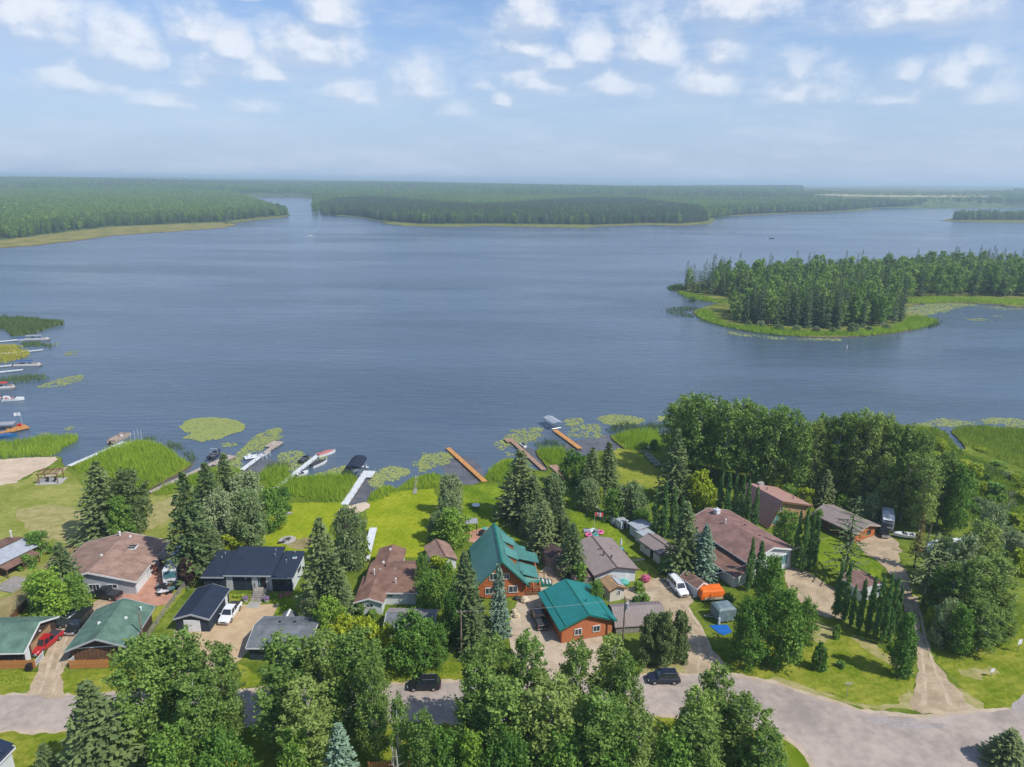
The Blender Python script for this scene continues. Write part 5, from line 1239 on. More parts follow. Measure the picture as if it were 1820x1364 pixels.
# thicket right of the gravel drive
g = 'leafy trees of the thicket beside the gravel drive'; tc_ = {}
for x, b, t, wd in sorted(((1668, 1045, 955, 66), (1700, 1060, 950, 74), (1735, 1045, 925, 70), (1685, 1105, 1000, 76), (1720, 1115, 990, 80), (1755, 1110, 985, 76), (1675, 1140, 1065, 66), (1700, 1160, 1078, 70), (1735, 1155, 1070, 76), (1768, 1142, 1080, 56), (1658, 1085, 1010, 46), (1748, 1010, 895, 64), (1690, 945, 825, 60), (1664, 935, 800, 66))):
    k = ('birch', 'willow', 'broad', 'birch', 'broad')[TR.randrange(5)]
    tc_['n'] = tc_.get('n', 0) + 1; tc_[k] = tc_.get(k, 0) + 1; rn = 'front' if b >= 1140 else 'middle' if b >= 1085 else 'rear'
    tc_[rn] = tc_.get(rn, 0) + 1
    T_(k, x, b, t, wd, {'broad': 'mid green leafy tree', 'birch': 'pale airy birch', 'willow': 'greyish willow', 'dark': 'dark green tree'}[k] + ', %s from left in the %s rank of the drive thicket' % (ORD[tc_[rn] - 1], rn), g)
T_('lime', 1656, 1112, 1080, 40, 'yellow green shrub at the drive edge of the thicket')
T_('lime', 1755, 1135, 1095, 40, 'yellow green shrub inside the thicket')
mk = random.Random(21)
for k in range(22):
    while True:
        px, py = mk.uniform(1640, 1830), mk.uniform(785, 1010)
        if inside([(1640, 790), (1680, 775), (1720, 815), (1800, 845), (1830, 850), (1830, 1010), (1800, 1000), (1755, 930), (1700, 880)], px, py): break
    wd = mk.uniform(14, 34); T_(('bush', 'lime', 'lime', 'bush', 'bush')[mk.randrange(5)], px, py, py - wd * mk.uniform(.45, .75), wd, 'small green shrub scattered over the marsh beside the creek', 'small shrubs scattered over the marsh')
g = 'marsh shrubs by the creek on the right'
for k, (x, b, t, wd) in enumerate(sorted(((1745, 800, 790, 24), (1650, 860, 838, 40), (1725, 860, 845, 30), (1762, 870, 852, 36), (1800, 850, 836, 34), (1735, 830, 818, 30), (1812, 940, 910, 50), (1770, 955, 915, 50), (1800, 985, 940, 56), (1740, 905, 880, 40), (1690, 880, 855, 44), (1785, 930, 905, 40), (1818, 1020, 975, 56), (1690, 830, 815, 30), (1665, 815, 800, 30), (1715, 825, 812, 26), (1775, 828, 815, 30)), key=lambda q: q[1])):
    T_('willow' if TR.random() < .3 else 'lime' if TR.random() < .5 else 'bush', x, b, t + 6, wd, 'low marsh shrub, %s from the lake beside the reedy creek' % ORD[k], g)
# tall trees at the foot of the picture
tt = tree_top
tt('poplar', 236, 1124, 18, 132, 'tall poplar right of the bottom left spruce')
tt('poplar', 300, 1108, 17, 120, 'tall poplar before the tan drive, left of its companion')
tt('birch', 384, 1130, 17.5, 96, 'narrow tall birch before the tan drive')
tt('poplar', 340, 1190, 15, 110, 'lower poplar filling the foot of the tan drive poplars')
tt('spruce', 152, 1212, 15, 120, 'grey green spruce near the bottom left corner')
tt('spruce', 74, 1322, 6, 46, 'small spruce at the bottom left before the white house corner')
tt('poplar', 505, 1126, 16, 128, 'leafy poplar covering the front of the grey garage')
tt('birch', 566, 1112, 17, 130, 'tall birch below the lean-to roofs')
tt('poplar', 630, 1110, 18, 122, 'tall poplar below the yellow green shrubs')
tt('birch', 660, 1156, 17, 74, 'birch left of the road gap with black suv')
tt('birch', 540, 1195, 15, 120, 'lower birch in front of the grey garage poplar')
tt('blue', 600, 1285, 10, 72, 'pale bluish spruce at the bottom centre left')
tt('aspen', 708, 1232, 13, 44, 'thin sparse aspen standing before the road gap')
tt('aspen', 745, 1262, 12, 60, 'thin aspen with pale stem below the road gap')
tt('poplar', 846, 1165, 16, 92, 'poplar at the right side of the road gap')
tt('birch', 872, 1124, 17, 116, 'tall birch below the blue spruce')
tt('poplar', 938, 1118, 18, 108, 'tall poplar below the black pickup by the log house')
tt('birch', 1026, 1126, 17, 90, 'tall birch below the teal garage')
tt('birch', 1094, 1118, 17, 84, 'tall birch right below the teal garage windows')
tt('poplar', 1116, 1150, 16, 66, 'poplar left of the right hand black suv')
tt('poplar', 905, 1195, 15, 120, 'lower poplar under the blue spruce poplar')
tt('birch', 985, 1200, 15, 124, 'lower birch at the bottom centre')
tt('poplar', 1075, 1215, 15, 120, 'lower poplar at the bottom right of centre')
tt('birch', 1140, 1250, 13, 96, 'birch below the right hand black suv')
tt('birch', 1282, 1172, 15, 104, 'tall birch beside the road bend')
tt('poplar', 1244, 1212, 14, 84, 'poplar between the black suv and the road bend')
tt('birch', 1330, 1228, 13, 104, 'birch at the inside of the road bend')
tt('birch', 1250, 1262, 12, 110, 'lower birch at the inside of the road bend')
tt('poplar', 1365, 1290, 11, 84, 'rightmost poplar at the inside of the road bend')
tt('spruce', 1802, 1298, 5.5, 66, 'spruce at the bottom right corner beside the road')
for k, (x, t, h_, wd) in enumerate(sorted(((790, 1290, 9, 90), (840, 1300, 9, 80), (900, 1300, 10, 110), (520, 1290, 9, 100), (1000, 1290, 10, 120), (1100, 1300, 10, 120), (1200, 1300, 10, 120), (390, 1300, 10, 110), (300, 1290, 10, 120)))):
    tt('dark' if k % 2 else 'broad', x, t, h_, wd, 'dark understorey tree, %s from left along the bottom edge' % ORD[k], 'understorey trees along the bottom edge')

for k, (px, top, h, lb) in enumerate(((697, 1330, 7, 'left bare pale trunk standing below the road gap'), (705, 1333, 7, 'right bare pale trunk standing below the road gap'), (706, 1262, 11, 'tall thin leafless birch stem below the road gap'))):
    p = P(px, top, h); o = empty('bare_trunk', (p.x, p.y, 0), k, lb, 'tree trunk'); m = MB(); m.tube((0, 0, -.3), (.1, .05, h * .6), .17, .12, 7); m.tube((.1, .05, h * .6), (0, .1, h), .12, .05, 6); m.build('trunk', MATS['bark_pale'], o)
    m = MB()
    for j in range(5): z = h * (.45 + .1 * j); a = j * 2.1 + k; m.tube((.08, .05, z), (.08 + math.cos(a) * .9, .05 + math.sin(a) * .9, z + .7), .045, .015, 5)
    m.build('branch', MATS['bark_pale'], o)
# ---------------------------------------------------------------- reeds, lily pads, tall grass (countless: stuff)
def vnoise(X, Y, scale, seed, octaves=3):
    R = np.random.default_rng(seed); tot = np.zeros(X.shape); amp = 1.0; norm = 0.0
    for o in range(octaves):
        G = R.random((64, 64)); u = X / scale; v = Y / scale; i = np.floor(u).astype(int); j = np.floor(v).astype(int); fu = u - i; fv = v - j
        fu = fu * fu * (3 - 2 * fu); fv = fv * fv * (3 - 2 * fv)
        g = lambda a, b: G[(i + a) % 64, (j + b) % 64]
        tot += amp * ((g(0, 0) * (1 - fu) + g(1, 0) * fu) * (1 - fv) + (g(0, 1) * (1 - fu) + g(1, 1) * fu) * fv); norm += amp; amp *= .55; scale *= .48
    return tot / norm
def edge_dist(poly, X, Y):
    d = np.full(X.shape, 1e9)
    for a, b in zip(poly, poly[1:] + poly[:1]):
        ex, ey = b[0] - a[0], b[1] - a[1]; L2 = ex * ex + ey * ey + 1e-9; t = np.clip(((X - a[0]) * ex + (Y - a[1]) * ey) / L2, 0, 1)
        d = np.minimum(d, np.hypot(X - a[0] - t * ex, Y - a[1] - t * ey))
    return d
def blades(name, px, z, hgt, dens, mat, wid=.09, label=None, seed=1, lean=.55, smooth=2, hvar=.3, fade=0.0):
    poly = [P(a, b, z) for a, b in (smooth_px(px, smooth) if smooth else px)]
    xs = [p.x for p in poly]; ys = [p.y for p in poly]
    R = np.random.default_rng(seed); x0, x1, y0, y1 = min(xs), max(xs), min(ys), max(ys)
    n = int((x1 - x0) * (y1 - y0) * dens)
    X = R.uniform(x0, x1, n); Y = R.uniform(y0, y1, n)
    k = inside_np([(p.x, p.y) for p in poly], X, Y)
    pat = (vnoise(X, Y, 5.0 if wid < .15 else 16.0, seed) - .5) * 2.4
    ed = edge_dist([(p.x, p.y) for p in poly], X, Y)
    k &= (ed / (1.6 if wid < .15 else 5.0) + pat * 1.2 + R.normal(0, .3, n)) > (.25 if not fade else .25 + fade * 1.6)
    X, Y, pat = X[k], Y[k], pat[k]; n = len(X)
    h = hgt * (1 + pat * .22) * R.uniform(1 - hvar, 1 + hvar * .6, n); a = R.uniform(0, 6.28, n); wd = wid * R.uniform(.6, 1.4, n)
    l = lean * h * R.uniform(.1, 1, n); b = R.uniform(0, 6.28, n)
    v = np.stack([np.stack([X - np.cos(a) * wd, Y - np.sin(a) * wd, np.full(n, z)], 1), np.stack([X + np.cos(a) * wd, Y + np.sin(a) * wd, np.full(n, z)], 1), np.stack([X + np.cos(b) * l, Y + np.sin(b) * l, z + h], 1)], 1).reshape(-1, 3)
    me = np_mesh(name, v, np.arange(3 * n).reshape(-1, 3), MATS[mat], np.clip(.5 + pat * .45 + (vnoise(X, Y, 22.0, seed + 5) - .5) * 1.1 + R.normal(0, .18, n), 0, 1))
    o = mesh_obj(name, me); return tag(o, label, kind='stuff')

WZ = WATER_Z
B_ = blades
B_('reed_bed', [(-120, 800), (0, 788), (60, 778), (125, 774), (140, 783), (110, 800), (90, 812), (0, 816), (-120, 820)], WZ, 1.5, 14, 'reed', seed=2)
B_('reed_bed', [(128, 830), (160, 814), (200, 798), (245, 785), (285, 792), (318, 814), (332, 826), (298, 850), (264, 872), (240, 880), (200, 868), (150, 845)], -.1, 1.5, 13, 'reed', seed=3)
B_('reed_bed', [(243, 784), (262, 776), (300, 780), (340, 800), (352, 818), (335, 826), (318, 812), (285, 788)], WZ, 1.2, 6, 'reed_dark', seed=4, fade=.35)
B_('reed_bed', [(268, 878), (310, 858), (350, 840), (410, 836), (440, 848), (430, 856), (330, 874), (290, 884)], -.05, 1.4, 12, 'reed', seed=5)
B_('reed_bed', [(450, 852), (470, 838), (505, 832), (520, 842), (560, 846), (600, 846), (634, 850), (620, 882), (606, 896), (560, 892), (510, 880), (470, 868)], -.1, 1.5, 13, 'reed', seed=6)
B_('reed_bed', [(465, 838), (480, 822), (510, 822), (525, 834), (500, 834)], WZ, 1.2, 6, 'reed_dark', seed=7, fade=.3)
B_('reed_bed', [(652, 890), (662, 876), (690, 863), (706, 868), (735, 850), (772, 843), (788, 850), (785, 868), (740, 872), (700, 880), (664, 896)], -.1, 1.3, 11, 'reed', seed=8)
B_('reed_bed', [(866, 852), (872, 836), (890, 820), (912, 817), (932, 830), (955, 842), (950, 858), (900, 860)], -.1, 1.4, 12, 'reed', seed=9)
B_('reed_bed', [(955, 800), (975, 797), (1004, 802), (1012, 820), (990, 832), (972, 828), (960, 812)], -.1, 1.6, 14, 'reed', seed=10)
B_('reed_bed', [(948, 800), (955, 785), (990, 782), (1008, 798), (975, 797)], WZ, 1.3, 6, 'reed_dark', seed=11, fade=.3)
B_('reed_bed', [(1090, 774), (1130, 768), (1172, 770), (1178, 800), (1130, 802), (1112, 800)], -.1, 1.7, 14, 'reed', seed=12)
B_('reed_bed', [(1068, 766), (1080, 756), (1175, 752), (1175, 768), (1130, 768), (1088, 774)], WZ, 1.4, 6, 'reed_dark', seed=13, fade=.25)
B_('reed_bed', [(1692, 766), (1730, 758), (1820, 762), (1960, 778), (1960, 870), (1840, 842), (1790, 826), (1745, 806), (1712, 790)], -.1, 1.3, 7, 'marsh_leaf', seed=14)
B_('marsh_grass', [(1565, 768), (1640, 760), (1680, 768), (1705, 797), (1750, 820), (1790, 840), (1870, 860), (1870, 1000), (1810, 1010), (1740, 940), (1690, 880), (1640, 830), (1580, 800)], 0, .8, 7, 'marsh_leaf', seed=15, wid=.14)
B_('marsh_grass', [(1690, 790), (1720, 810), (1790, 842), (1840, 860), (1830, 870), (1780, 850), (1720, 830)], 0, 1.0, 5, 'reed_dark', seed=16, wid=.14)
B_('tall_grass', [(690, 1190), (822, 1178), (826, 1200), (690, 1212)], 0, .55, 22, 'reed', seed=17, wid=.06, smooth=0)
B_('tall_grass', [(680, 1078), (742, 1074), (742, 1086), (680, 1092)], 0, .5, 22, 'reed', seed=18, wid=.06, smooth=0)
B_('tall_grass', [(-40, 1197), (66, 1195), (60, 1214), (-40, 1232)], 0, .5, 20, 'reed', seed=19, wid=.06, smooth=0)
B_('tall_grass', [(1395, 905), (1440, 900), (1500, 905), (1510, 890), (1480, 880), (1400, 885)], 0, .7, 10, 'reed', seed=20, wid=.1)
B_('tall_grass', [(270, 1110), (290, 1085), (302, 1090), (262, 1140), (245, 1165), (235, 1150)], 0, .5, 16, 'reed', seed=40, wid=.06, smooth=0)
B_('tall_grass', [(1655, 1165), (1700, 1172), (1760, 1165), (1800, 1130), (1812, 1080), (1830, 1080), (1825, 1140), (1770, 1180), (1700, 1185), (1670, 1180)], 0, .4, 10, 'reed', seed=41, wid=.07)
# far reed beds
B_('reed_bed', [(-60, 556), (0, 560), (60, 566), (118, 573), (95, 582), (60, 594), (20, 598), (8, 586), (-60, 582)], WZ, 1.7, 5, 'reed_dark', wid=.2, seed=21)
B_('reed_bed', [(40, 610), (95, 610), (93, 618), (40, 616)], WZ, 1.3, 5, 'reed_dark', wid=.2, seed=22)
B_('reed_bed', [(-60, 612), (0, 615), (40, 616), (52, 630), (20, 645), (-60, 650)], WZ, 1.0, 6, 'reed_gold', wid=.2, seed=23)
B_('reed_bed', [(-60, 672), (0, 668), (60, 662), (104, 666), (90, 678), (30, 684), (-60, 690)], WZ, 1.0, 4, 'reed_dark', wid=.15, seed=24, fade=.3)
# lily pads: flat floating leaves in drifts
def lilies(name, px, dens, mat='lily', size=.27, seed=1, fade=.42):
    poly = [P(a, b, WZ) for a, b in smooth_px(px, 3)]; cc = sum(poly, Vector()) / len(poly); poly = [cc + (q - cc) * 1.18 for q in poly]
    R = np.random.default_rng(seed); xs = [p.x for p in poly]; ys = [p.y for p in poly]
    n = int((max(xs) - min(xs)) * (max(ys) - min(ys)) * dens)
    X = R.uniform(min(xs), max(xs), n); Y = R.uniform(min(ys), max(ys), n); k = inside_np([(p.x, p.y) for p in poly], X, Y)
    pl = [(p.x, p.y) for p in poly]; big = size > .4; sc = 14.0 if big else 5.0
    v_ = vnoise(X, Y, sc, seed, 4); ed = np.clip(edge_dist(pl, X, Y) / (sc * .5), 0, 1)
    k &= (v_ * 1.5 + ed * .42 + R.normal(0, .05, n)) > (.74 + fade * .62)
    X, Y = X[k], Y[k]; n = len(X); s = size * R.uniform(.45, 1.35, n); a0 = R.uniform(0, 6.28, n)
    ring = [np.stack([X + s * np.cos(a0 + j * 1.2566), Y + s * np.sin(a0 + j * 1.2566), WZ + .02 + R.uniform(0, .04, n)], 1) for j in range(5)]
    v = np.stack(ring, 1).reshape(-1, 3); b = np.arange(n)[:, None] * 5
    f = np.concatenate([b + np.array([[0, 1, 2]]), b + np.array([[0, 2, 3]]), b + np.array([[0, 3, 4]])])
    me = np_mesh(name, v, f, MATS[mat], np.tile(R.uniform(.1, 1, n), 3)); return tag(mesh_obj(name, me), kind='stuff')
for i, (px, d_, fd) in enumerate(([([(326, 758), (345, 748), (385, 746), (418, 752), (424, 764), (400, 772), (372, 784), (345, 778), (325, 778), (335, 768)], 9, .08), ([(395, 788), (418, 783), (424, 790), (400, 794)], 4, .3),
        ([(408, 822), (432, 800), (458, 776), (492, 766), (500, 780), (486, 792), (450, 812), (432, 832), (414, 830)], 5, .25), ([(498, 812), (520, 802), (552, 806), (560, 818), (540, 832), (520, 836), (506, 828)], 4.5, .36), ([(560, 815), (580, 812), (578, 820), (560, 826)], 4, .3),
        ([(545, 848), (580, 838), (612, 830), (616, 846), (580, 850)], 5, .22), ([(660, 852), (690, 830), (720, 832), (724, 842), (700, 858), (676, 866)], 5, .24), ([(735, 830), (748, 810), (775, 803), (796, 806), (798, 820), (770, 838), (740, 842)], 5, .3),
        ([(885, 795), (905, 766), (960, 764), (958, 782), (930, 796), (915, 812)], 3.5, .5), ([(1006, 748), (1030, 744), (1034, 756), (1012, 760)], 4, .25), ([(1010, 762), (1060, 756), (1070, 775), (1030, 780), (1012, 774)], 3, .48), ([(1067, 745), (1085, 739), (1115, 740), (1142, 748), (1110, 756), (1080, 753)], 5, .1),
        ([(1155, 742), (1200, 740), (1200, 750), (1160, 752)], 4, .3), ([(1636, 752), (1660, 744), (1700, 746), (1730, 752), (1690, 760), (1650, 758)], 3.5, .25), ([(1745, 748), (1790, 744), (1860, 752), (1820, 762), (1760, 758)], 3.5, .3), ([(110, 762), (135, 752), (132, 760), (115, 766)], 3, .35), ([(60, 772), (92, 764), (90, 770), (62, 776)], 2, .4),
        ([(68, 688), (100, 676), (140, 668), (134, 680), (90, 690)], 3, .2), ([(112, 628), (140, 624), (138, 630), (116, 632)], 2, .3), ([(90, 612), (112, 610), (110, 616), (95, 618)], 2, .3), ([(215, 838), (245, 785), (262, 776), (250, 790)], 2, .5)])):
    lilies('lily_pads', px, d_ * 1.9, seed=50 + i, fade=fd)
for i, (px, d_, fd, mt) in enumerate((([(1600, 548), (1640, 542), (1700, 540), (1730, 545), (1690, 552), (1640, 560), (1610, 556)], 1.6, .12, 'lily'), ([(1720, 565), (1760, 560), (1785, 566), (1750, 572)], .8, .3, 'lily'), ([(1750, 545), (1820, 546), (1820, 551), (1760, 550)], .8, .35, 'lily'), ([(1290, 588), (1400, 600), (1520, 602), (1480, 605), (1380, 603), (1290, 594)], .8, .35, 'lily'))):
    lilies('lily_pads', px, d_, mt, .55, 90 + i, fd)

# ---------------------------------------------------------------- far shores
M('forest_floor', (0.065, 0.105, 0.034), rough=1, scale=.02, col2=(0.155, 0.205, 0.060), var=.3, spec=.05, bump=1.0, bscale=.09)
M('marsh', (0.135, 0.175, 0.030), rough=1, scale=.06, col2=(0.24, 0.245, 0.060), var=.25, spec=.05)
M('marsh_gold', (0.20, 0.215, 0.045), rough=1, scale=.05, col2=(0.33, 0.28, 0.10), var=.25, spec=.05)
M('hay_field', (0.44, 0.37, 0.22), rough=1, scale=.01, col2=(0.52, 0.44, 0.29), var=.1, spec=.05)
def islet(name, px, mat, smooth=2, z=.05):
    pts = [P(a, b, 0) for a, b in (smooth_px(px, smooth) if smooth else px)]
    return land_polygon(name, pts, MATS[mat], MATS['bank_mud'], z=z, slope=1.0)
# island with the spruce stand on the right
islet('island', [(1232, 556), (1246, 548), (1290, 536), (1302, 540), (1420, 538), (1620, 532), (1634, 540), (1610, 546), (1612, 556), (1644, 562), (1668, 572), (1640, 582), (1585, 592), (1520, 598), (1450, 599), (1380, 594), (1310, 584), (1262, 572)], 'marsh')
islet('island', [(1206, 522), (1214, 514), (1225, 505), (1300, 494), (1400, 486), (1500, 480), (1700, 474), (2100, 474), (2100, 545), (1820, 546), (1780, 542), (1700, 538), (1640, 536), (1560, 540), (1420, 541), (1310, 536), (1260, 530)], 'marsh')
B_('reed_bed', [(1234, 558), (1262, 574), (1310, 586), (1380, 596), (1450, 600), (1520, 599), (1590, 592), (1645, 582), (1668, 572), (1644, 564), (1610, 566), (1606, 576), (1560, 584), (1490, 590), (1400, 587), (1330, 580), (1290, 574), (1260, 552)], 0, 1.6, 5, 'reed', wid=.22, seed=31)
B_('reed_bed', [(1610, 536), (1640, 530), (1720, 530), (1820, 534), (1900, 536), (1900, 544), (1820, 543), (1700, 538), (1640, 540)], 0, 1.6, 4, 'reed', wid=.25, seed=32)
B_('reed_bed', [(1212, 520), (1260, 530), (1300, 537), (1290, 541), (1240, 534), (1208, 525)], 0, 1.6, 4, 'reed', wid=.25, seed=33)
B_('reed_bed', [(1165, 552), (1210, 545), (1250, 547), (1240, 556), (1270, 576), (1240, 572), (1190, 562)], WZ, 1.0, 1.6, 'reed_dark', wid=.2, seed=34, fade=.4)
B_('reed_bed', [(1185, 512), (1210, 504), (1216, 512), (1205, 520)], WZ, 1.6, 3, 'reed_dark', wid=.25, seed=35)
B_('reed_bed', [(1640, 582), (1660, 566), (1676, 572), (1660, 582)], WZ, 1.6, 3, 'reed_dark', wid=.25, seed=36)

# land that carries the horizon: shore distance by bearing, hills behind
FAR_SHORE = [(-700, 349), (430, 350), (520, 351), (572, 353), (588, 360), (592, 372), (556, 381), (600, 384), (640, 387), (690, 396), (760, 401), (850, 400), (960, 401), (1060, 402), (1150, 399), (1215, 400), (1258, 396), (1262, 390), (1300, 384), (1350, 381), (1500, 376), (1560, 371), (1700, 369), (1900, 370), (2500, 372)]
def shore_y(px):
    return np.interp(px, [a for a, b in FAR_SHORE], [b for a, b in FAR_SHORE])
def hills(x, y):
    r = np.hypot(x, y); u = np.clip((r - 1500) / 4600, 0, 1); u = u * u * (3 - 2 * u)
    n = np.sin(x * .00055 + 1.3) * np.sin(y * .00042 + .4) + .6 * np.sin(x * .0011 - y * .0007 + 2.1) + .35 * np.sin(x * .0024 + y * .0019)
    lft = np.clip(-x / (r * .35 + 1), -1.0, 1)
    return u * (30 + 17 * n + 10 * lft)
cols = np.arange(-420, 2241, 10); rows = 46
Vv = []; Ff = []
for i, c in enumerate(cols):
    p = P(float(c), float(shore_y(c))); r0 = math.hypot(p.x, p.y); dx, dy = p.x / r0, p.y / r0
    for j in range(rows):
        r = r0 * (60000 / r0) ** ((j / (rows - 1)) ** 1.15)
        Vv.append((dx * r, dy * r, .05 if j == 0 else .1 + float(hills(dx * r, dy * r))))
for i in range(len(cols) - 1):
    for j in range(rows - 1):
        a = i * rows + j; Ff.append((a, a + rows, a + rows + 1, a + 1))
o = MB().add(Vv, Ff).build('far_hills', MATS['forest_floor'], smooth=True); tag(o, kind='structure')
for p in o.data.polygons: pass
LEFT = [(-700, 470), (0, 440), (60, 436), (100, 431), (150, 425), (200, 418), (300, 411), (400, 404), (415, 398), (450, 391), (500, 386), (517, 383), (505, 378), (470, 369), (430, 356), (420, 351), (300, 347), (-700, 345)]
islet('left_shore', LEFT, 'forest_floor', 0, .12)
islet('shore_marsh', [(-300, 452), (0, 440.8), (60, 436.8), (100, 432), (150, 426), (200, 419), (300, 412), (400, 405), (420, 400), (400, 396), (330, 398), (200, 404), (150, 409), (80, 418), (0, 428), (-300, 440)], 'marsh_gold', 1, .2)
islet('shore_marsh', [(395, 399), (450, 392), (500, 387), (515, 384), (480, 384), (430, 388)], 'marsh', 1, .2)
islet('shore_marsh', [(678, 397), (720, 402), (800, 404), (860, 402), (960, 404), (1040, 406), (1062, 403), (1150, 400), (1200, 402), (1262, 398), (1272, 390), (1240, 386), (1150, 394), (1000, 398), (800, 398), (700, 394)], 'marsh', 1, .15)
islet('shore_marsh', [(1280, 385), (1400, 380), (1520, 376), (1560, 372), (1500, 373), (1350, 379)], 'marsh', 1, .2)
islet('far_island', [(1672, 393), (1690, 389), (1760, 387), (1900, 386), (1990, 390), (1990, 397), (1820, 396.5), (1740, 395.5)], 'marsh', 1, .1)
# woods: countless trees as instances of a few crowns
def gn_scatter(name, pts, scl, meshes, label=None):
    o_ = []
    for k, (tm, cm) in enumerate(meshes):
        sel = [i for i in range(len(pts)) if i % len(meshes) == k]
        if not sel: continue
        me = bpy.data.meshes.new(name); me.from_pydata([tuple(pts[i]) for i in sel], [], [])
        R = np.random.default_rng(len(sel))
        a = me.attributes.new('grow', 'FLOAT_VECTOR', 'POINT'); s = np.array([scl[i] for i in sel]); a.data.foreach_set('vector', s.astype(np.float32).ravel())
        b = me.attributes.new('turn', 'FLOAT_VECTOR', 'POINT'); t = np.zeros((len(sel), 3)); t[:, 2] = R.uniform(0, 6.28, len(sel)); b.data.foreach_set('vector', t.astype(np.float32).ravel())
        src = bpy.data.objects.new('crown', cm)
        ng = bpy.data.node_groups.new(name, 'GeometryNodeTree')
        ng.interface.new_socket('Geometry', in_out='INPUT', socket_type='NodeSocketGeometry'); ng.interface.new_socket('Geometry', in_out='OUTPUT', socket_type='NodeSocketGeometry')
        gi = ng.nodes.new('NodeGroupInput'); go = ng.nodes.new('NodeGroupOutput'); ip = ng.nodes.new('GeometryNodeInstanceOnPoints'); oi = ng.nodes.new('GeometryNodeObjectInfo')
        oi.inputs['Object'].default_value = src
        na = ng.nodes.new('GeometryNodeInputNamedAttribute'); na.data_type = 'FLOAT_VECTOR'; na.inputs[0].default_value = 'grow'
        nb = ng.nodes.new('GeometryNodeInputNamedAttribute'); nb.data_type = 'FLOAT_VECTOR'; nb.inputs[0].default_value = 'turn'
        ng.links.new(gi.outputs[0], ip.inputs['Points']); ng.links.new(oi.outputs['Geometry'], ip.inputs['Instance'])
        ng.links.new(na.outputs['Attribute'], ip.inputs['Scale']); ng.links.new(nb.outputs['Attribute'], ip.inputs['Rotation']); ng.links.new(ip.outputs[0], go.inputs[0])
        ob = mesh_obj(name, me); md = ob.modifiers.new('scatter', 'NODES'); md.node_group = ng
        tag(ob, label, kind='stuff'); o_.append(ob)
    return o_
FSP = PROTO['fspruce'][2]; FPO = PROTO['fpoplar'][2]
WR = np.random.default_rng(5)
def pxarr(x, y, z=0.0):
    cp, sp = math.cos(PITCH), math.sin(PITCH); zz = z - CAM_H
    d = y * cp - zz * sp; u = y * sp + zz * cp; X = x / d; Y = u / d; c, s = math.cos(ROLL), math.sin(ROLL)
    return 910 + (X * c + Y * s) * FOC, 682 - (-X * s + Y * c) * FOC
def wood(n, r0, r1, test, spruce, hs=(15, 20), mind=0):
    """random trees between two distances inside the view, kept where test(px, py, x, y) holds"""
    a = WR.uniform(-.80, .80, n); r = np.sqrt(WR.uniform(r0 * r0, r1 * r1, n)); x = np.sin(a) * r; y = np.cos(a) * r
    px, py = pxarr(x, y); k = test(px, py, x, y); x, y, px, py = x[k], y[k], px[k], py[k]
    sp = WR.random(len(x)) < spruce(px, py, x, y); h = WR.uniform(hs[0], hs[1], len(x))
    return x, y, h, sp
left_poly = LEFT
field = [(1425, 352), (1520, 355), (1700, 356), (1800, 354), (1800, 340), (1425, 340)]
def t_left(px, py, x, y): return inside_np([(-700, 452), (0, 428), (80, 417), (150, 408), (200, 403), (330, 397), (400, 394), (450, 389), (513, 382.5), (505, 378), (470, 369), (430, 356), (420, 351), (300, 347), (-700, 345)], px, py)
def s_left(px, py, x, y): return np.clip(.80 - (np.interp(px, [0, 200, 400, 510], [428, 403, 394, 383]) - py) / 14 + (vnoise(x + 9000, y, 200, 6, 3) - .5) * .8, .06, .92)
sets = []
sets.append(wood(170000, 760, 3300, t_left, s_left))
MOUND_SHADE = [(560, 384), (558, 374), (600, 365), (650, 361), (700, 364), (760, 370), (850, 375), (900, 373), (960, 368), (1050, 362), (1130, 363), (1180, 371), (1240, 378), (1262, 396), (1150, 400), (850, 402), (690, 398)]  # outline of the cloud shadow imitated by darker trees on the central point
def t_far(px, py, x, y):
    s = shore_y(px); rear = (px > 600) & (px < 1275); return (py < s - np.where(rear, 2.0, .6)) & (px > -150) & (px < 1980) & ~((px < 425) & (py > 346)) & ~inside_np(field, px, py)
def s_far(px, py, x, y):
    mound = inside_np(MOUND_SHADE, px, py); n_ = vnoise(x + 9000, y, 330, 4, 3) - .5
    return np.clip(np.where(mound, 1.0, np.clip(.62 - (shore_y(px) - py) / 16, .10, .6)) + n_ * .7, .03, .95)  # mound gets nearly all dark spruce, standing in for cloud shade
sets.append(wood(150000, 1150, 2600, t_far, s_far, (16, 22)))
sets.append(wood(46000, 2600, 5200, t_far, lambda a, b, c, d: np.clip(.3 + (vnoise(c + 9000, d, 700, 8, 3) - .5) * 1.6, .03, .95), (17, 26)))
sets.append(wood(60000, 1400, 2300, lambda px, py, x, y: inside_np([(1690, 392), (1700, 388.5), (1990, 387), (1990, 392)], px, py), lambda a, b, c, d: .55 + 0 * a, (14, 21)))
sp_p, sp_s, po_p, po_s = [], [], [], []
for x, y, h, sp in sets:
    z = hills(x, y); far = np.clip(np.hypot(x, y) / 2600, 1, 2.2)
    for i in range(len(x)):
        f = far[i]
        if sp[i]: sp_p.append((x[i], y[i], z[i])); sp_s.append((h[i] / 20 * f, h[i] / 20 * f, h[i] / 20 * 1.02))
        else: po_p.append((x[i], y[i], z[i])); po_s.append((h[i] / 18 * 1.05 * f, h[i] / 18 * 1.05 * f, h[i] / 18 * .86))
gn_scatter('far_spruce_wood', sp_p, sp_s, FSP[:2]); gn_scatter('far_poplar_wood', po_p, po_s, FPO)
print('far trees', len(sp_p), len(po_p))
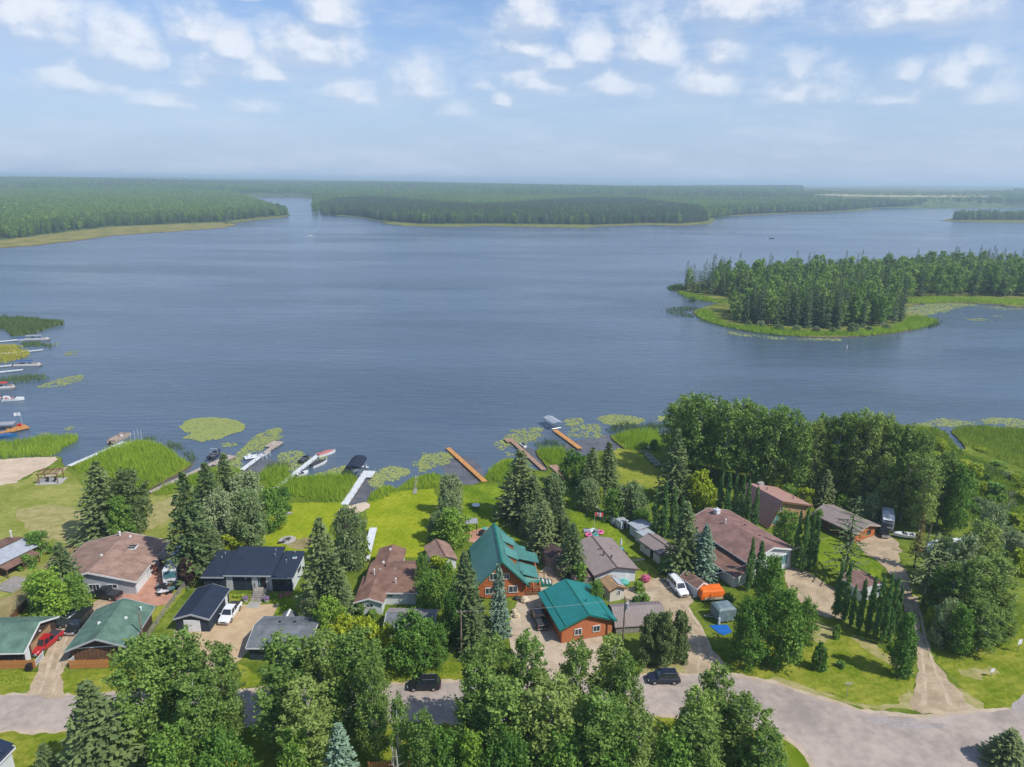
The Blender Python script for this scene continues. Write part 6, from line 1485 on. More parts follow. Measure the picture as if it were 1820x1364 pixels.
# hay field on the far slope
zf = 30.0
pts = [P(a, b, zf) for a, b in ((1446, 346), (1500, 349), (1600, 350.5), (1705, 350.5), (1785, 349), (1770, 347), (1700, 345.5), (1560, 343.5), (1480, 344))]
land_polygon('hay_field', pts, MATS['hay_field'], MATS['forest_floor'], z=zf, slope=160.0, depth=32.0)

# the island stands: the nearest trees one by one, those behind as one wood
IR = random.Random(9)
def stand_pts(poly, spacing):
    q = [P(a, b) for a, b in poly]; x0, x1 = min(p.x for p in q), max(p.x for p in q); y0, y1 = min(p.y for p in q), max(p.y for p in q)
    out = []; y = y0; pl = [(p.x, p.y) for p in q]
    while y < y1:
        x = x0
        while x < x1:
            a, b = x + IR.uniform(-.45, .45) * spacing, y + IR.uniform(-.45, .45) * spacing
            if inside(pl, a, b): out.append((a, b))
            x += spacing
        y += spacing
    return out
front = stand_pts([(1297, 570), (1330, 577), (1400, 582), (1490, 586), (1560, 581), (1606, 572), (1600, 554), (1560, 547), (1400, 545), (1300, 552)], 4.9)
rear = stand_pts([(1216, 517), (1240, 523), (1290, 533), (1320, 537), (1420, 539), (1560, 538), (1620, 531), (1700, 527), (1830, 529), (1990, 532), (1990, 488), (1820, 488), (1500, 492), (1300, 503), (1225, 510)], 6.8)
pts = sorted([(y, x, 0) for x, y in front] + [(y, x, 1) for x, y in rear])
cnt = {'s': 0, 'p': 0}; wp, ws, wp2, ws2 = [], [], [], []
for y, x, k in pts:
    px, py = pxarr(x, y)
    if k == 0: sp = IR.random() < (.72 if py > 562 else .36)
    else: sp = IR.random() < (.7 if px < 1290 else .22 if py < 515 else .42)
    h = IR.uniform(14, 25.5) if sp else IR.uniform(13.5, 20)
    if k == 0 and px < 1345: h *= .80
    if k == 1 and px > 1640: h *= 1.08
    if k == 1 and px < 1260: h *= .8
    if px < 1850 and ((sp and cnt['s'] < 170) or (not sp and cnt['p'] < 170)) and (k == 0 or py > 505):
        cnt['s' if sp else 'p'] += 1
        if k == 0: lb, g = ('dark slender spruce in the front stand of the reedy island', 'spruces of the front island stand') if sp else ('light green poplar among spruces of the front island stand', 'poplars of the front island stand')
        else: lb, g = ('spruce in the long stand behind the reedy island', 'spruces of the rear island stand') if sp else ('light green poplar in the long stand behind the reedy island', 'poplars of the rear island stand')
        put_tree('fspruce' if sp else 'fpoplar', (x, y, 0), h, IR.uniform(4.2, 6.0) if sp else IR.uniform(6.2, 9.0), lb, g)
    elif sp: wp.append((x, y, 0)); ws.append((h / 20,) * 3)
    else: wp2.append((x, y, 0)); ws2.append((h / 18,) * 3)
gn_scatter('island_spruce_wood', wp, ws, FSP[:1]); gn_scatter('island_poplar_wood', wp2, ws2, FPO[:2])
for k, (x, b, t, wd) in enumerate(sorted(((1352, 582, 570, 20), (1385, 588, 576, 22), (1415, 590, 578, 20), (1450, 592, 580, 18), (1515, 592, 574, 26), (1545, 590, 580, 18), (1330, 580, 570, 16), (1575, 586, 576, 18), (1232, 536, 527, 14), (1480, 592, 582, 16)))):
    T_('willow', x, b, t, wd, 'grey willow bush, %s from left at the foot of the island spruces' % ORD[k], 'willow bushes at the foot of the island spruces')
print('island', cnt, len(wp), len(wp2), 'near', len(TREES))
# ---------------------------------------------------------------- vehicles
def paint(name, col, rough=.28): return M(name, col, rough=rough, var=.04, spec=.6)
paint('paint_black', (.014, .015, .018)); paint('paint_red', (.42, .018, .022)); paint('paint_white', (.78, .79, .80)); paint('paint_navy', (.018, .026, .05)); paint('paint_dark', (.03, .034, .04))
M('cover_dark', (.045, .045, .05), rough=.8); M('headlight', (.75, .78, .80), rough=.12, spec=.8); M('taillight', (.35, .02, .02), rough=.2); M('chrome', (.6, .6, .62), rough=.2, metallic=.8)
M('car_glass', (.02, .027, .035), rough=.06, var=.2, spec=.9)

def heading(rear, front):
    a, b = P(*rear), P(*front); return math.atan2(b.y - a.y, b.x - a.x)

def wheel(root, x, y, r=.36, w=.24):
    m = MB(); m.tube((x, y - w / 2, r), (x, y + w / 2, r), r, n=14); t = m.build('wheel', MATS['rubber'], root)
    m = MB(); s = 1 if y > 0 else -1; m.tube((x, y + s * w * .5, r), (x, y + s * (w * .5 + .02), r), r * .62, r * .5, 10); m.build('rim', MATS['chrome'], t)

def rect_ring(x, hw, z0, z1, inset=.12):
    """rounded body section across the car"""
    i = min(inset, hw * .4)
    return [(x, -hw, z0 + .1), (x, -hw + i * .5, z0), (x, hw - i * .5, z0), (x, hw, z0 + .1), (x, hw, z1 - .12), (x, hw - i, z1), (x, -hw + i, z1), (x, -hw, z1 - .12)]

def vehicle(kind, rear, front, col, label, group=None, L=None):
    """car shapes: front end towards +x"""
    ce = (P(*rear) + P(*front)) / 2; ang = heading(rear, front)
    d = {'suv': (4.75, 1.92, 1.74), 'pickup': (5.7, 2.0, 1.86), 'sedan': (4.6, 1.82, 1.46), 'jeep': (4.2, 1.9, 1.85), 'captruck': (5.6, 2.0, 1.92)}[kind]
    Ln, W, H = d; Ln = L or Ln; hw = W / 2; x0, x1 = -Ln / 2, Ln / 2
    nm = {'suv': 'parked_suv', 'pickup': 'pickup_truck', 'sedan': 'parked_car', 'jeep': 'off_road_vehicle', 'captruck': 'pickup_truck'}[kind]
    root = empty(nm, (ce.x, ce.y, 0.05), ang, label, {'suv': 'suv', 'pickup': 'pickup truck', 'sedan': 'car', 'jeep': 'off-road vehicle', 'captruck': 'pickup truck'}[kind], group)
    belt = {'suv': 1.05, 'pickup': 1.12, 'sedan': .92, 'jeep': 1.1, 'captruck': 1.12}[kind]; hood = belt - (.02 if kind == 'jeep' else .06)
    gl = .3
    xs = [(x0, hw * .9, gl + .15, belt - .12), (x0 + .12, hw * .98, gl, belt), (x0 + Ln * .3, hw, gl, belt), (x1 - Ln * .30, hw, gl, belt), (x1 - Ln * .26, hw, gl, belt - .01), (x1 - .5, hw * .97, gl, hood - .06), (x1 - .12, hw * .90, gl + .02, hood - .18), (x1, hw * .80, gl + .15, hood - .32)]
    m = MB(); m.hull([rect_ring(*a) for a in xs]); m.build('body', MATS[col], root)
    if kind == 'pickup': c0, c1, roof0, roof1 = x0 + Ln * .34, x1 - Ln * .235, x0 + Ln * .37, x1 - Ln * .36
    elif kind == 'jeep': c0, c1, roof0, roof1 = x0 + .1, x1 - Ln * .33, x0 + .16, x1 - Ln * .40
    elif kind == 'sedan': c0, c1, roof0, roof1 = x0 + .55, x1 - Ln * .25, x0 + 1.25, x1 - Ln * .42
    elif kind == 'captruck': c0, c1, roof0, roof1 = x0 + .12, x1 - Ln * .235, x0 + .2, x1 - Ln * .36
    else: c0, c1, roof0, roof1 = x0 + .12, x1 - Ln * .24, x0 + .55, x1 - Ln * .40
    b, tp = hw * .95, hw * .76
    B0 = [(c0, -b, belt - .03), (c1, -b, belt - .03), (c1, b, belt - .03), (c0, b, belt - .03)]; T0 = [(roof0, -tp, H), (roof1, -tp, H), (roof1, tp, H), (roof0, tp, H)]
    m = MB(); m.hull([B0, T0]); m.build('cabin', MATS[col], root)
    def quad(name, a, bb, c, dd, mat='car_glass', off=.02):
        a, bb, c, dd = map(Vector, (a, bb, c, dd)); n = (bb - a).cross(dd - a).normalized(); ctr = (a + bb + c + dd) / 4
        if n.dot(ctr - Vector(((c0 + c1) / 2, 0, 1.2))) < 0: n = -n
        q = [ctr + (p - ctr) * .86 for p in (a, bb, c, dd)]; v = [tuple(p - n * .02) for p in q] + [tuple(p + n * off) for p in q]
        mm = MB(); mm.add(v, [(3, 2, 1, 0), (4, 5, 6, 7), (0, 1, 5, 4), (1, 2, 6, 5), (2, 3, 7, 6), (3, 0, 4, 7)]); mm.build(name, MATS[mat], root)
    quad('windshield', B0[1], B0[2], T0[2], T0[1]); quad('rear_window', B0[0], B0[3], T0[3], T0[0])
    for s, (i, j) in ((-1, (0, 1)), (1, (3, 2))):
        A, Bq, C, D = map(Vector, (B0[i], B0[j], T0[j], T0[i])); k = 2 if kind != 'captruck' else 3
        for q in range(k):
            u0, u1 = q / k, (q + 1) / k
            quad('side_window', A.lerp(Bq, u0), A.lerp(Bq, u1), D.lerp(C, u1), D.lerp(C, u0))
    m = MB(); m.box(((roof0 + roof1) / 2, 0, H + .005), (roof1 - roof0 - .1, tp * 1.9, .04)); m.build('roof_panel', MATS[col], root)
    if kind == 'pickup':
        m = MB(); m.box(((x0 + c0) / 2 + .05, 0, belt + .015), (c0 - x0 - .2, W * .86, .07)); m.build('bed_cover', MATS['cover_dark'], root)
    if kind in ('suv', 'captruck'):
        for s in (-1, 1): m = MB(); m.tube((roof0 + .2, s * tp * .86, H + .07), (roof1 - .2, s * tp * .86, H + .07), .028, n=5); m.build('roof_rail', MATS['chrome' if kind == 'suv' else col], root)
    if kind == 'jeep':
        m = MB(); m.tube((x0 - .12, 0, 1.0), (x0 + .02, 0, 1.0), .36, n=12); m.build('spare_wheel', MATS['rubber'], root)
    r = .40 if kind in ('pickup', 'jeep', 'captruck') else .35
    for x in (x0 + Ln * .2, x1 - Ln * .19):
        for s in (-1, 1): wheel(root, x, s * (hw - .1), r)
    for s in (-1, 1):
        m = MB(); m.box((x1 - .05, s * hw * .62, hood - .40), (.16, .34, .17)); m.build('headlight', MATS['headlight'], root)
        m = MB(); m.box((x0 + .03, s * hw * .84, belt - .3), (.12, .16, .3)); m.build('taillight', MATS['taillight'], root)
        m = MB(); m.box((c1 - .25, s * (hw + .1), belt + .08), (.12, .2, .16)); m.build('mirror', MATS[col], root)
    m = MB(); m.box((x1 - .01, 0, hood - .46), (.1, hw * .9, .22)); m.build('grille', MATS['black_plastic' if col != 'paint_black' else 'chrome'], root)
    m = MB(); m.box((x1 - .02, 0, gl + .12), (.2, hw * 1.7, .2)); m.build('bumper', MATS['chrome' if kind != 'suv' else 'black_plastic'], root)
    m = MB(); m.box((x0 + .02, 0, gl + .15), (.2, hw * 1.75, .2)); m.build('bumper', MATS['chrome' if kind != 'suv' else 'black_plastic'], root)
    return root
vehicle('pickup', (99, 1136), (66, 1163), 'paint_red', 'red pickup truck parked before the wooden garage door')
vehicle('captruck', (156, 1100), (128, 1128), 'paint_black', 'black pickup with dark cap parked beside the green garage')
vehicle('sedan', (84, 1113), (112, 1113), 'paint_dark', 'dark car nosing out behind the wooden door garage')
vehicle('sedan', (154, 1082), (124, 1099), 'paint_navy', 'dark blue car under the wide leafy tree')
vehicle('pickup', (203, 1064), (174, 1060), 'paint_black', 'black pickup parked against the skylight bungalow front')
vehicle('pickup', (420, 1081), (399, 1110), 'paint_white', 'white pickup with dark bed cover on the tan drive')
vehicle('pickup', (965, 1122), (951, 1088), 'paint_black', 'black pickup in the shade of the teal garage')
vehicle('captruck', (1192, 1034), (1217, 1064), 'paint_white', 'white pickup with white cap on the gravel drive')
vehicle('suv', (778, 1222), (730, 1223), 'paint_black', 'black suv on the road seen in the gap between trees')
vehicle('suv', (1205, 1211), (1152, 1211), 'paint_navy', 'dark navy suv on the road left of the bend')
vehicle('jeep', (1561, 943), (1573, 958), 'paint_black', 'black boxy off-road vehicle beside the log cabin')

def motorhome(rear, front, label, L, W, H, glass, kind):
    ce = (P(*rear) + P(*front)) / 2; root = empty('motorhome', (ce.x, ce.y, .05), heading(rear, front), label, 'motorhome')
    hw = W / 2; x0, x1 = -L / 2, L / 2; m = MB()
    if kind == 'coach': m.hull([[(x, -hw, .45), (x, hw, .45), (x, hw, H - .25), (x, hw - .2, H), (x, -hw + .2, H), (x, -hw, H - .25)] for x in (x0, x1 - .35)] + [[(x1, -hw * .97, .5), (x1, hw * .97, .5), (x1 - .05, hw * .95, 1.6), (x1 - .28, hw * .9, H - .15), (x1 - .28, -hw * .9, H - .15), (x1 - .05, -hw * .95, 1.6)]])
    else: m.box(((x0 + x1) / 2 - .5, 0, (H + .5) / 2), (L - 1.0, W, H - .5)); m.hull([[(x1 - 1.05, -hw, 1.9), (x1 - 1.05, hw, 1.9), (x1 - 1.05, hw, H), (x1 - 1.05, -hw, H)], [(x1 - .15, -hw * .9, 2.15), (x1 - .15, hw * .9, 2.15), (x1 - .15, hw * .9, H - .25), (x1 - .15, -hw * .9, H - .25)]]); m.box((x1 - .5, 0, .95), (1.2, W * .86, .9))
    m.build('body', MATS['paint_white'], root)
    def slab(n, c, dd, mat): q = MB(); q.box(c, dd); return q.build(n, MATS[mat], root)
    if kind == 'coach':
        q = MB(); q.add([(x1 - .02, -hw * .86, 1.6), (x1 - .02, hw * .86, 1.6), (x1 - .23, hw * .82, H - .45), (x1 - .23, -hw * .82, H - .45)] + [(x1 + .02, -hw * .86, 1.62), (x1 + .02, hw * .86, 1.62), (x1 - .19, hw * .82, H - .43), (x1 - .19, -hw * .82, H - .43)], [(3, 2, 1, 0), (4, 5, 6, 7), (0, 1, 5, 4), (1, 2, 6, 5), (2, 3, 7, 6), (3, 0, 4, 7)]); q.build('windshield', MATS[glass], root)
        slab('grille', (x1 + .01, 0, .85), (.06, .9, .22), 'black_plastic')
    else:
        slab('windshield', (x1 - .05, 0, 1.62), (.34, W * .74, .46), glass); slab('overcab_window', (x1 - .13, 0, 2.5), (.06, W * .7, .34), glass); slab('grille', (x1 + .11, 0, .85), (.04, W * .7, .3), 'black_plastic')
    for s in (-1, 1):
        for i in range(4): slab('side_window', (x0 + L * (.15 + .2 * i), s * (hw + .005), 1.95), (L * .12, .05, .6), 'glass')
        slab('stripe', (x0 + L * .45, s * (hw + .004), 1.2), (L * .86, .03, .22), 'blue_grey_wall')
        slab('headlight', (x1 + .02, s * hw * .75, .85), (.08, .3, .2), 'headlight'); slab('mirror', (x1 - .1, s * (hw + .25), 1.9), (.12, .2, .4), 'black_plastic')
    for i in range(3): slab('roof_vent', (x0 + L * (.2 + .28 * i), .2, H + .1), (.6, .6, .22), 'alu_white')
    slab('air_conditioner', (x0 + L * .35, -.2, H + .16), (1.0, .8, .32), 'white_siding'); slab('bumper', (x1 + .02, 0, .5), (.18, W * .92, .24), 'chrome')
    for x in (x0 + L * .22, x1 - L * .16):
        for s in (-1, 1): wheel(root, x, s * (hw - .16), .42)
    return root
motorhome((326, 998), (304, 1040), 'white motorhome with teal windshield parked on red paving', 9.0, 2.5, 3.2, 'teal_glass', 'coach')
motorhome((1574, 921), (1577, 950), 'white camper motorhome with dark window bands behind the off-road vehicle', 6.6, 2.35, 3.0, 'glass', 'cab')

def quad_bike(px, ang, col, label, seatc='black_plastic'):
    p = P(*px); root = empty('quad_bike', (p.x, p.y, .04), math.radians(ang), label, 'quad bike', 'quad bikes before the motorhome')
    m = MB(); m.hull([[(x, -w, z0), (x, w, z0), (x, w * .8, z1), (x, -w * .8, z1)] for x, w, z0, z1 in ((-.9, .4, .55, .8), (-.3, .3, .45, .85), (.2, .28, .45, .95), (.75, .42, .55, .85), (.95, .3, .55, .75))]); m.build('body', MATS[col], root)
    m = MB(); m.box((-.3, 0, .95), (.8, .34, .18)); m.build('seat', MATS[seatc], root)
    m = MB(); m.tube((.35, -.4, 1.15), (.35, .4, 1.15), .03, n=5); m.tube((.45, 0, .8), (.35, 0, 1.15), .04, n=5); m.build('handlebar', MATS['black_plastic'], root)
    m = MB(); m.box((.75, 0, .92), (.5, .7, .05)); m.box((-.8, 0, .9), (.45, .7, .05)); m.build('rack', MATS['steel'], root)
    for x in (-.65, .65):
        for s in (-1, 1): m = MB(); m.tube((x, s * .38, .3), (x, s * .6, .3), .3, n=10); m.build('wheel', MATS['rubber'], root)
paint('paint_teal', (.10, .22, .22))
quad_bike((291, 1056), 200, 'paint_white', 'white quad bike nearest the fence before the motorhome'); quad_bike((289, 1047), 190, 'paint_dark', 'dark quad bike beside the white quad bike'); quad_bike((308, 1050), 240, 'paint_teal', 'grey teal quad bike right in front of the motorhome nose')
quad_bike((286, 1004), 20, 'paint_red', 'red quad bike at the back end of the red paving')

# tarped trailers beside the gravel drive
M('tarp_orange', (.80, .165, .018), rough=.6, var=.1, scale=1.2, bump=.5, bscale=2.5, spec=.25); M('tarp_grey', (.17, .235, .255), rough=.55, var=.3, scale=1.0, bump=.7, bscale=2.2, spec=.35); M('tarp_blue', (.012, .13, .46), rough=.45, var=.15, scale=1.2, bump=.5, bscale=2); M('tarp_teal', (.10, .40, .36), rough=.6, var=.2, bump=.7, bscale=2); M('tarp_white', (.66, .72, .76), rough=.5, var=.1, scale=.8, bump=.6, bscale=2); M('canvas_cream', (.62, .52, .36), rough=.8, var=.15, bump=.4)
p = P(1262, 1063); o = empty('tent_trailer', (p.x, p.y, .05), math.radians(8), 'low trailer under a bright orange tarp beside the white capped pickup', 'trailer')
m = MB(); m.hull([[(x * 2.25, y * 1.35, .55) for x, y in ((-1, -1), (1, -1), (1, 1), (-1, 1))], [(x * 2.3, y * 1.4, 1.2) for x, y in ((-1, -1), (1, -1), (1, 1), (-1, 1))], [(x * 2.05, y * 1.2, 1.95) for x, y in ((-1, -1), (1, -1), (1, 1), (-1, 1))], [(x * 1.8, y * 1.0, 2.12) for x, y in ((-1, -1), (1, -1), (1, 1), (-1, 1))]]); m.build('tarp', MATS['tarp_orange'], o)
m = MB(); m.box((.2, -1.36, .72), (3.6, .1, .5)); m.box((0, 0, .42), (4.2, 2.4, .3)); m.build('trailer_box', MATS['canvas_cream'], o)
for s in (-1, 1): wheel(o, 0, s * 1.15, .32)
m = MB(); m.tube((-2.2, 0, .45), (-3.2, 0, .45), .06, n=5); m.build('tow_bar', MATS['steel'], o)
p = P(1284, 1100); o = empty('covered_camper', (p.x, p.y, .05), math.radians(14), 'tall camper wrapped in a grey green tarp beside the orange tarp', 'camper trailer')
q4 = ((-1, -1), (1, -1), (1, 1), (-1, 1))
m = MB(); m.hull([[(x * 1.55, y * 1.35, .35) for x, y in q4], [(x * 1.6, y * 1.42, 1.4) for x, y in q4], [(x * 1.62, y * 1.42, 2.5) for x, y in q4], [(x * 1.2, y * 1.0, 2.78) for x, y in q4]]); m.build('tarp', MATS['tarp_grey'], o)
m = MB(); m.tube((-1.55, -1.5, .2), (-1.55, -1.5, 1.3), .2, .16, 8); m.build('gas_bottle', MATS['white_paint'], o)
for s in (-1, 1): wheel(o, .2, s * 1.2, .32)
m = MB(); m.tube((-1.6, .9, .45), (-3.0, .9, .4), .07, n=5); m.tube((-1.6, .2, .45), (-3.0, .9, .4), .06, n=5); m.build('tow_bar', MATS['steel'], o)
p = P(1279, 1120); m = MB(); m.poly([(-1.4, 1.2), (1.7, 1.4), (1.9, -.6), (.2, -1.5), (-.5, -.9)], .0, .06); o = m.build('ground_tarp', MATS['tarp_blue']); o.location = (p.x, p.y, .03); tag(o, 'blue tarp spread on the grass before the wrapped camper', 'tarp')
p = P(1107, 1038); m = MB(); R_ = random.Random(3); m.hull([[(math.cos(a) * rx * (1 + R_.uniform(-.1, .1)), math.sin(a) * ry * (1 + R_.uniform(-.1, .1)), z) for a in [k * .628 for k in range(10)]] for rx, ry, z in ((1.2, .8, 0), (1.15, .75, .4), (.8, .5, .75), (.3, .2, .85))]); o = m.build('covered_pile', MATS['tarp_teal'], smooth=True); o.location = (p.x, p.y, .05); tag(o, 'mound under a teal tarp before the taupe roof bungalow', 'tarp mound')
p = P(1682, 978); o = empty('covered_boat', (p.x, p.y, 0), math.radians(10), 'long white tarp covered boat hidden by the thicket', 'covered boat')
m = MB(); m.hull([[(x, w * math.cos(a), .3 + h * math.sin(a)) for a in [math.pi * k / 8 for k in range(9)]] for x, w, h in ((-4.6, .8, 1.2), (-3.5, 1.3, 2.0), (0, 1.45, 2.3), (3.2, 1.35, 2.1), (4.6, .5, 1.3))]); m.build('tarp', MATS['tarp_white'], o)
p = P(1606, 958)
# ---------------------------------------------------------------- boats
M('hull_white', (.76, .77, .77), rough=.35, var=.05, spec=.5); M('hull_blue', (.02, .14, .30), rough=.3, var=.1, spec=.5); M('hull_dark', (.04, .05, .07), rough=.3, var=.1, spec=.5); M('boat_pink', (.42, .15, .15), rough=.7, var=.15); M('boat_seat', (.22, .22, .24), rough=.7, var=.2); M('canvas_navy', (.018, .025, .05), rough=.75, var=.15); M('canvas_blue', (.04, .10, .25), rough=.75, var=.15); M('canvas_red', (.55, .05, .04), rough=.75, var=.15); M('canvas_grey', (.30, .31, .33), rough=.75, var=.12); M('boat_tan', (.42, .33, .26), rough=.8, var=.15)
def boat_hull(m, L, W, H, z=0, n=9):
    out = []; inn = []
    for k in range(n):
        t = k / (n - 1); x = -L / 2 + L * t; w = W / 2 * (1 if t < .55 else max(.03, 1 - ((t - .55) / .45) ** 2)); sh = H * (1 + .18 * t * t)
        out.append([(x, -w, z + sh), (x, -w * .86, z + .15 * H), (x, 0, z - .05 + .3 * H * t ** 3), (x, w * .86, z + .15 * H), (x, w, z + sh), (x, w * .82, z + sh * 1.0), (x, w * .8, z + sh * .55), (x, -w * .8, z + sh * .55), (x, -w * .82, z + sh)])
    m.hull(out)
def speedboat(c, ang, L, label, hull='hull_white', deck='boat_seat', cover=None, lift=0.0, group=None, arch=False, motor=True):
    root = empty('motor_boat', (c[0], c[1], WATER_Z - .1 + lift), math.radians(ang), label, 'boat', group); W = L * .38; H = L * .14
    m = MB(); boat_hull(m, L, W, H); m.build('hull', MATS[hull], root)
    m = MB(); m.add([(L * .08, -W * .38, H * 1.05), (L * .08, W * .38, H * 1.05), (L * .44, W * .12, H * 1.2), (L * .44, -W * .12, H * 1.2), (L * .08, -W * .38, H * .9), (L * .08, W * .38, H * .9), (L * .44, W * .12, H * 1.0), (L * .44, -W * .12, H * 1.0)], [(0, 1, 2, 3), (7, 6, 5, 4), (0, 4, 5, 1), (1, 5, 6, 2), (2, 6, 7, 3), (3, 7, 4, 0)]); m.build('foredeck', MATS[hull if not cover else cover], root)
    if cover:
        m = MB(); m.hull([[(x, -w, H * 1.02), (x, w, H * 1.02), (x, w * .4, H * 1.02 + h), (x, -w * .4, H * 1.02 + h)] for x, w, h in ((-L * .48, W * .42, .1), (-L * .2, W * .45, .35), (L * .1, W * .42, .5), (L * .3, W * .28, .2))]); m.build('cover', MATS[cover], root)
    else:
        for x, y in ((-L * .3, 0), (-L * .02, -W * .2), (-L * .02, W * .2)):
            m = MB(); wd = W * .62 if y == 0 else W * .24; m.box((x, y, H * .75), (L * .1, wd, H * .35)); m.box((x - L * .05, y, H * 1.0), (L * .03, wd, H * .6)); m.build('seat', MATS[deck], root)
        m = MB(); m.hull([[(L * .10, -W * .34, H), (L * .10, W * .34, H), (L * .115, W * .34, H), (L * .115, -W * .34, H)], [(L * .05, -W * .26, H + .42), (L * .05, W * .26, H + .42), (L * .06, W * .26, H + .42), (L * .06, -W * .26, H + .42)]]); m.build('windshield', MATS['glass'], root)
    if arch:
        m = MB()
        for s in (-1, 1): m.tube((-L * .05, s * W * .45, H), (-L * .12, s * W * .38, H + 1.5), .05, n=5)
        m.tube((-L * .12, -W * .38, H + 1.5), (-L * .12, W * .38, H + 1.5), .05, n=5); m.build('tower', MATS['alu_white'], root)
    if motor: m = MB(); m.box((-L * .52, 0, H * .9), (L * .07, L * .07, H * .9), taper=(.8, .8)); m.box((-L * .52, 0, H * .2), (.1, .1, H)); m.build('outboard', MATS['black_plastic'], root)
    return root
def pontoon(c, ang, L, label, top='canvas_blue', rail='alu_white', group=None, canopy=True, seat='boat_tan'):
    root = empty('pontoon_boat', (c[0], c[1], WATER_Z), math.radians(ang), label, 'pontoon boat', group); W = 2.5
    for s in (-1, 1): m = MB(); m.tube((-L / 2, s * .85, .05), (L * .42, s * .85, .05), .34, n=10); m.tube((L * .42, s * .85, .05), (L / 2 + .2, s * .85, .3), .34, .08, 10); m.build('pontoon', MATS['steel'], root)
    m = MB(); m.box((0, 0, .48), (L, W, .14)); m.build('deck', MATS['boat_tan'], root)
    for s in (-1, 1): m = MB(); m.box((-.2, s * (W / 2 - .05), .9), (L * .86, .06, .62)); m.build('side_rail', MATS[rail], root)
    for x in (-L * .43, L * .42): m = MB(); m.box((x, 0, .88), (.06, W * .8, .55)); m.build('end_rail', MATS[rail], root)
    for x, y in ((-L * .3, .7), (-L * .3, -.7), (L * .25, .7), (L * .25, -.7)): m = MB(); m.box((x, y, .75), (1.5, .6, .4)); m.box((x, y * 1.35, 1.05), (1.5, .16, .5)); m.build('seat', MATS[seat], root)
    m = MB(); m.box((.2, -.6, .95), (.5, .6, .8)); m.build('console', MATS['white_paint'], root)
    if canopy:
        m = MB(); m.hull([[(x, -1.2, 2.35), (x, -.6, 2.5), (x, .6, 2.5), (x, 1.2, 2.35), (x, .6, 2.43), (x, -.6, 2.43)] for x in (-L * .4, L * .22)]); t = m.build('canopy', MATS[top], root)
        m = MB()
        for x in (-L * .38, L * .2):
            for s in (-1, 1): m.tube((-L * .1, s * 1.2, .9), (x, s * 1.15, 2.38), .03, n=4)
        m.build('canopy_frame', MATS['steel'], t)
    m = MB(); m.box((-L * .53, 0, .5), (.45, .4, .9)); m.build('outboard', MATS['black_plastic'], root)
    return root
# ---------------------------------------------------------------- docks
def dock(a, b, w, mat, label, platform=None, z=.12, group=None, sec=3.0, posts=True):
    """pier from shore pixel a to lake pixel b; deck sections of boards on posts"""
    A, B = P(*a), P(*b); d = B - A; Ln = d.length; root = empty('dock', (A.x, A.y, 0), math.atan2(d.y, d.x), label, 'dock', group)
    n = max(1, round(Ln / sec)); s = Ln / n
    for k in range(n):
        m = MB(); nb = max(4, int(s / .42))
        for j in range(nb): m.box((k * s + (j + .5) * s / nb, 0, z), (s / nb - .03, w, .06))
        m.box((k * s + s / 2, w / 2 - .06, z - .1), (s - .04, .08, .16)); m.box((k * s + s / 2, -w / 2 + .06, z - .1), (s - .04, .08, .16)); m.build('deck_section', MATS[mat], root)
        if posts:
            for q in (-1, 1): m = MB(); m.tube((k * s + s * .95, q * (w / 2 + .05), -1.3), (k * s + s * .95, q * (w / 2 + .05), z + .45), .05, n=5); m.build('post', MATS['steel' if mat == 'alu_white' else 'pole_wood'], root)
    if platform:
        pw, pl, off = platform; m = MB(); nb = int(pl / .42)
        for j in range(nb): m.box((Ln - pl + (j + .5) * pl / nb, off, z + .035), (pl / nb - .03, pw, .06))
        m.box((Ln - pl / 2, off, z - .08), (pl - .1, pw - .1, .16)); m.build('platform', MATS[mat], root)
        for x in (Ln - pl + .2, Ln - .2):
            for q in (-1, 1): m = MB(); m.tube((x, off + q * (pw / 2 - .1), -1.3), (x, off + q * (pw / 2 - .1), z + .6), .05, n=5); m.build('post', MATS['steel'], root)
    return root
dock((122, 829), (222, 786), 1.2, 'alu_white', 'long white aluminium dock at the left reed bed', (3.4, 4.2, -.9))
c = P(212, 783); pontoon((c.x - .6, c.y + 1.2), math.degrees(heading((200, 790), (226, 776))), 7.5, 'tan decked pontoon boat moored at the white aluminium dock', canopy=False, rail='boat_tan')
for k, (x, y) in enumerate(((233, 784), (240, 781), (246, 779), (252, 781))):
    p = P(x, y); m = MB(); m.tube((0, 0, -1), (0, 0, 2.4), .05, n=6); m.tube((0, 0, 2.4), (0, 0, 2.5), .09, n=6); o = m.build('mooring_pole', MATS['alu_white']); o.location = (p.x, p.y, 0)
    tag(o, ['mooring pole nearest the white dock platform', 'second mooring pole from the white dock platform', 'third mooring pole from the white dock platform', 'mooring pole farthest from the white dock platform'][k], 'mooring pole', 'white mooring poles at the left dock')
dock((266, 876), (409, 810), 1.3, 'wood_pale', 'long weathered wooden dock with ski boat lift', (2.6, 7.0, -.9), posts=True)
c = P(383, 812); speedboat((c.x, c.y), math.degrees(heading((374, 820), (393, 804))), 5.8, 'dark ski boat with white tower beside the weathered wooden dock', 'hull_dark', lift=.7, arch=True)
dock((430, 836), (470, 806), 1.2, 'alu_white', 'short white dock leading to the brown swim dock')
dock((468, 808), (498, 786), 1.4, 'wood_pale', 'brown weathered dock end with square swim platform', (3.4, 4.4, .6))
p = P(446, 814); m = MB(); m.box((0, 0, .2), (3.2, 2.4, .1), .5); m.box((-.5, .3, .55), (.9, .5, .6), .5); m.box((.7, -.2, .45), (.6, .6, .4), .5); o = m.build('swim_raft', MATS['alu_white']); o.location = (p.x, p.y, .1); tag(o, 'white square raft with bench beside the short white dock', 'raft')
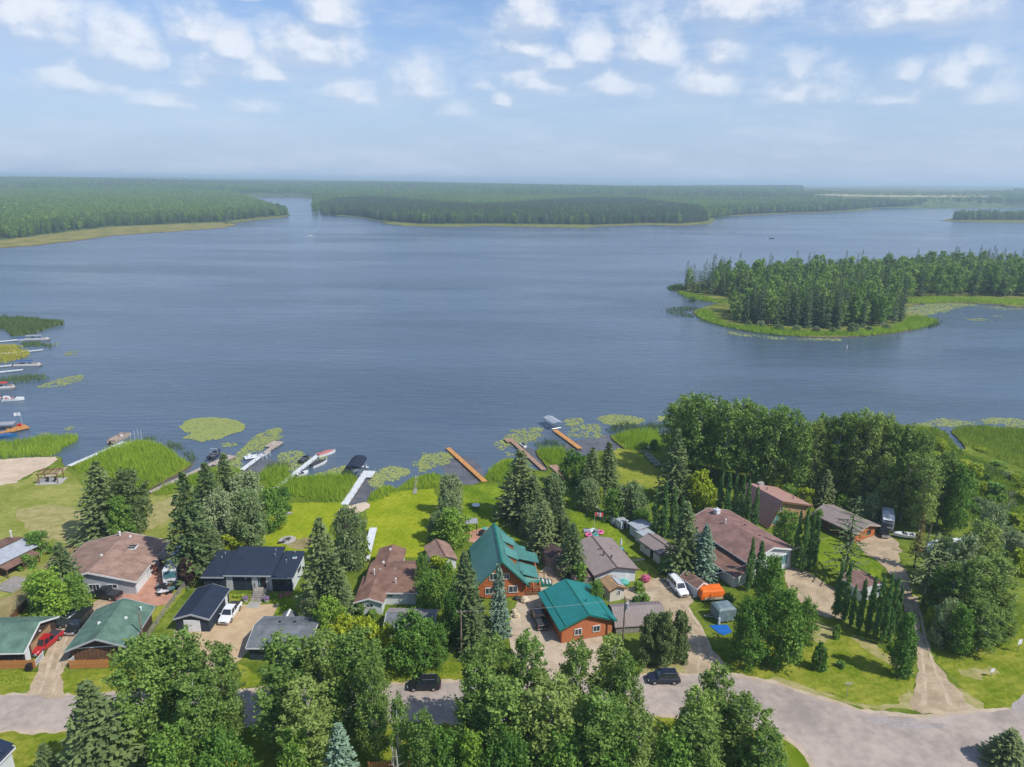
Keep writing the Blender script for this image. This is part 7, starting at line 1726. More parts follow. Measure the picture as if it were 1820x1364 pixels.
for k, (x, y) in enumerate(((462, 812), (470, 814), (476, 810))):
    p = P(x, y); o = empty('boat_lift', (p.x, p.y, -.4), math.radians(40), ['empty white boat lift nearest the shore by brown dock', 'empty white boat lift in the middle by brown dock', 'empty white boat lift at the lake side of brown dock'][k], 'boat lift', 'empty white boat lifts'); m = MB()
    for a in (-.6, .6): m.tube((a, -.5, 0), (a, -.5, 1.5), .05, n=5); m.tube((a, .5, 0), (a, .5, 1.5), .05, n=5)
    m.build('upright', MATS['alu_white'], o); m = MB(); m.tube((-.6, -.5, 1.4), (.6, -.5, 1.4), .05, n=5); m.tube((-.6, .5, .7), (.6, .5, .7), .05, n=5); m.build('cross_beam', MATS['alu_white'], o)
dock((490, 869), (570, 806), 1.3, 'alu_white', 'white dock with three moored boats', None)
c = P(580, 806); speedboat((c.x, c.y), math.degrees(heading((566, 811), (593, 803))), 5.6, 'white speedboat with pink interior at the dock tip', deck='boat_pink', cover='boat_pink', motor=False)
c = P(567, 824); speedboat((c.x, c.y), math.degrees(heading((549, 829), (573, 819))), 5.6, 'white speedboat under black cover at the three boat dock', cover='cover_dark')
c = P(541, 818); speedboat((c.x, c.y + .4), math.degrees(heading((533, 822), (546, 812))), 4.6, 'small dark runabout on the left of the three boat dock', 'hull_dark', deck='boat_seat', lift=.3)
c = P(536, 843); speedboat((c.x, c.y), math.degrees(heading((526, 847), (548, 837))), 4.6, 'grey open runabout nearest shore at the three boat dock', 'hull_white', deck='canvas_grey')
dock((612, 898), (652, 838), 1.7, 'alu_white', 'wide pale grey dock beside the covered boat lift', (3.0, 4.0, -.8))
p = P(634, 838); o = empty('covered_boat_lift', (p.x, p.y, WATER_Z), heading((622, 855), (641, 826)), 'boat lift with navy curved canopy holding a boat', 'boat lift')
m = MB(); m.hull([[(x, -1.75, 2.75), (x, -1.1, 3.25), (x, 0, 3.45), (x, 1.1, 3.25), (x, 1.75, 2.75), (x, 1.1, 3.13), (x, 0, 3.33), (x, -1.1, 3.13)] for x in (-3.6, 3.6)]); m.box((0, -1.78, 2.55), (7.2, .06, .5)); m.box((0, 1.78, 2.55), (7.2, .06, .5)); m.box((-3.62, 0, 2.85), (.06, 3.4, .6)); m.build('canopy', MATS['canvas_navy'], o)
for x in (-2.8, 2.8):
    for s in (-1, 1): m = MB(); m.tube((x, s * 1.7, -1), (x, s * 1.7, 2.8), .07, n=5); m.build('lift_post', MATS['steel'], o)
for x in (-2.2, 2.2): m = MB(); m.tube((x, -1.7, .5), (x, 1.7, .5), .07, n=5); m.build('cradle_beam', MATS['steel'], o)
speedboat((p.x, p.y), math.degrees(heading((641, 826), (622, 855))), 6.0, 'white boat lifted beneath the navy canopy', lift=1.2, motor=False)
for k, (x, y) in enumerate(((645, 832), (653, 833))): p = P(x, y); m = MB(); m.box((0, 0, .22), (.6, .6, .08)); m.box((-.28, 0, .5), (.08, .6, .6)); [m.box((a, b, .1), (.06, .06, .25)) for a in (-.25, .25) for b in (-.25, .25)]; o = m.build('deck_chair', MATS['alu_white']); o.location = (p.x, p.y, .15); tag(o, ['white deck chair on the left of the wide dock end', 'white deck chair on the right of the wide dock end'][k], 'chair', 'deck chairs on the wide dock')
dock((737, 879), (741, 847), .9, 'wood_grey', 'narrow grey plank walkway through the shore reeds', posts=False)
dock((862, 857), (796, 797), 1.3, 'wood_orange', 'orange brown dock left of the wooden pier pair')
dock((967, 836), (905, 780), 1.3, 'wood_dock', 'reddish brown wooden dock with a jet ski', (2.4, 2.8, .5))
p = P(929, 791); o = empty('jet_ski', (p.x, p.y, WATER_Z), math.radians(120), 'white jet ski tied at the reddish brown dock', 'jet ski'); m = MB(); boat_hull(m, 3.0, 1.1, .5); m.build('hull', MATS['hull_white'], o); m = MB(); m.box((-.4, 0, .75), (1.3, .4, .35)); m.build('seat', MATS['black_plastic'], o); m = MB(); m.box((.4, 0, .85), (.5, .5, .4), taper=(.5, .6)); m.tube((.3, -.35, 1.05), (.3, .35, 1.05), .03, n=4); m.build('handlebar', MATS['boat_seat'], o)
a, b = P(982, 829), P(1008, 852); o = empty('shore_deck', (*((a + b) / 2).xy, 0), math.atan2(b.y - a.y, b.x - a.x), 'brown wooden deck lying on the grass between the two docks', 'deck')
Ln = (b - a).length; n = int(Ln / .4)
for k in range(n): m = MB(); m.box((-Ln / 2 + (k + .5) * Ln / n, 0, .35), (Ln / n - .03, 2.2, .07)); m.build('plank', MATS['wood_dock'], o)
m = MB(); m.box((0, -1.0, .17), (Ln, .12, .3)); m.box((0, 1.0, .17), (Ln, .12, .3)); m.build('joist', MATS['wood_pale'], o)
dock((1031, 798), (986, 765), 1.5, 'wood_orange', 'bright orange wooden dock with clear boat lift')
a = P(982, 757); o = empty('boat_lift_canopy', (a.x, a.y, WATER_Z), math.radians(115), 'empty boat lift with pale translucent canopy at the orange dock', 'boat lift')
m = MB(); m.hull([[(x, -1.6, 2.3), (x, 0, 2.7), (x, 1.6, 2.3), (x, 0, 2.62)] for x in (-3.3, 3.3)]); m.build('canopy', M('canopy_pale', (.34, .37, .42), rough=.5, var=.1), o)
for x in (-2.6, 2.6):
    for s in (-1, 1): m = MB(); m.tube((x, s * 1.55, -1), (x, s * 1.55, 2.35), .07, n=5); m.build('lift_post', MATS['steel'], o)
m = MB(); m.tube((-2.6, -1.5, .4), (2.6, -1.5, .4), .07, n=5); m.tube((-2.6, 1.5, .4), (2.6, 1.5, .4), .07, n=5); m.tube((-2.6, -1.5, .4), (-2.6, 1.5, .4), .07, n=5); m.build('cradle', MATS['steel'], o)
a = P(1140, 800); b = P(1172, 830); o = empty('boat_ramp_rails', (*((a + b) / 2).xy, 0), math.atan2(b.y - a.y, b.x - a.x), 'pale metal boat rails lying on the lawn by the tall spruce', 'boat rails'); Ln = (b - a).length
for s in (-.8, -.3, .3, .8): m = MB(); m.box((0, s, .35), (Ln, .10, .12)); m.build('rail', MATS['steel'], o)
for k in range(5): m = MB(); m.box((-Ln / 2 + (k + .5) * Ln / 5, 0, .2), (.14, 1.9, .16)); m.build('sleeper', MATS['alu_white'], o)
p = P(1148, 797); m = MB(); m.box((0, 0, .4), (3.5, 1.2, .14), -.55); m.box((-1, .4, .15), (.15, .15, .4)); m.box((1, -.4, .15), (.15, .15, .4)); o = m.build('stored_dock_section', MATS['steel']); o.location = (p.x, p.y, .05); tag(o, 'stored grey dock section above the boat rails', 'dock section')

# marina at the left edge
g = 'docks of the left edge marina'
dock((-40, 611), (34, 604.5), 1.5, 'alu_white', 'farthest white marina dock at the left edge', group=g, sec=5); dock((0, 630), (77, 622), 1.3, 'alu_white', 'thin white marina dock crossing the golden reeds', group=g, sec=5); dock((-40, 656), (34, 648.5), 1.4, 'alu_white', 'white marina dock leading to the blue topped pontoon boat', group=g, sec=5); dock((-40, 666), (41, 657.5), 1.5, 'alu_white', 'short white marina dock below the blue topped pontoon boat', group=g, sec=5)
c = P(39, 604); speedboat((c.x, c.y), 8, 6.5, 'small blue decked boat beside the farthest marina dock', 'hull_white', cover='canvas_blue', group='marina boats')
c = P(66, 604); pontoon(c, 8, 10.5, 'white canopied cruiser at the tip of the farthest marina dock', 'canvas_grey', group='marina boats')
c = P(49, 650); pontoon(c, 7, 10.0, 'white pontoon boat with blue top at the left marina', 'canvas_blue', group='marina boats')
c = P(8, 690); pontoon(c, 12, 6.5, 'white boat with red canopy at the left edge', 'canvas_red', group='marina boats')
c = P(24, 710); speedboat(c, 15, 6.4, 'white speedboat with pink seats at the left marina', deck='boat_pink', group='marina boats')
c = P(2, 707); speedboat(c, 12, 5.2, 'white and red boat cut by the left edge', deck='canvas_red', group='marina boats')
dock((-60, 784), (50, 759), 1.8, 'wood_orange', 'tan wooden marina dock with a flag on its platform', (4.2, 5.0, .6), group=g)
c = P(12, 774); speedboat((c.x, c.y - .5), 16, 5.8, 'blue boat moored at the tan marina dock', 'hull_blue', deck='hull_blue', cover='canvas_blue', group='marina boats')
p = P(8, 762); o = empty('covered_boat_lift', (p.x, p.y, WATER_Z), math.radians(14), 'boat lift with flat pale grey cover at the left edge', 'boat lift'); m = MB(); m.hull([[(x, -1.7, 2.0), (x, 0, 2.3), (x, 1.7, 2.0), (x, 0, 2.22)] for x in (-4, 3.2)]); m.build('canopy', MATS['canvas_grey'], o)
for x in (-3, 2.6):
    for s in (-1, 1): m = MB(); m.tube((x, s * 1.6, -1), (x, s * 1.6, 2.05), .07, n=5); m.build('lift_post', MATS['steel'], o)
m = MB(); m.box((0, 2.3, .25), (7.5, 1.0, .12)); m.build('side_walkway', MATS['wood_pale'], o)
def flagpole(px, h, label, cols, fw=1.5, fh=.8, ang=180, leaf=False):
    p = P(*px); o = empty('flagpole', (p.x, p.y, .1), math.radians(ang), label, 'flagpole'); m = MB(); m.tube((0, 0, 0), (0, 0, h), .04, .025, 6); m.build('pole', MATS['alu_white'], o); m = MB(); n = 10
    f = MB()
    for c in range(len(cols)):
        a, b = c / len(cols), (c + 1) / len(cols); q = MB(); k = 4
        vs = []
        for i in range(k + 1):
            u = a + (b - a) * i / k; y = math.sin(u * 7) * .10
            for dz in (0, fh):
                for dy in (-.012, .012): vs.append((.05 + u * fw, y + dy, h - .1 - fh + dz - u * .08))
        fs = []
        for i in range(k):
            e = i * 4; fs += [(e, e + 4, e + 6, e + 2), (e + 1, e + 3, e + 7, e + 5), (e + 2, e + 6, e + 7, e + 3), (e, e + 1, e + 5, e + 4)]
        q.add(vs, fs); q.build('flag_panel', MATS[cols[c]], o)
    if leaf:
        L_ = [(0, .9), (.12, .62), (.3, .68), (.26, .3), (.5, .42), (.72, .28), (.62, .05), (.82, -.06), (.42, -.32), (.48, -.5), (.05, -.42), (.05, -.8), (-.05, -.8), (-.05, -.42), (-.48, -.5), (-.42, -.32), (-.82, -.06), (-.62, .05), (-.72, .28), (-.5, .42), (-.26, .3), (-.3, .68), (-.12, .62)]
        q = MB(); n = len(L_)
        for s in (-1, 1): q.add([(.05 + fw / 2 + x * fh * .42, s * .03 + math.sin(3.5) * .10, h - .1 - fh / 2 + z * fh * .42 - .04) for x, z in L_] , [tuple(t) for t in tessellate_polygon([[Vector((x, z, 0)) for x, z in L_]])])
        q.build('maple_leaf', MATS['canvas_red'], o)
    return o
flagpole((40, 758), 4.4, 'pole with pale windblown flag on the tan marina dock', ['white_siding', 'white_siding'], 1.6, 1.0, 195)
p = P(38, 759); m = MB(); m.tube((0, 0, 0), (0, 0, .9), .3, .22, 8); m.box((-.9, .3, .3), (.7, .7, .6)); o = m.build('dock_box', MATS['canvas_red']); o.location = (p.x, p.y, .2); tag(o, 'red box and drum at the foot of the marina flag', 'dock box')
# boats out on the lake, with their foam
c = P(551, 419); speedboat(c, 262, 7.5, 'distant white motorboat heading for the narrows', deck='boat_seat')
M('foam', (.52, .58, .64), rough=.8, var=.1)
m = MB()
for k, (a, b, w0, w1) in enumerate((((549, 420), (541, 421), 1.6, 3), ((553, 420), (560, 421), 1.6, 3), ((556, 415), (563, 408), .25, .5), ((546, 415), (542, 409), .25, .4))):
    A, B = P(*a), P(*b); d = (B - A).normalized(); n = Vector((-d.y, d.x, 0)); m.add([tuple(A - n * w0 / 2), tuple(A + n * w0 / 2), tuple(B + n * w1 / 2), tuple(B - n * w1 / 2)], [(0, 1, 2, 3)])
o = m.build('boat_wake', MATS['foam']); o.location = (0, 0, WATER_Z + .06); tag(o, kind='stuff')
c = P(1371, 424); speedboat(c, 180, 6.5, 'distant dark motorboat above the wooded island', 'hull_dark')
m = MB(); A, B = P(1374, 424), P(1362, 423.4); m.add([(A.x, A.y - 1, 0), (B.x, B.y - 2, 0), (B.x, B.y + 2, 0), (A.x, A.y + 1, 0)], [(0, 1, 2, 3)]); o = m.build('boat_wake', MATS['foam']); o.location = (0, 0, WATER_Z + .06); tag(o, kind='stuff')
p = P(1505, 618); o = empty('buoy', (p.x, p.y, WATER_Z), 0, 'white marker buoy floating before the reedy island', 'buoy'); m = MB(); m.tube((0, 0, -.2), (0, 0, 1.3), .28, .2, 10); m.tube((0, 0, 1.3), (0, 0, 1.45), .2, .02, 10); m.build('float', MATS['white_paint'], o); m = MB(); m.tube((0, 0, .7), (0, 0, .85), .265, n=10); m.build('band', MATS['tarp_orange'], o)

# ---------------------------------------------------------------- fences, poles, signs
def board_fence(a, b, h, label, mat='wood_fence', bw=.30):
    A, B = P(*a), P(*b); d = B - A; Ln = d.length; o = empty('board_fence', (A.x, A.y, 0), math.atan2(d.y, d.x), label, 'fence'); n = max(2, int(Ln / bw)); pr = None; R_ = random.Random(n)
    for k in range(n):
        if pr is None: m = MB(); m.box((0, 0, h / 2), (bw - .025, .04, h)); pr = m.build('board', MATS[mat], o); q = pr
        else: q = pr.copy(); COL.objects.link(q); q.parent = o
        q.location = ((k + .5) * Ln / n, R_.uniform(-.012, .012), R_.uniform(-.03, .03))
    for z in (.4, h - .3): m = MB(); m.box((Ln / 2, .06, z), (Ln, .06, .1)); m.build('rail', MATS[mat], o)
    for k in range(int(Ln / 2.4) + 2):
        m = MB(); x = min(Ln, k * 2.4); m.box((x, .1, h / 2), (.1, .1, h + .1)); m.build('post', MATS[mat], o)
board_fence((-30, 1190), (63, 1188), 1.45, 'orange board fence left of the gravel lane'); board_fence((124, 1189), (192, 1187), 1.45, 'orange board fence right of the gravel lane')
board_fence((655, 1372), (760, 1366), 1.5, 'reddish board fence under the bottom trees')
board_fence((22, 1105), (50, 1075), 1.3, 'brown board fence along the dirt track', 'wood_brown')
def rail_fence(pts, h, label, mat, step=2.4, rails=3):
    W_ = [P(*a) for a in pts]; o = empty('rail_fence', (W_[0].x, W_[0].y, 0), 0, label, 'fence')
    for A, B in zip(W_[:-1], W_[1:]):
        d = B - A; n = max(1, round(d.length / step)); ang = math.atan2(d.y, d.x); C0 = A - W_[0]
        for k in range(n + 1): m = MB(); q = C0 + d * (k / n); m.box((q.x, q.y, h / 2), (.12, .12, h), ang); m.build('post', MATS[mat], o)
        for k in range(n):
            for z in range(rails): m = MB(); q = C0 + d * ((k + .5) / n); m.box((q.x, q.y, h * (z + 1) / (rails + .3)), (d.length / n - .1, .04, .16), ang); m.build('rail', MATS[mat], o)
rail_fence([(262, 1138), (300, 1082), (346, 1022)], 1.3, 'grey rail fence between red paving and navy garage', 'wood_grey'); rail_fence([(298, 1052), (330, 1010)], .0001 + .9, 'low timber fence behind the motorhome', 'wood_brown')
for nm, a, b, lb in (('gate', (64, 1186), (78, 1170), 'white open gate left of the gravel lane'), ('gate', (124, 1185), (142, 1170), 'pale gate panel right of the gravel lane')):
    A, B = P(*a), P(*b); d = B - A; o = empty('lane_gate', (A.x, A.y, 0), math.atan2(d.y, d.x), lb, 'gate', 'gates of the gravel lane'); L_ = d.length; m = MB(); m.box((L_ / 2, 0, .2), (L_, .05, .1)); m.box((L_ / 2, 0, 1.1), (L_, .05, .1)); m.box((0, 0, .65), (.1, .06, 1.3)); m.box((L_, 0, .65), (.1, .06, 1.3)); m.build('frame', MATS['white_paint'], o)
    for k in range(6): m = MB(); m.box((L_ * (k + .5) / 6, 0, .65), (L_ / 6 - .06, .035, .86)); m.build('board', MATS['grey_siding'], o)
p = P(53, 1192); o = empty('rubbish_bin', (p.x, p.y, 0), .1, 'black wheeled bin before the left board fence', 'bin'); m = MB(); m.box((0, 0, .5), (.62, .6, 1.0), taper=(1.1, 1.1)); m.build('bin_body', MATS['black_plastic'], o); m = MB(); m.box((0, 0, 1.05), (.72, .7, .1)); m.build('lid', MATS['black_plastic'], o)
def util_pole(px, top, label, trans=False, arm=True, lean=0):
    p = P(*px); lo, hi = 1, 30
    for _ in range(30):
        mid = (lo + hi) / 2
        if proj((p.x, p.y, mid))[1] > top: lo = mid
        else: hi = mid
    o = empty('utility_pole', (p.x, p.y, 0), 0, label, 'utility pole'); m = MB(); m.tube((0, 0, -.3), (lean, 0, lo), .17, .11, 8); m.build('pole', MATS['pole_wood'], o)
    if arm: m = MB(); m.box((lean, 0, lo - .3), (1.4, .1, .12)); m.build('cross_arm', MATS['pole_wood'], o); m = MB(); [m.tube((lean + x, 0, lo - .24), (lean + x, 0, lo - .02), .05, .03, 6) for x in (-.6, 0, .6)]; m.build('insulator', MATS['white_siding'], o)
    if trans: m = MB(); m.tube((.32, -.1, lo - 2.0), (.32, -.1, lo - 1.0), .26, n=10); m.build('transformer', MATS['grey_metal'], o)
    return Vector((p.x + lean, p.y, lo))
p1 = util_pole((820, 1168), 1085, 'wooden utility pole beside the dark round tree'); p2 = util_pole((1107, 1140), 1062, 'utility pole with grey transformer before the barn shed', True); p3 = util_pole((256, 1150), 1089, 'wooden utility pole behind the dark gabled green garage', arm=False); p4 = util_pole((1641, 990), 932, 'wooden utility pole beside the covered boat', arm=False, lean=.5)
p0 = Vector((-95, p1.y + 3, 8)); p5 = P(1462, 1000) + Vector((0, 0, 5.5))
M('cable', (.42, .42, .42), rough=.6)
for k, (a, b, lb) in enumerate(((p1, p2, 'overhead cable crossing the teal garage roof'), (p2, p5, 'overhead cable from the transformer pole to the large white house'))):
    m = MB(); n = 14
    q = [a.lerp(b, i / n) - Vector((0, 0, 4 * .6 * (i / n) * (1 - i / n) + .15)) for i in range(n + 1)]
    for i in range(n): m.tube(q[i], q[i + 1], .016, n=4)
    o = m.build('overhead_cable', MATS['cable']); tag(o, lb, 'cable')
def sign(px, h, w_, hh, mat, label, ang=0):
    p = P(*px); o = empty('road_sign', (p.x, p.y, 0), math.radians(ang), label, 'road sign'); m = MB(); m.tube((0, 0, -.2), (0, 0, h), .05, n=6); m.build('post', MATS['steel'], o); m = MB(); m.box((0, -.06, h - hh / 2 + .05), (w_, .04, hh)); m.build('sign_panel', MATS[mat], o)
sign((1504, 1241), 2.6, 1.0, .2, 'grey_siding', 'thin street name sign on the verge before the clipped bush'); sign((1761, 1203), 1.4, .8, .6, 'white_paint', 'small white sign on the grass right of the gravel drive', 20); sign((1808, 1160), 2.4, .9, .9, 'white_paint', 'white square road sign near the right edge', 20)

# ---------------------------------------------------------------- gardens
p = P(92, 856); o = empty('pergola', (p.x, p.y, 0), math.radians(8), 'brown timber pergola over lounge chairs on the pale lawn', 'pergola')
for x in (-2.1, 2.1):
    for y in (-1.5, 1.5): m = MB(); m.box((x, y, 1.25), (.16, .16, 2.5)); m.build('post', MATS['wood_brown'], o)
for y in (-1.5, 1.5): m = MB(); m.box((0, y, 2.55), (5.0, .1, .2)); m.build('beam', MATS['wood_brown'], o)
for k in range(11): m = MB(); m.box((-2.3 + k * .46, 0, 2.72), (.08, 3.9, .14)); m.build('rafter', MATS['wood_tan' if k % 3 == 1 else 'wood_brown'], o)
m = MB(); m.box((0, 0, .06), (5.8, 4.0, .1)); o2 = m.build('patio_slab', MATS['concrete']); o2.location = (p.x, p.y, 0); o2.rotation_euler = (0, 0, math.radians(8)); tag(o2, 'pale concrete slab under the timber pergola', 'patio slab')
for k, x in enumerate((-.8, .9)):
    c_ = empty('lounge_chair', (p.x + x, p.y - .3, .12), math.radians(20 * (1 - 2 * k)), ['dark lounge chair on the left under the pergola', 'dark lounge chair on the right under the pergola'][k], 'chair', 'lounge chairs under the pergola'); m = MB(); m.box((0, 0, .35), (.6, .6, .12)); m.build('seat', MATS['cover_dark'], c_); m = MB(); m.box((0, .32, .7), (.6, .1, .7)); m.build('backrest', MATS['cover_dark'], c_)
    m = MB(); [m.box((a, b, .15), (.06, .06, .3)) for a in (-.25, .25) for b in (-.25, .25)]; m.build('leg', MATS['wood_dark'], c_)
def ring_stones(o, r, n, s, mat='stone', z=.1):
    R_ = random.Random(n)
    for k in range(n): a = 2 * math.pi * k / n; m = MB(); m.box((0, 0, 0), (s * R_.uniform(.8, 1.1), s * .7, s * R_.uniform(.6, .8)), taper=(.8, .8)); q = m.build('stone', MATS[mat], o); q.location = (math.cos(a) * r, math.sin(a) * r, z); q.rotation_euler = (0, 0, a + 1.57)
p = P(511, 960); o = empty('fire_pit', (p.x, p.y, 0), 0, 'round paved fire pit on the bright lawn behind navy house', 'fire pit'); m = MB(); m.tube((0, 0, -.1), (0, 0, .07), 1.7, n=20); m.build('paving', MATS['concrete'], o); ring_stones(o, .75, 10, .42, z=.2); m = MB(); m.tube((0, 0, .05), (0, 0, .14), .6, n=12); m.build('ash_bed', MATS['rubber'], o)
p = P(500, 966); m = MB(); m.box((0, 0, .3), (1.4, .5, .1), .3); m.box((-.5, -.15, .15), (.12, .4, .3), .3); m.box((.5, .15, .15), (.12, .4, .3), .3); o = m.build('garden_bench', MATS['cover_dark']); o.location = (p.x, p.y, .0); tag(o, 'dark bench on the left rim of the paved fire pit', 'bench')
p = P(846, 903); o = empty('garden_table', (p.x, p.y, 0), 0, 'round white table on the lawn behind the log house', 'table'); m = MB(); m.tube((0, 0, .68), (0, 0, .75), .95, n=18); m.build('tabletop', MATS['white_paint'], o); m = MB(); m.tube((0, 0, 0), (0, 0, .7), .12, n=8); m.build('leg', MATS['steel'], o)
p = P(504, 917); o = empty('upturned_canoe', (p.x, p.y, 0), math.radians(35), 'grey upturned canoe on the lawn edge by dark bush', 'canoe'); m = MB(); m.hull([[(x, -w, .15), (x, -w * .7, .15 + h * .7), (x, 0, .15 + h), (x, w * .7, .15 + h * .7), (x, w, .15)] for x, w, h in ((-2.1, .04, .15), (-1.2, .36, .4), (0, .45, .45), (1.2, .36, .4), (2.1, .04, .15))]); m.build('hull', MATS['canvas_grey'], o, True)
a, b = P(650, 1002), P(664, 946); o = empty('stored_dock', (*((a + b) / 2).xy, 0), math.atan2(b.y - a.y, b.x - a.x), 'long white dock sections stored on land by the willow', 'stored dock'); Ln = (b - a).length
for k in range(5): m = MB(); m.box((-Ln / 2 + (k + .5) * Ln / 5, 0, 1.0), (Ln / 5 - .05, 1.5, .12)); m.box((-Ln / 2 + (k + .5) * Ln / 5, .7, .85), (Ln / 5 - .05, .1, .25)); m.box((-Ln / 2 + (k + .5) * Ln / 5, -.7, .85), (Ln / 5 - .05, .1, .25)); m.build('dock_section', MATS['alu_white'], o)
for x in (-.45, 0, .45): m = MB(); m.box((Ln * x, 0, .42), (.2, 1.3, .84)); m.build('trestle', MATS['wood_brown'], o)
p = P(838, 944); o = empty('gazebo', (p.x, p.y, 0), math.radians(5), 'small gazebo with pale roof behind the log house', 'gazebo'); m = MB(); m.hull([[(x * 1.3, y * 1.2, 2.3) for x, y in q4], [(x * 1.25, y * 1.15, 2.42) for x, y in q4], [(x * .3, y * .3, 2.75) for x, y in q4]]); m.build('roof', MATS['canvas_grey'], o)
for x, y in q4: m = MB(); m.box((x * 1.1, y * 1.0, 1.15), (.12, .12, 2.3)); m.build('post', MATS['wood_dark'], o)
p = P(855, 952); o = empty('barbecue', (p.x, p.y, 0), .5, 'dark barbecue on the red patio behind the log house', 'barbecue'); m = MB(); m.box((0, 0, .45), (1.0, .5, .7)); m.build('cabinet', MATS['black_plastic'], o); m = MB(); m.box((0, 0, .95), (1.0, .55, .35), taper=(.9, .6)); m.build('hood', MATS['black_plastic'], o)
p = P(862, 945); o = empty('patio_set', (p.x, p.y, 0), .2, 'teal patio table on the red patio', 'table'); m = MB(); m.tube((0, 0, .7), (0, 0, .75), .6, n=14); m.build('tabletop', MATS['tarp_teal'], o); m = MB(); m.tube((0, 0, 0), (0, 0, .7), .07, n=6); m.build('leg', MATS['steel'], o)
# log pile and rack beneath the big lakeside spruce
p = P(897, 905); o = empty('log_pile', (p.x, p.y, 0), math.radians(70), 'stacked dark firewood beneath the big lakeside spruce', 'log pile')
for r_ in range(4):
    for k in range(6 - r_): m = MB(); m.tube((-.9, -1.2 + k * .42 + r_ * .21, .22 + r_ * .36), (.9, -1.2 + k * .42 + r_ * .21, .22 + r_ * .36), .2, n=7); m.build('log', MATS['wood_brown' if (k + r_) % 3 else 'wood_dark'], o)
p = P(905, 893); m = MB(); m.box((0, 0, .6), (1.6, 1.2, 1.2), .4); m.box((1.4, .4, .4), (1.0, 1.0, .8), .2); o = m.build('storage_boxes', MATS['blue_grey_wall']); o.location = (p.x, p.y, 0); tag(o, 'bluish grey storage boxes behind the firewood stack', 'storage box')
# stone edging along the right hand lawn
E0, E1 = P(1034, 881), P(1104, 942); o = empty('stone_edging', (E0.x, E0.y, 0), 0, 'low stone edging between lawn and paired lakeside spruces', 'stone edging'); R_ = random.Random(6); n = 36; d = E1 - E0; pr = None
for k in range(n):
    if pr is None: m = MB(); m.hull([[(math.cos(a) * r_, math.sin(a) * r_ * .8, z) for a in [j * 1.047 for j in range(6)]] for r_, z in ((.3, 0), (.42, .2), (.3, .42))]); pr = m.build('stone', MATS['stone'], o); q = pr
    else: q = pr.copy(); COL.objects.link(q); q.parent = o
    c_ = d * (k / (n - 1)); q.location = (c_.x + R_.uniform(-.12, .12), c_.y + R_.uniform(-.12, .12), 0); q.rotation_euler = (0, 0, R_.uniform(0, 3)); s_ = R_.uniform(.7, 1.25); q.scale = (s_, s_, s_)
# toys and flag on the right lawn
flagpole((1056, 946), 4.6, 'pole with red and white maple leaf flag on the right lawn', ['canvas_red', 'white_paint', 'white_paint', 'canvas_red'], 1.7, .9, 0, True)
M('toy_pink', (.72, .16, .34), rough=.5, var=.08); M('toy_lilac', (.36, .33, .46), rough=.6, var=.2)
def ring(px, r, t, mat, label, z=.2, nm='swim_ring'):
    p = P(*px); m = MB(); N = 14
    m2 = [[(math.cos(a) * (r + t * math.cos(b)), math.sin(a) * (r + t * math.cos(b)), z + t * math.sin(b)) for b in [k * math.pi / 3 for k in range(6)]] for a in [2 * math.pi * j / N for j in range(N + 1)]]; m.hull(m2, cap=False); o = m.build(nm, MATS[mat], smooth=True); o.location = (p.x, p.y, .05); tag(o, label, 'swim ring', 'toys heaped on the right lawn')
ring((1046, 953), .6, .25, 'toy_pink', 'pink swim ring at the front of the toy heap'); ring((1066, 948), .65, .28, 'toy_pink', 'pink swim ring at the right of the toy heap'); ring((1058, 953), .5, .22, 'tarp_teal', 'green swim ring in the middle of the toy heap')
for k, (px, s, mt, lb) in enumerate((((1043, 946), (1.6, 1.0, .5), 'toy_lilac', 'lilac airbed at the left of the toy heap'), ((1052, 945), (1.8, .9, .45), 'white_siding', 'white airbed behind the pink swim ring'), ((1060, 948), (1.0, .9, .7), 'blue_grey_wall', 'grey cool box in the toy heap'))):
    p = P(*px); m = MB(); m.hull([[(x * s[0] / 2 * f, y * s[1] / 2 * f, z) for x, y in q4] for f, z in ((.9, .05), (1, s[2] * .5), (.85, s[2]))]); o = m.build('airbed' if k < 2 else 'cool_box', MATS[mt]); o.location = (p.x, p.y, .04); o.rotation_euler = (0, 0, k * .8); tag(o, lb, 'airbed' if k < 2 else 'cool box', 'toys heaped on the right lawn')
p = P(1101, 982); o = empty('patio_table', (p.x, p.y, 0), 0, 'round teal patio table right of the taupe roof bungalow', 'table'); m = MB(); m.tube((0, 0, .7), (0, 0, .78), .95, n=16); m.build('tabletop', MATS['tarp_teal'], o); m = MB(); m.tube((0, 0, 0), (0, 0, .7), .1, n=6); m.build('leg', MATS['steel'], o)
p = P(1103, 977); o = empty('closed_parasol', (p.x, p.y, 0), 0, 'closed white parasol behind the teal patio table', 'parasol'); m = MB(); m.tube((0, 0, 0), (0, 0, 2.6), .04, n=6); m.build('pole', MATS['wood_tan'], o); m = MB(); m.tube((0, 0, 1.1), (0, 0, 1.9), .26, .2, 8); m.tube((0, 0, 1.9), (0, 0, 2.6), .2, .04, 8); m.build('canopy', MATS['white_siding'], o)
for k, (x, y) in enumerate(((1095, 978), (1110, 985), (1112, 990))): p = P(x, y); m = MB(); m.box((0, 0, .45), (.5, .5, .06)); m.box((0, .24, .75), (.5, .05, .6)); [m.box((a, b, .22), (.05, .05, .44)) for a in (-.2, .2) for b in (-.2, .2)]; o = m.build('garden_chair', MATS['cover_dark']); o.location = (p.x, p.y, 0); o.rotation_euler = (0, 0, k * 1.9); tag(o, ['dark garden chair left of the teal patio table', 'dark garden chair right of the teal patio table', 'dark garden chair nearest the lawn path'][k], 'chair', 'chairs around the teal patio table')
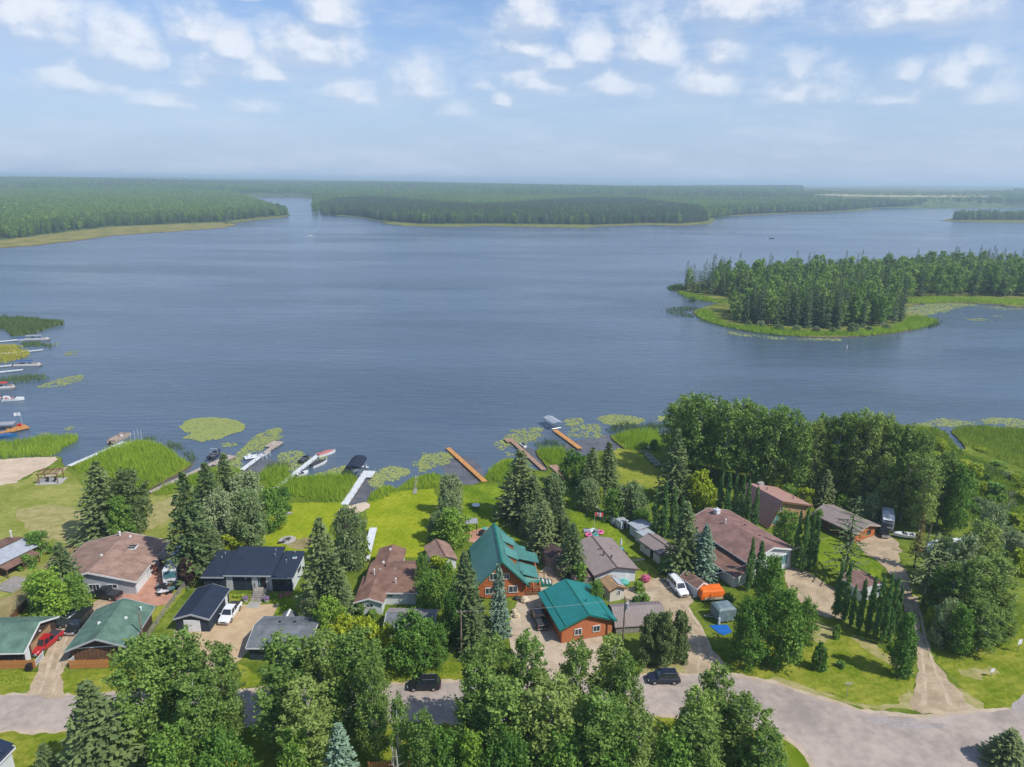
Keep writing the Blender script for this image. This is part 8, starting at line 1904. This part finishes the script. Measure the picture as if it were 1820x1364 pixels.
rr = np.random.default_rng(8); d_ = unit(rr.normal(size=(700, 3))); cen = d_ * np.array([1.0, .9, .7]) * (rr.random((700, 1)) ** .4) + np.array([0, 0, .75]); leafmat('petal_pink', (.55, .10, .24), (.72, .22, .38))
v, f, t = leaf_arrays(cen, unit(d_ + rr.normal(size=(700, 3)) * .4), rr.uniform(.12, .24, 700), rr.random(700), rr); o = mesh_obj('flowering_bush', np_mesh('flowering_bush', v, f, MATS['petal_pink'], t)); p = P(1147, 1034); o.location = (p.x, p.y, 0); tag(o, 'round pink flowering bush at the corner of the gravel drive', 'flower bush')
sheet('stepping_path', [(1123, 995), (1145, 993), (1146, 996), (1124, 998)], .03, MATS['gravel_pale'])
# boulders in the log house yard
for k, (x, y, s, lb) in enumerate(((932, 1070, 1.2, 'pale boulder beside the log house porch'), (914, 1090, .8, 'upright pale boulder in the log house yard'), (918, 1098, .9, 'low pale boulder nearest the blue spruce'), (918, 1066, .8, 'dark garden pot group by the log house wall'))):
    p = P(x, y); R_ = random.Random(k); m = MB(); m.hull([[(math.cos(a) * r_ * s * (1 + R_.uniform(-.2, .2)), math.sin(a) * r_ * s * .8 * (1 + R_.uniform(-.2, .2)), z * s) for a in [j * .785 for j in range(8)]] for r_, z in ((.55, -.1), (.7, .3), (.5, .75), (.15, .95))]); o = m.build('boulder' if k < 3 else 'garden_pots', MATS['canvas_cream' if k < 3 else 'cover_dark']); o.location = (p.x, p.y, .05); tag(o, lb, 'boulder' if k < 3 else 'pots')
# shed by the white capped pickup
p = P(1233, 1052); r, R = house('shed', 'little white shed with brown roof beside the white capped pickup', 'shed', (p.x, p.y + .4), 30, 2.5, 4.2, 2.0, 2.7, 'white_siding', 'shingle_brown', over=.2, gover=.2, fascia='white_paint'); door(r, frame_of('F', 2.5, 4.2), 0, 1.2, 1.7, 'white_paint')
c = P(1607, 957); speedboat((c.x, c.y), 170, 4.5, 'small white boat on land beside the browning spruce', lift=.9)
# flower strip before the navy house
for k, (x, y, s) in enumerate(((418, 1062, .5), (424, 1063, .4), (432, 1062, .6), (440, 1062, .5), (490, 1061, .5), (500, 1062, .5), (512, 1060, .7))):
    p = P(x, y); d_ = unit(rr.normal(size=(90, 3))); cen = d_ * s * .8 + np.array([0, 0, s * .6]); v, f, t = leaf_arrays(cen, d_, rr.uniform(.1, .2, 90), rr.random(90), rr); o = mesh_obj('flower_clump', np_mesh('flower_clump', v, f, MATS['petal_pink' if k in (5, 6) else 'reed'], t)); o.location = (p.x, p.y, .03)
    tag(o, ['small flower clump nearest the navy garage', 'second flower clump from the navy garage', 'leafy flower clump beneath the navy house lamp', 'flower clump left of the planter by the stairs', 'flower clump right of the planter by the stairs', 'pink flower clump under the navy house window', 'large pink flower clump at the navy house corner'][k], 'flower clump', 'flower clumps along the navy house')
# ---------------------------------------------------------------- summer haze over the lake
hm = bpy.data.materials.new('haze_air'); hm.use_nodes = True
t = NT(hm.node_tree); t.n.remove(t.n['Principled BSDF'])
pv = t.node('ShaderNodeVolumePrincipled'); pv.inputs['Color'].default_value = (0.64, 0.80, 0.98, 1); pv.inputs['Density'].default_value = 0.00018; pv.inputs['Anisotropy'].default_value = 0.15
t.l.new(pv.outputs[0], t.n['Material Output'].inputs['Volume'])
hb = MB(); hb.box((0, 33000, 46.0), (124000, 76000, 98.0)); o = hb.build('haze', hm); tag(o, kind='stuff')
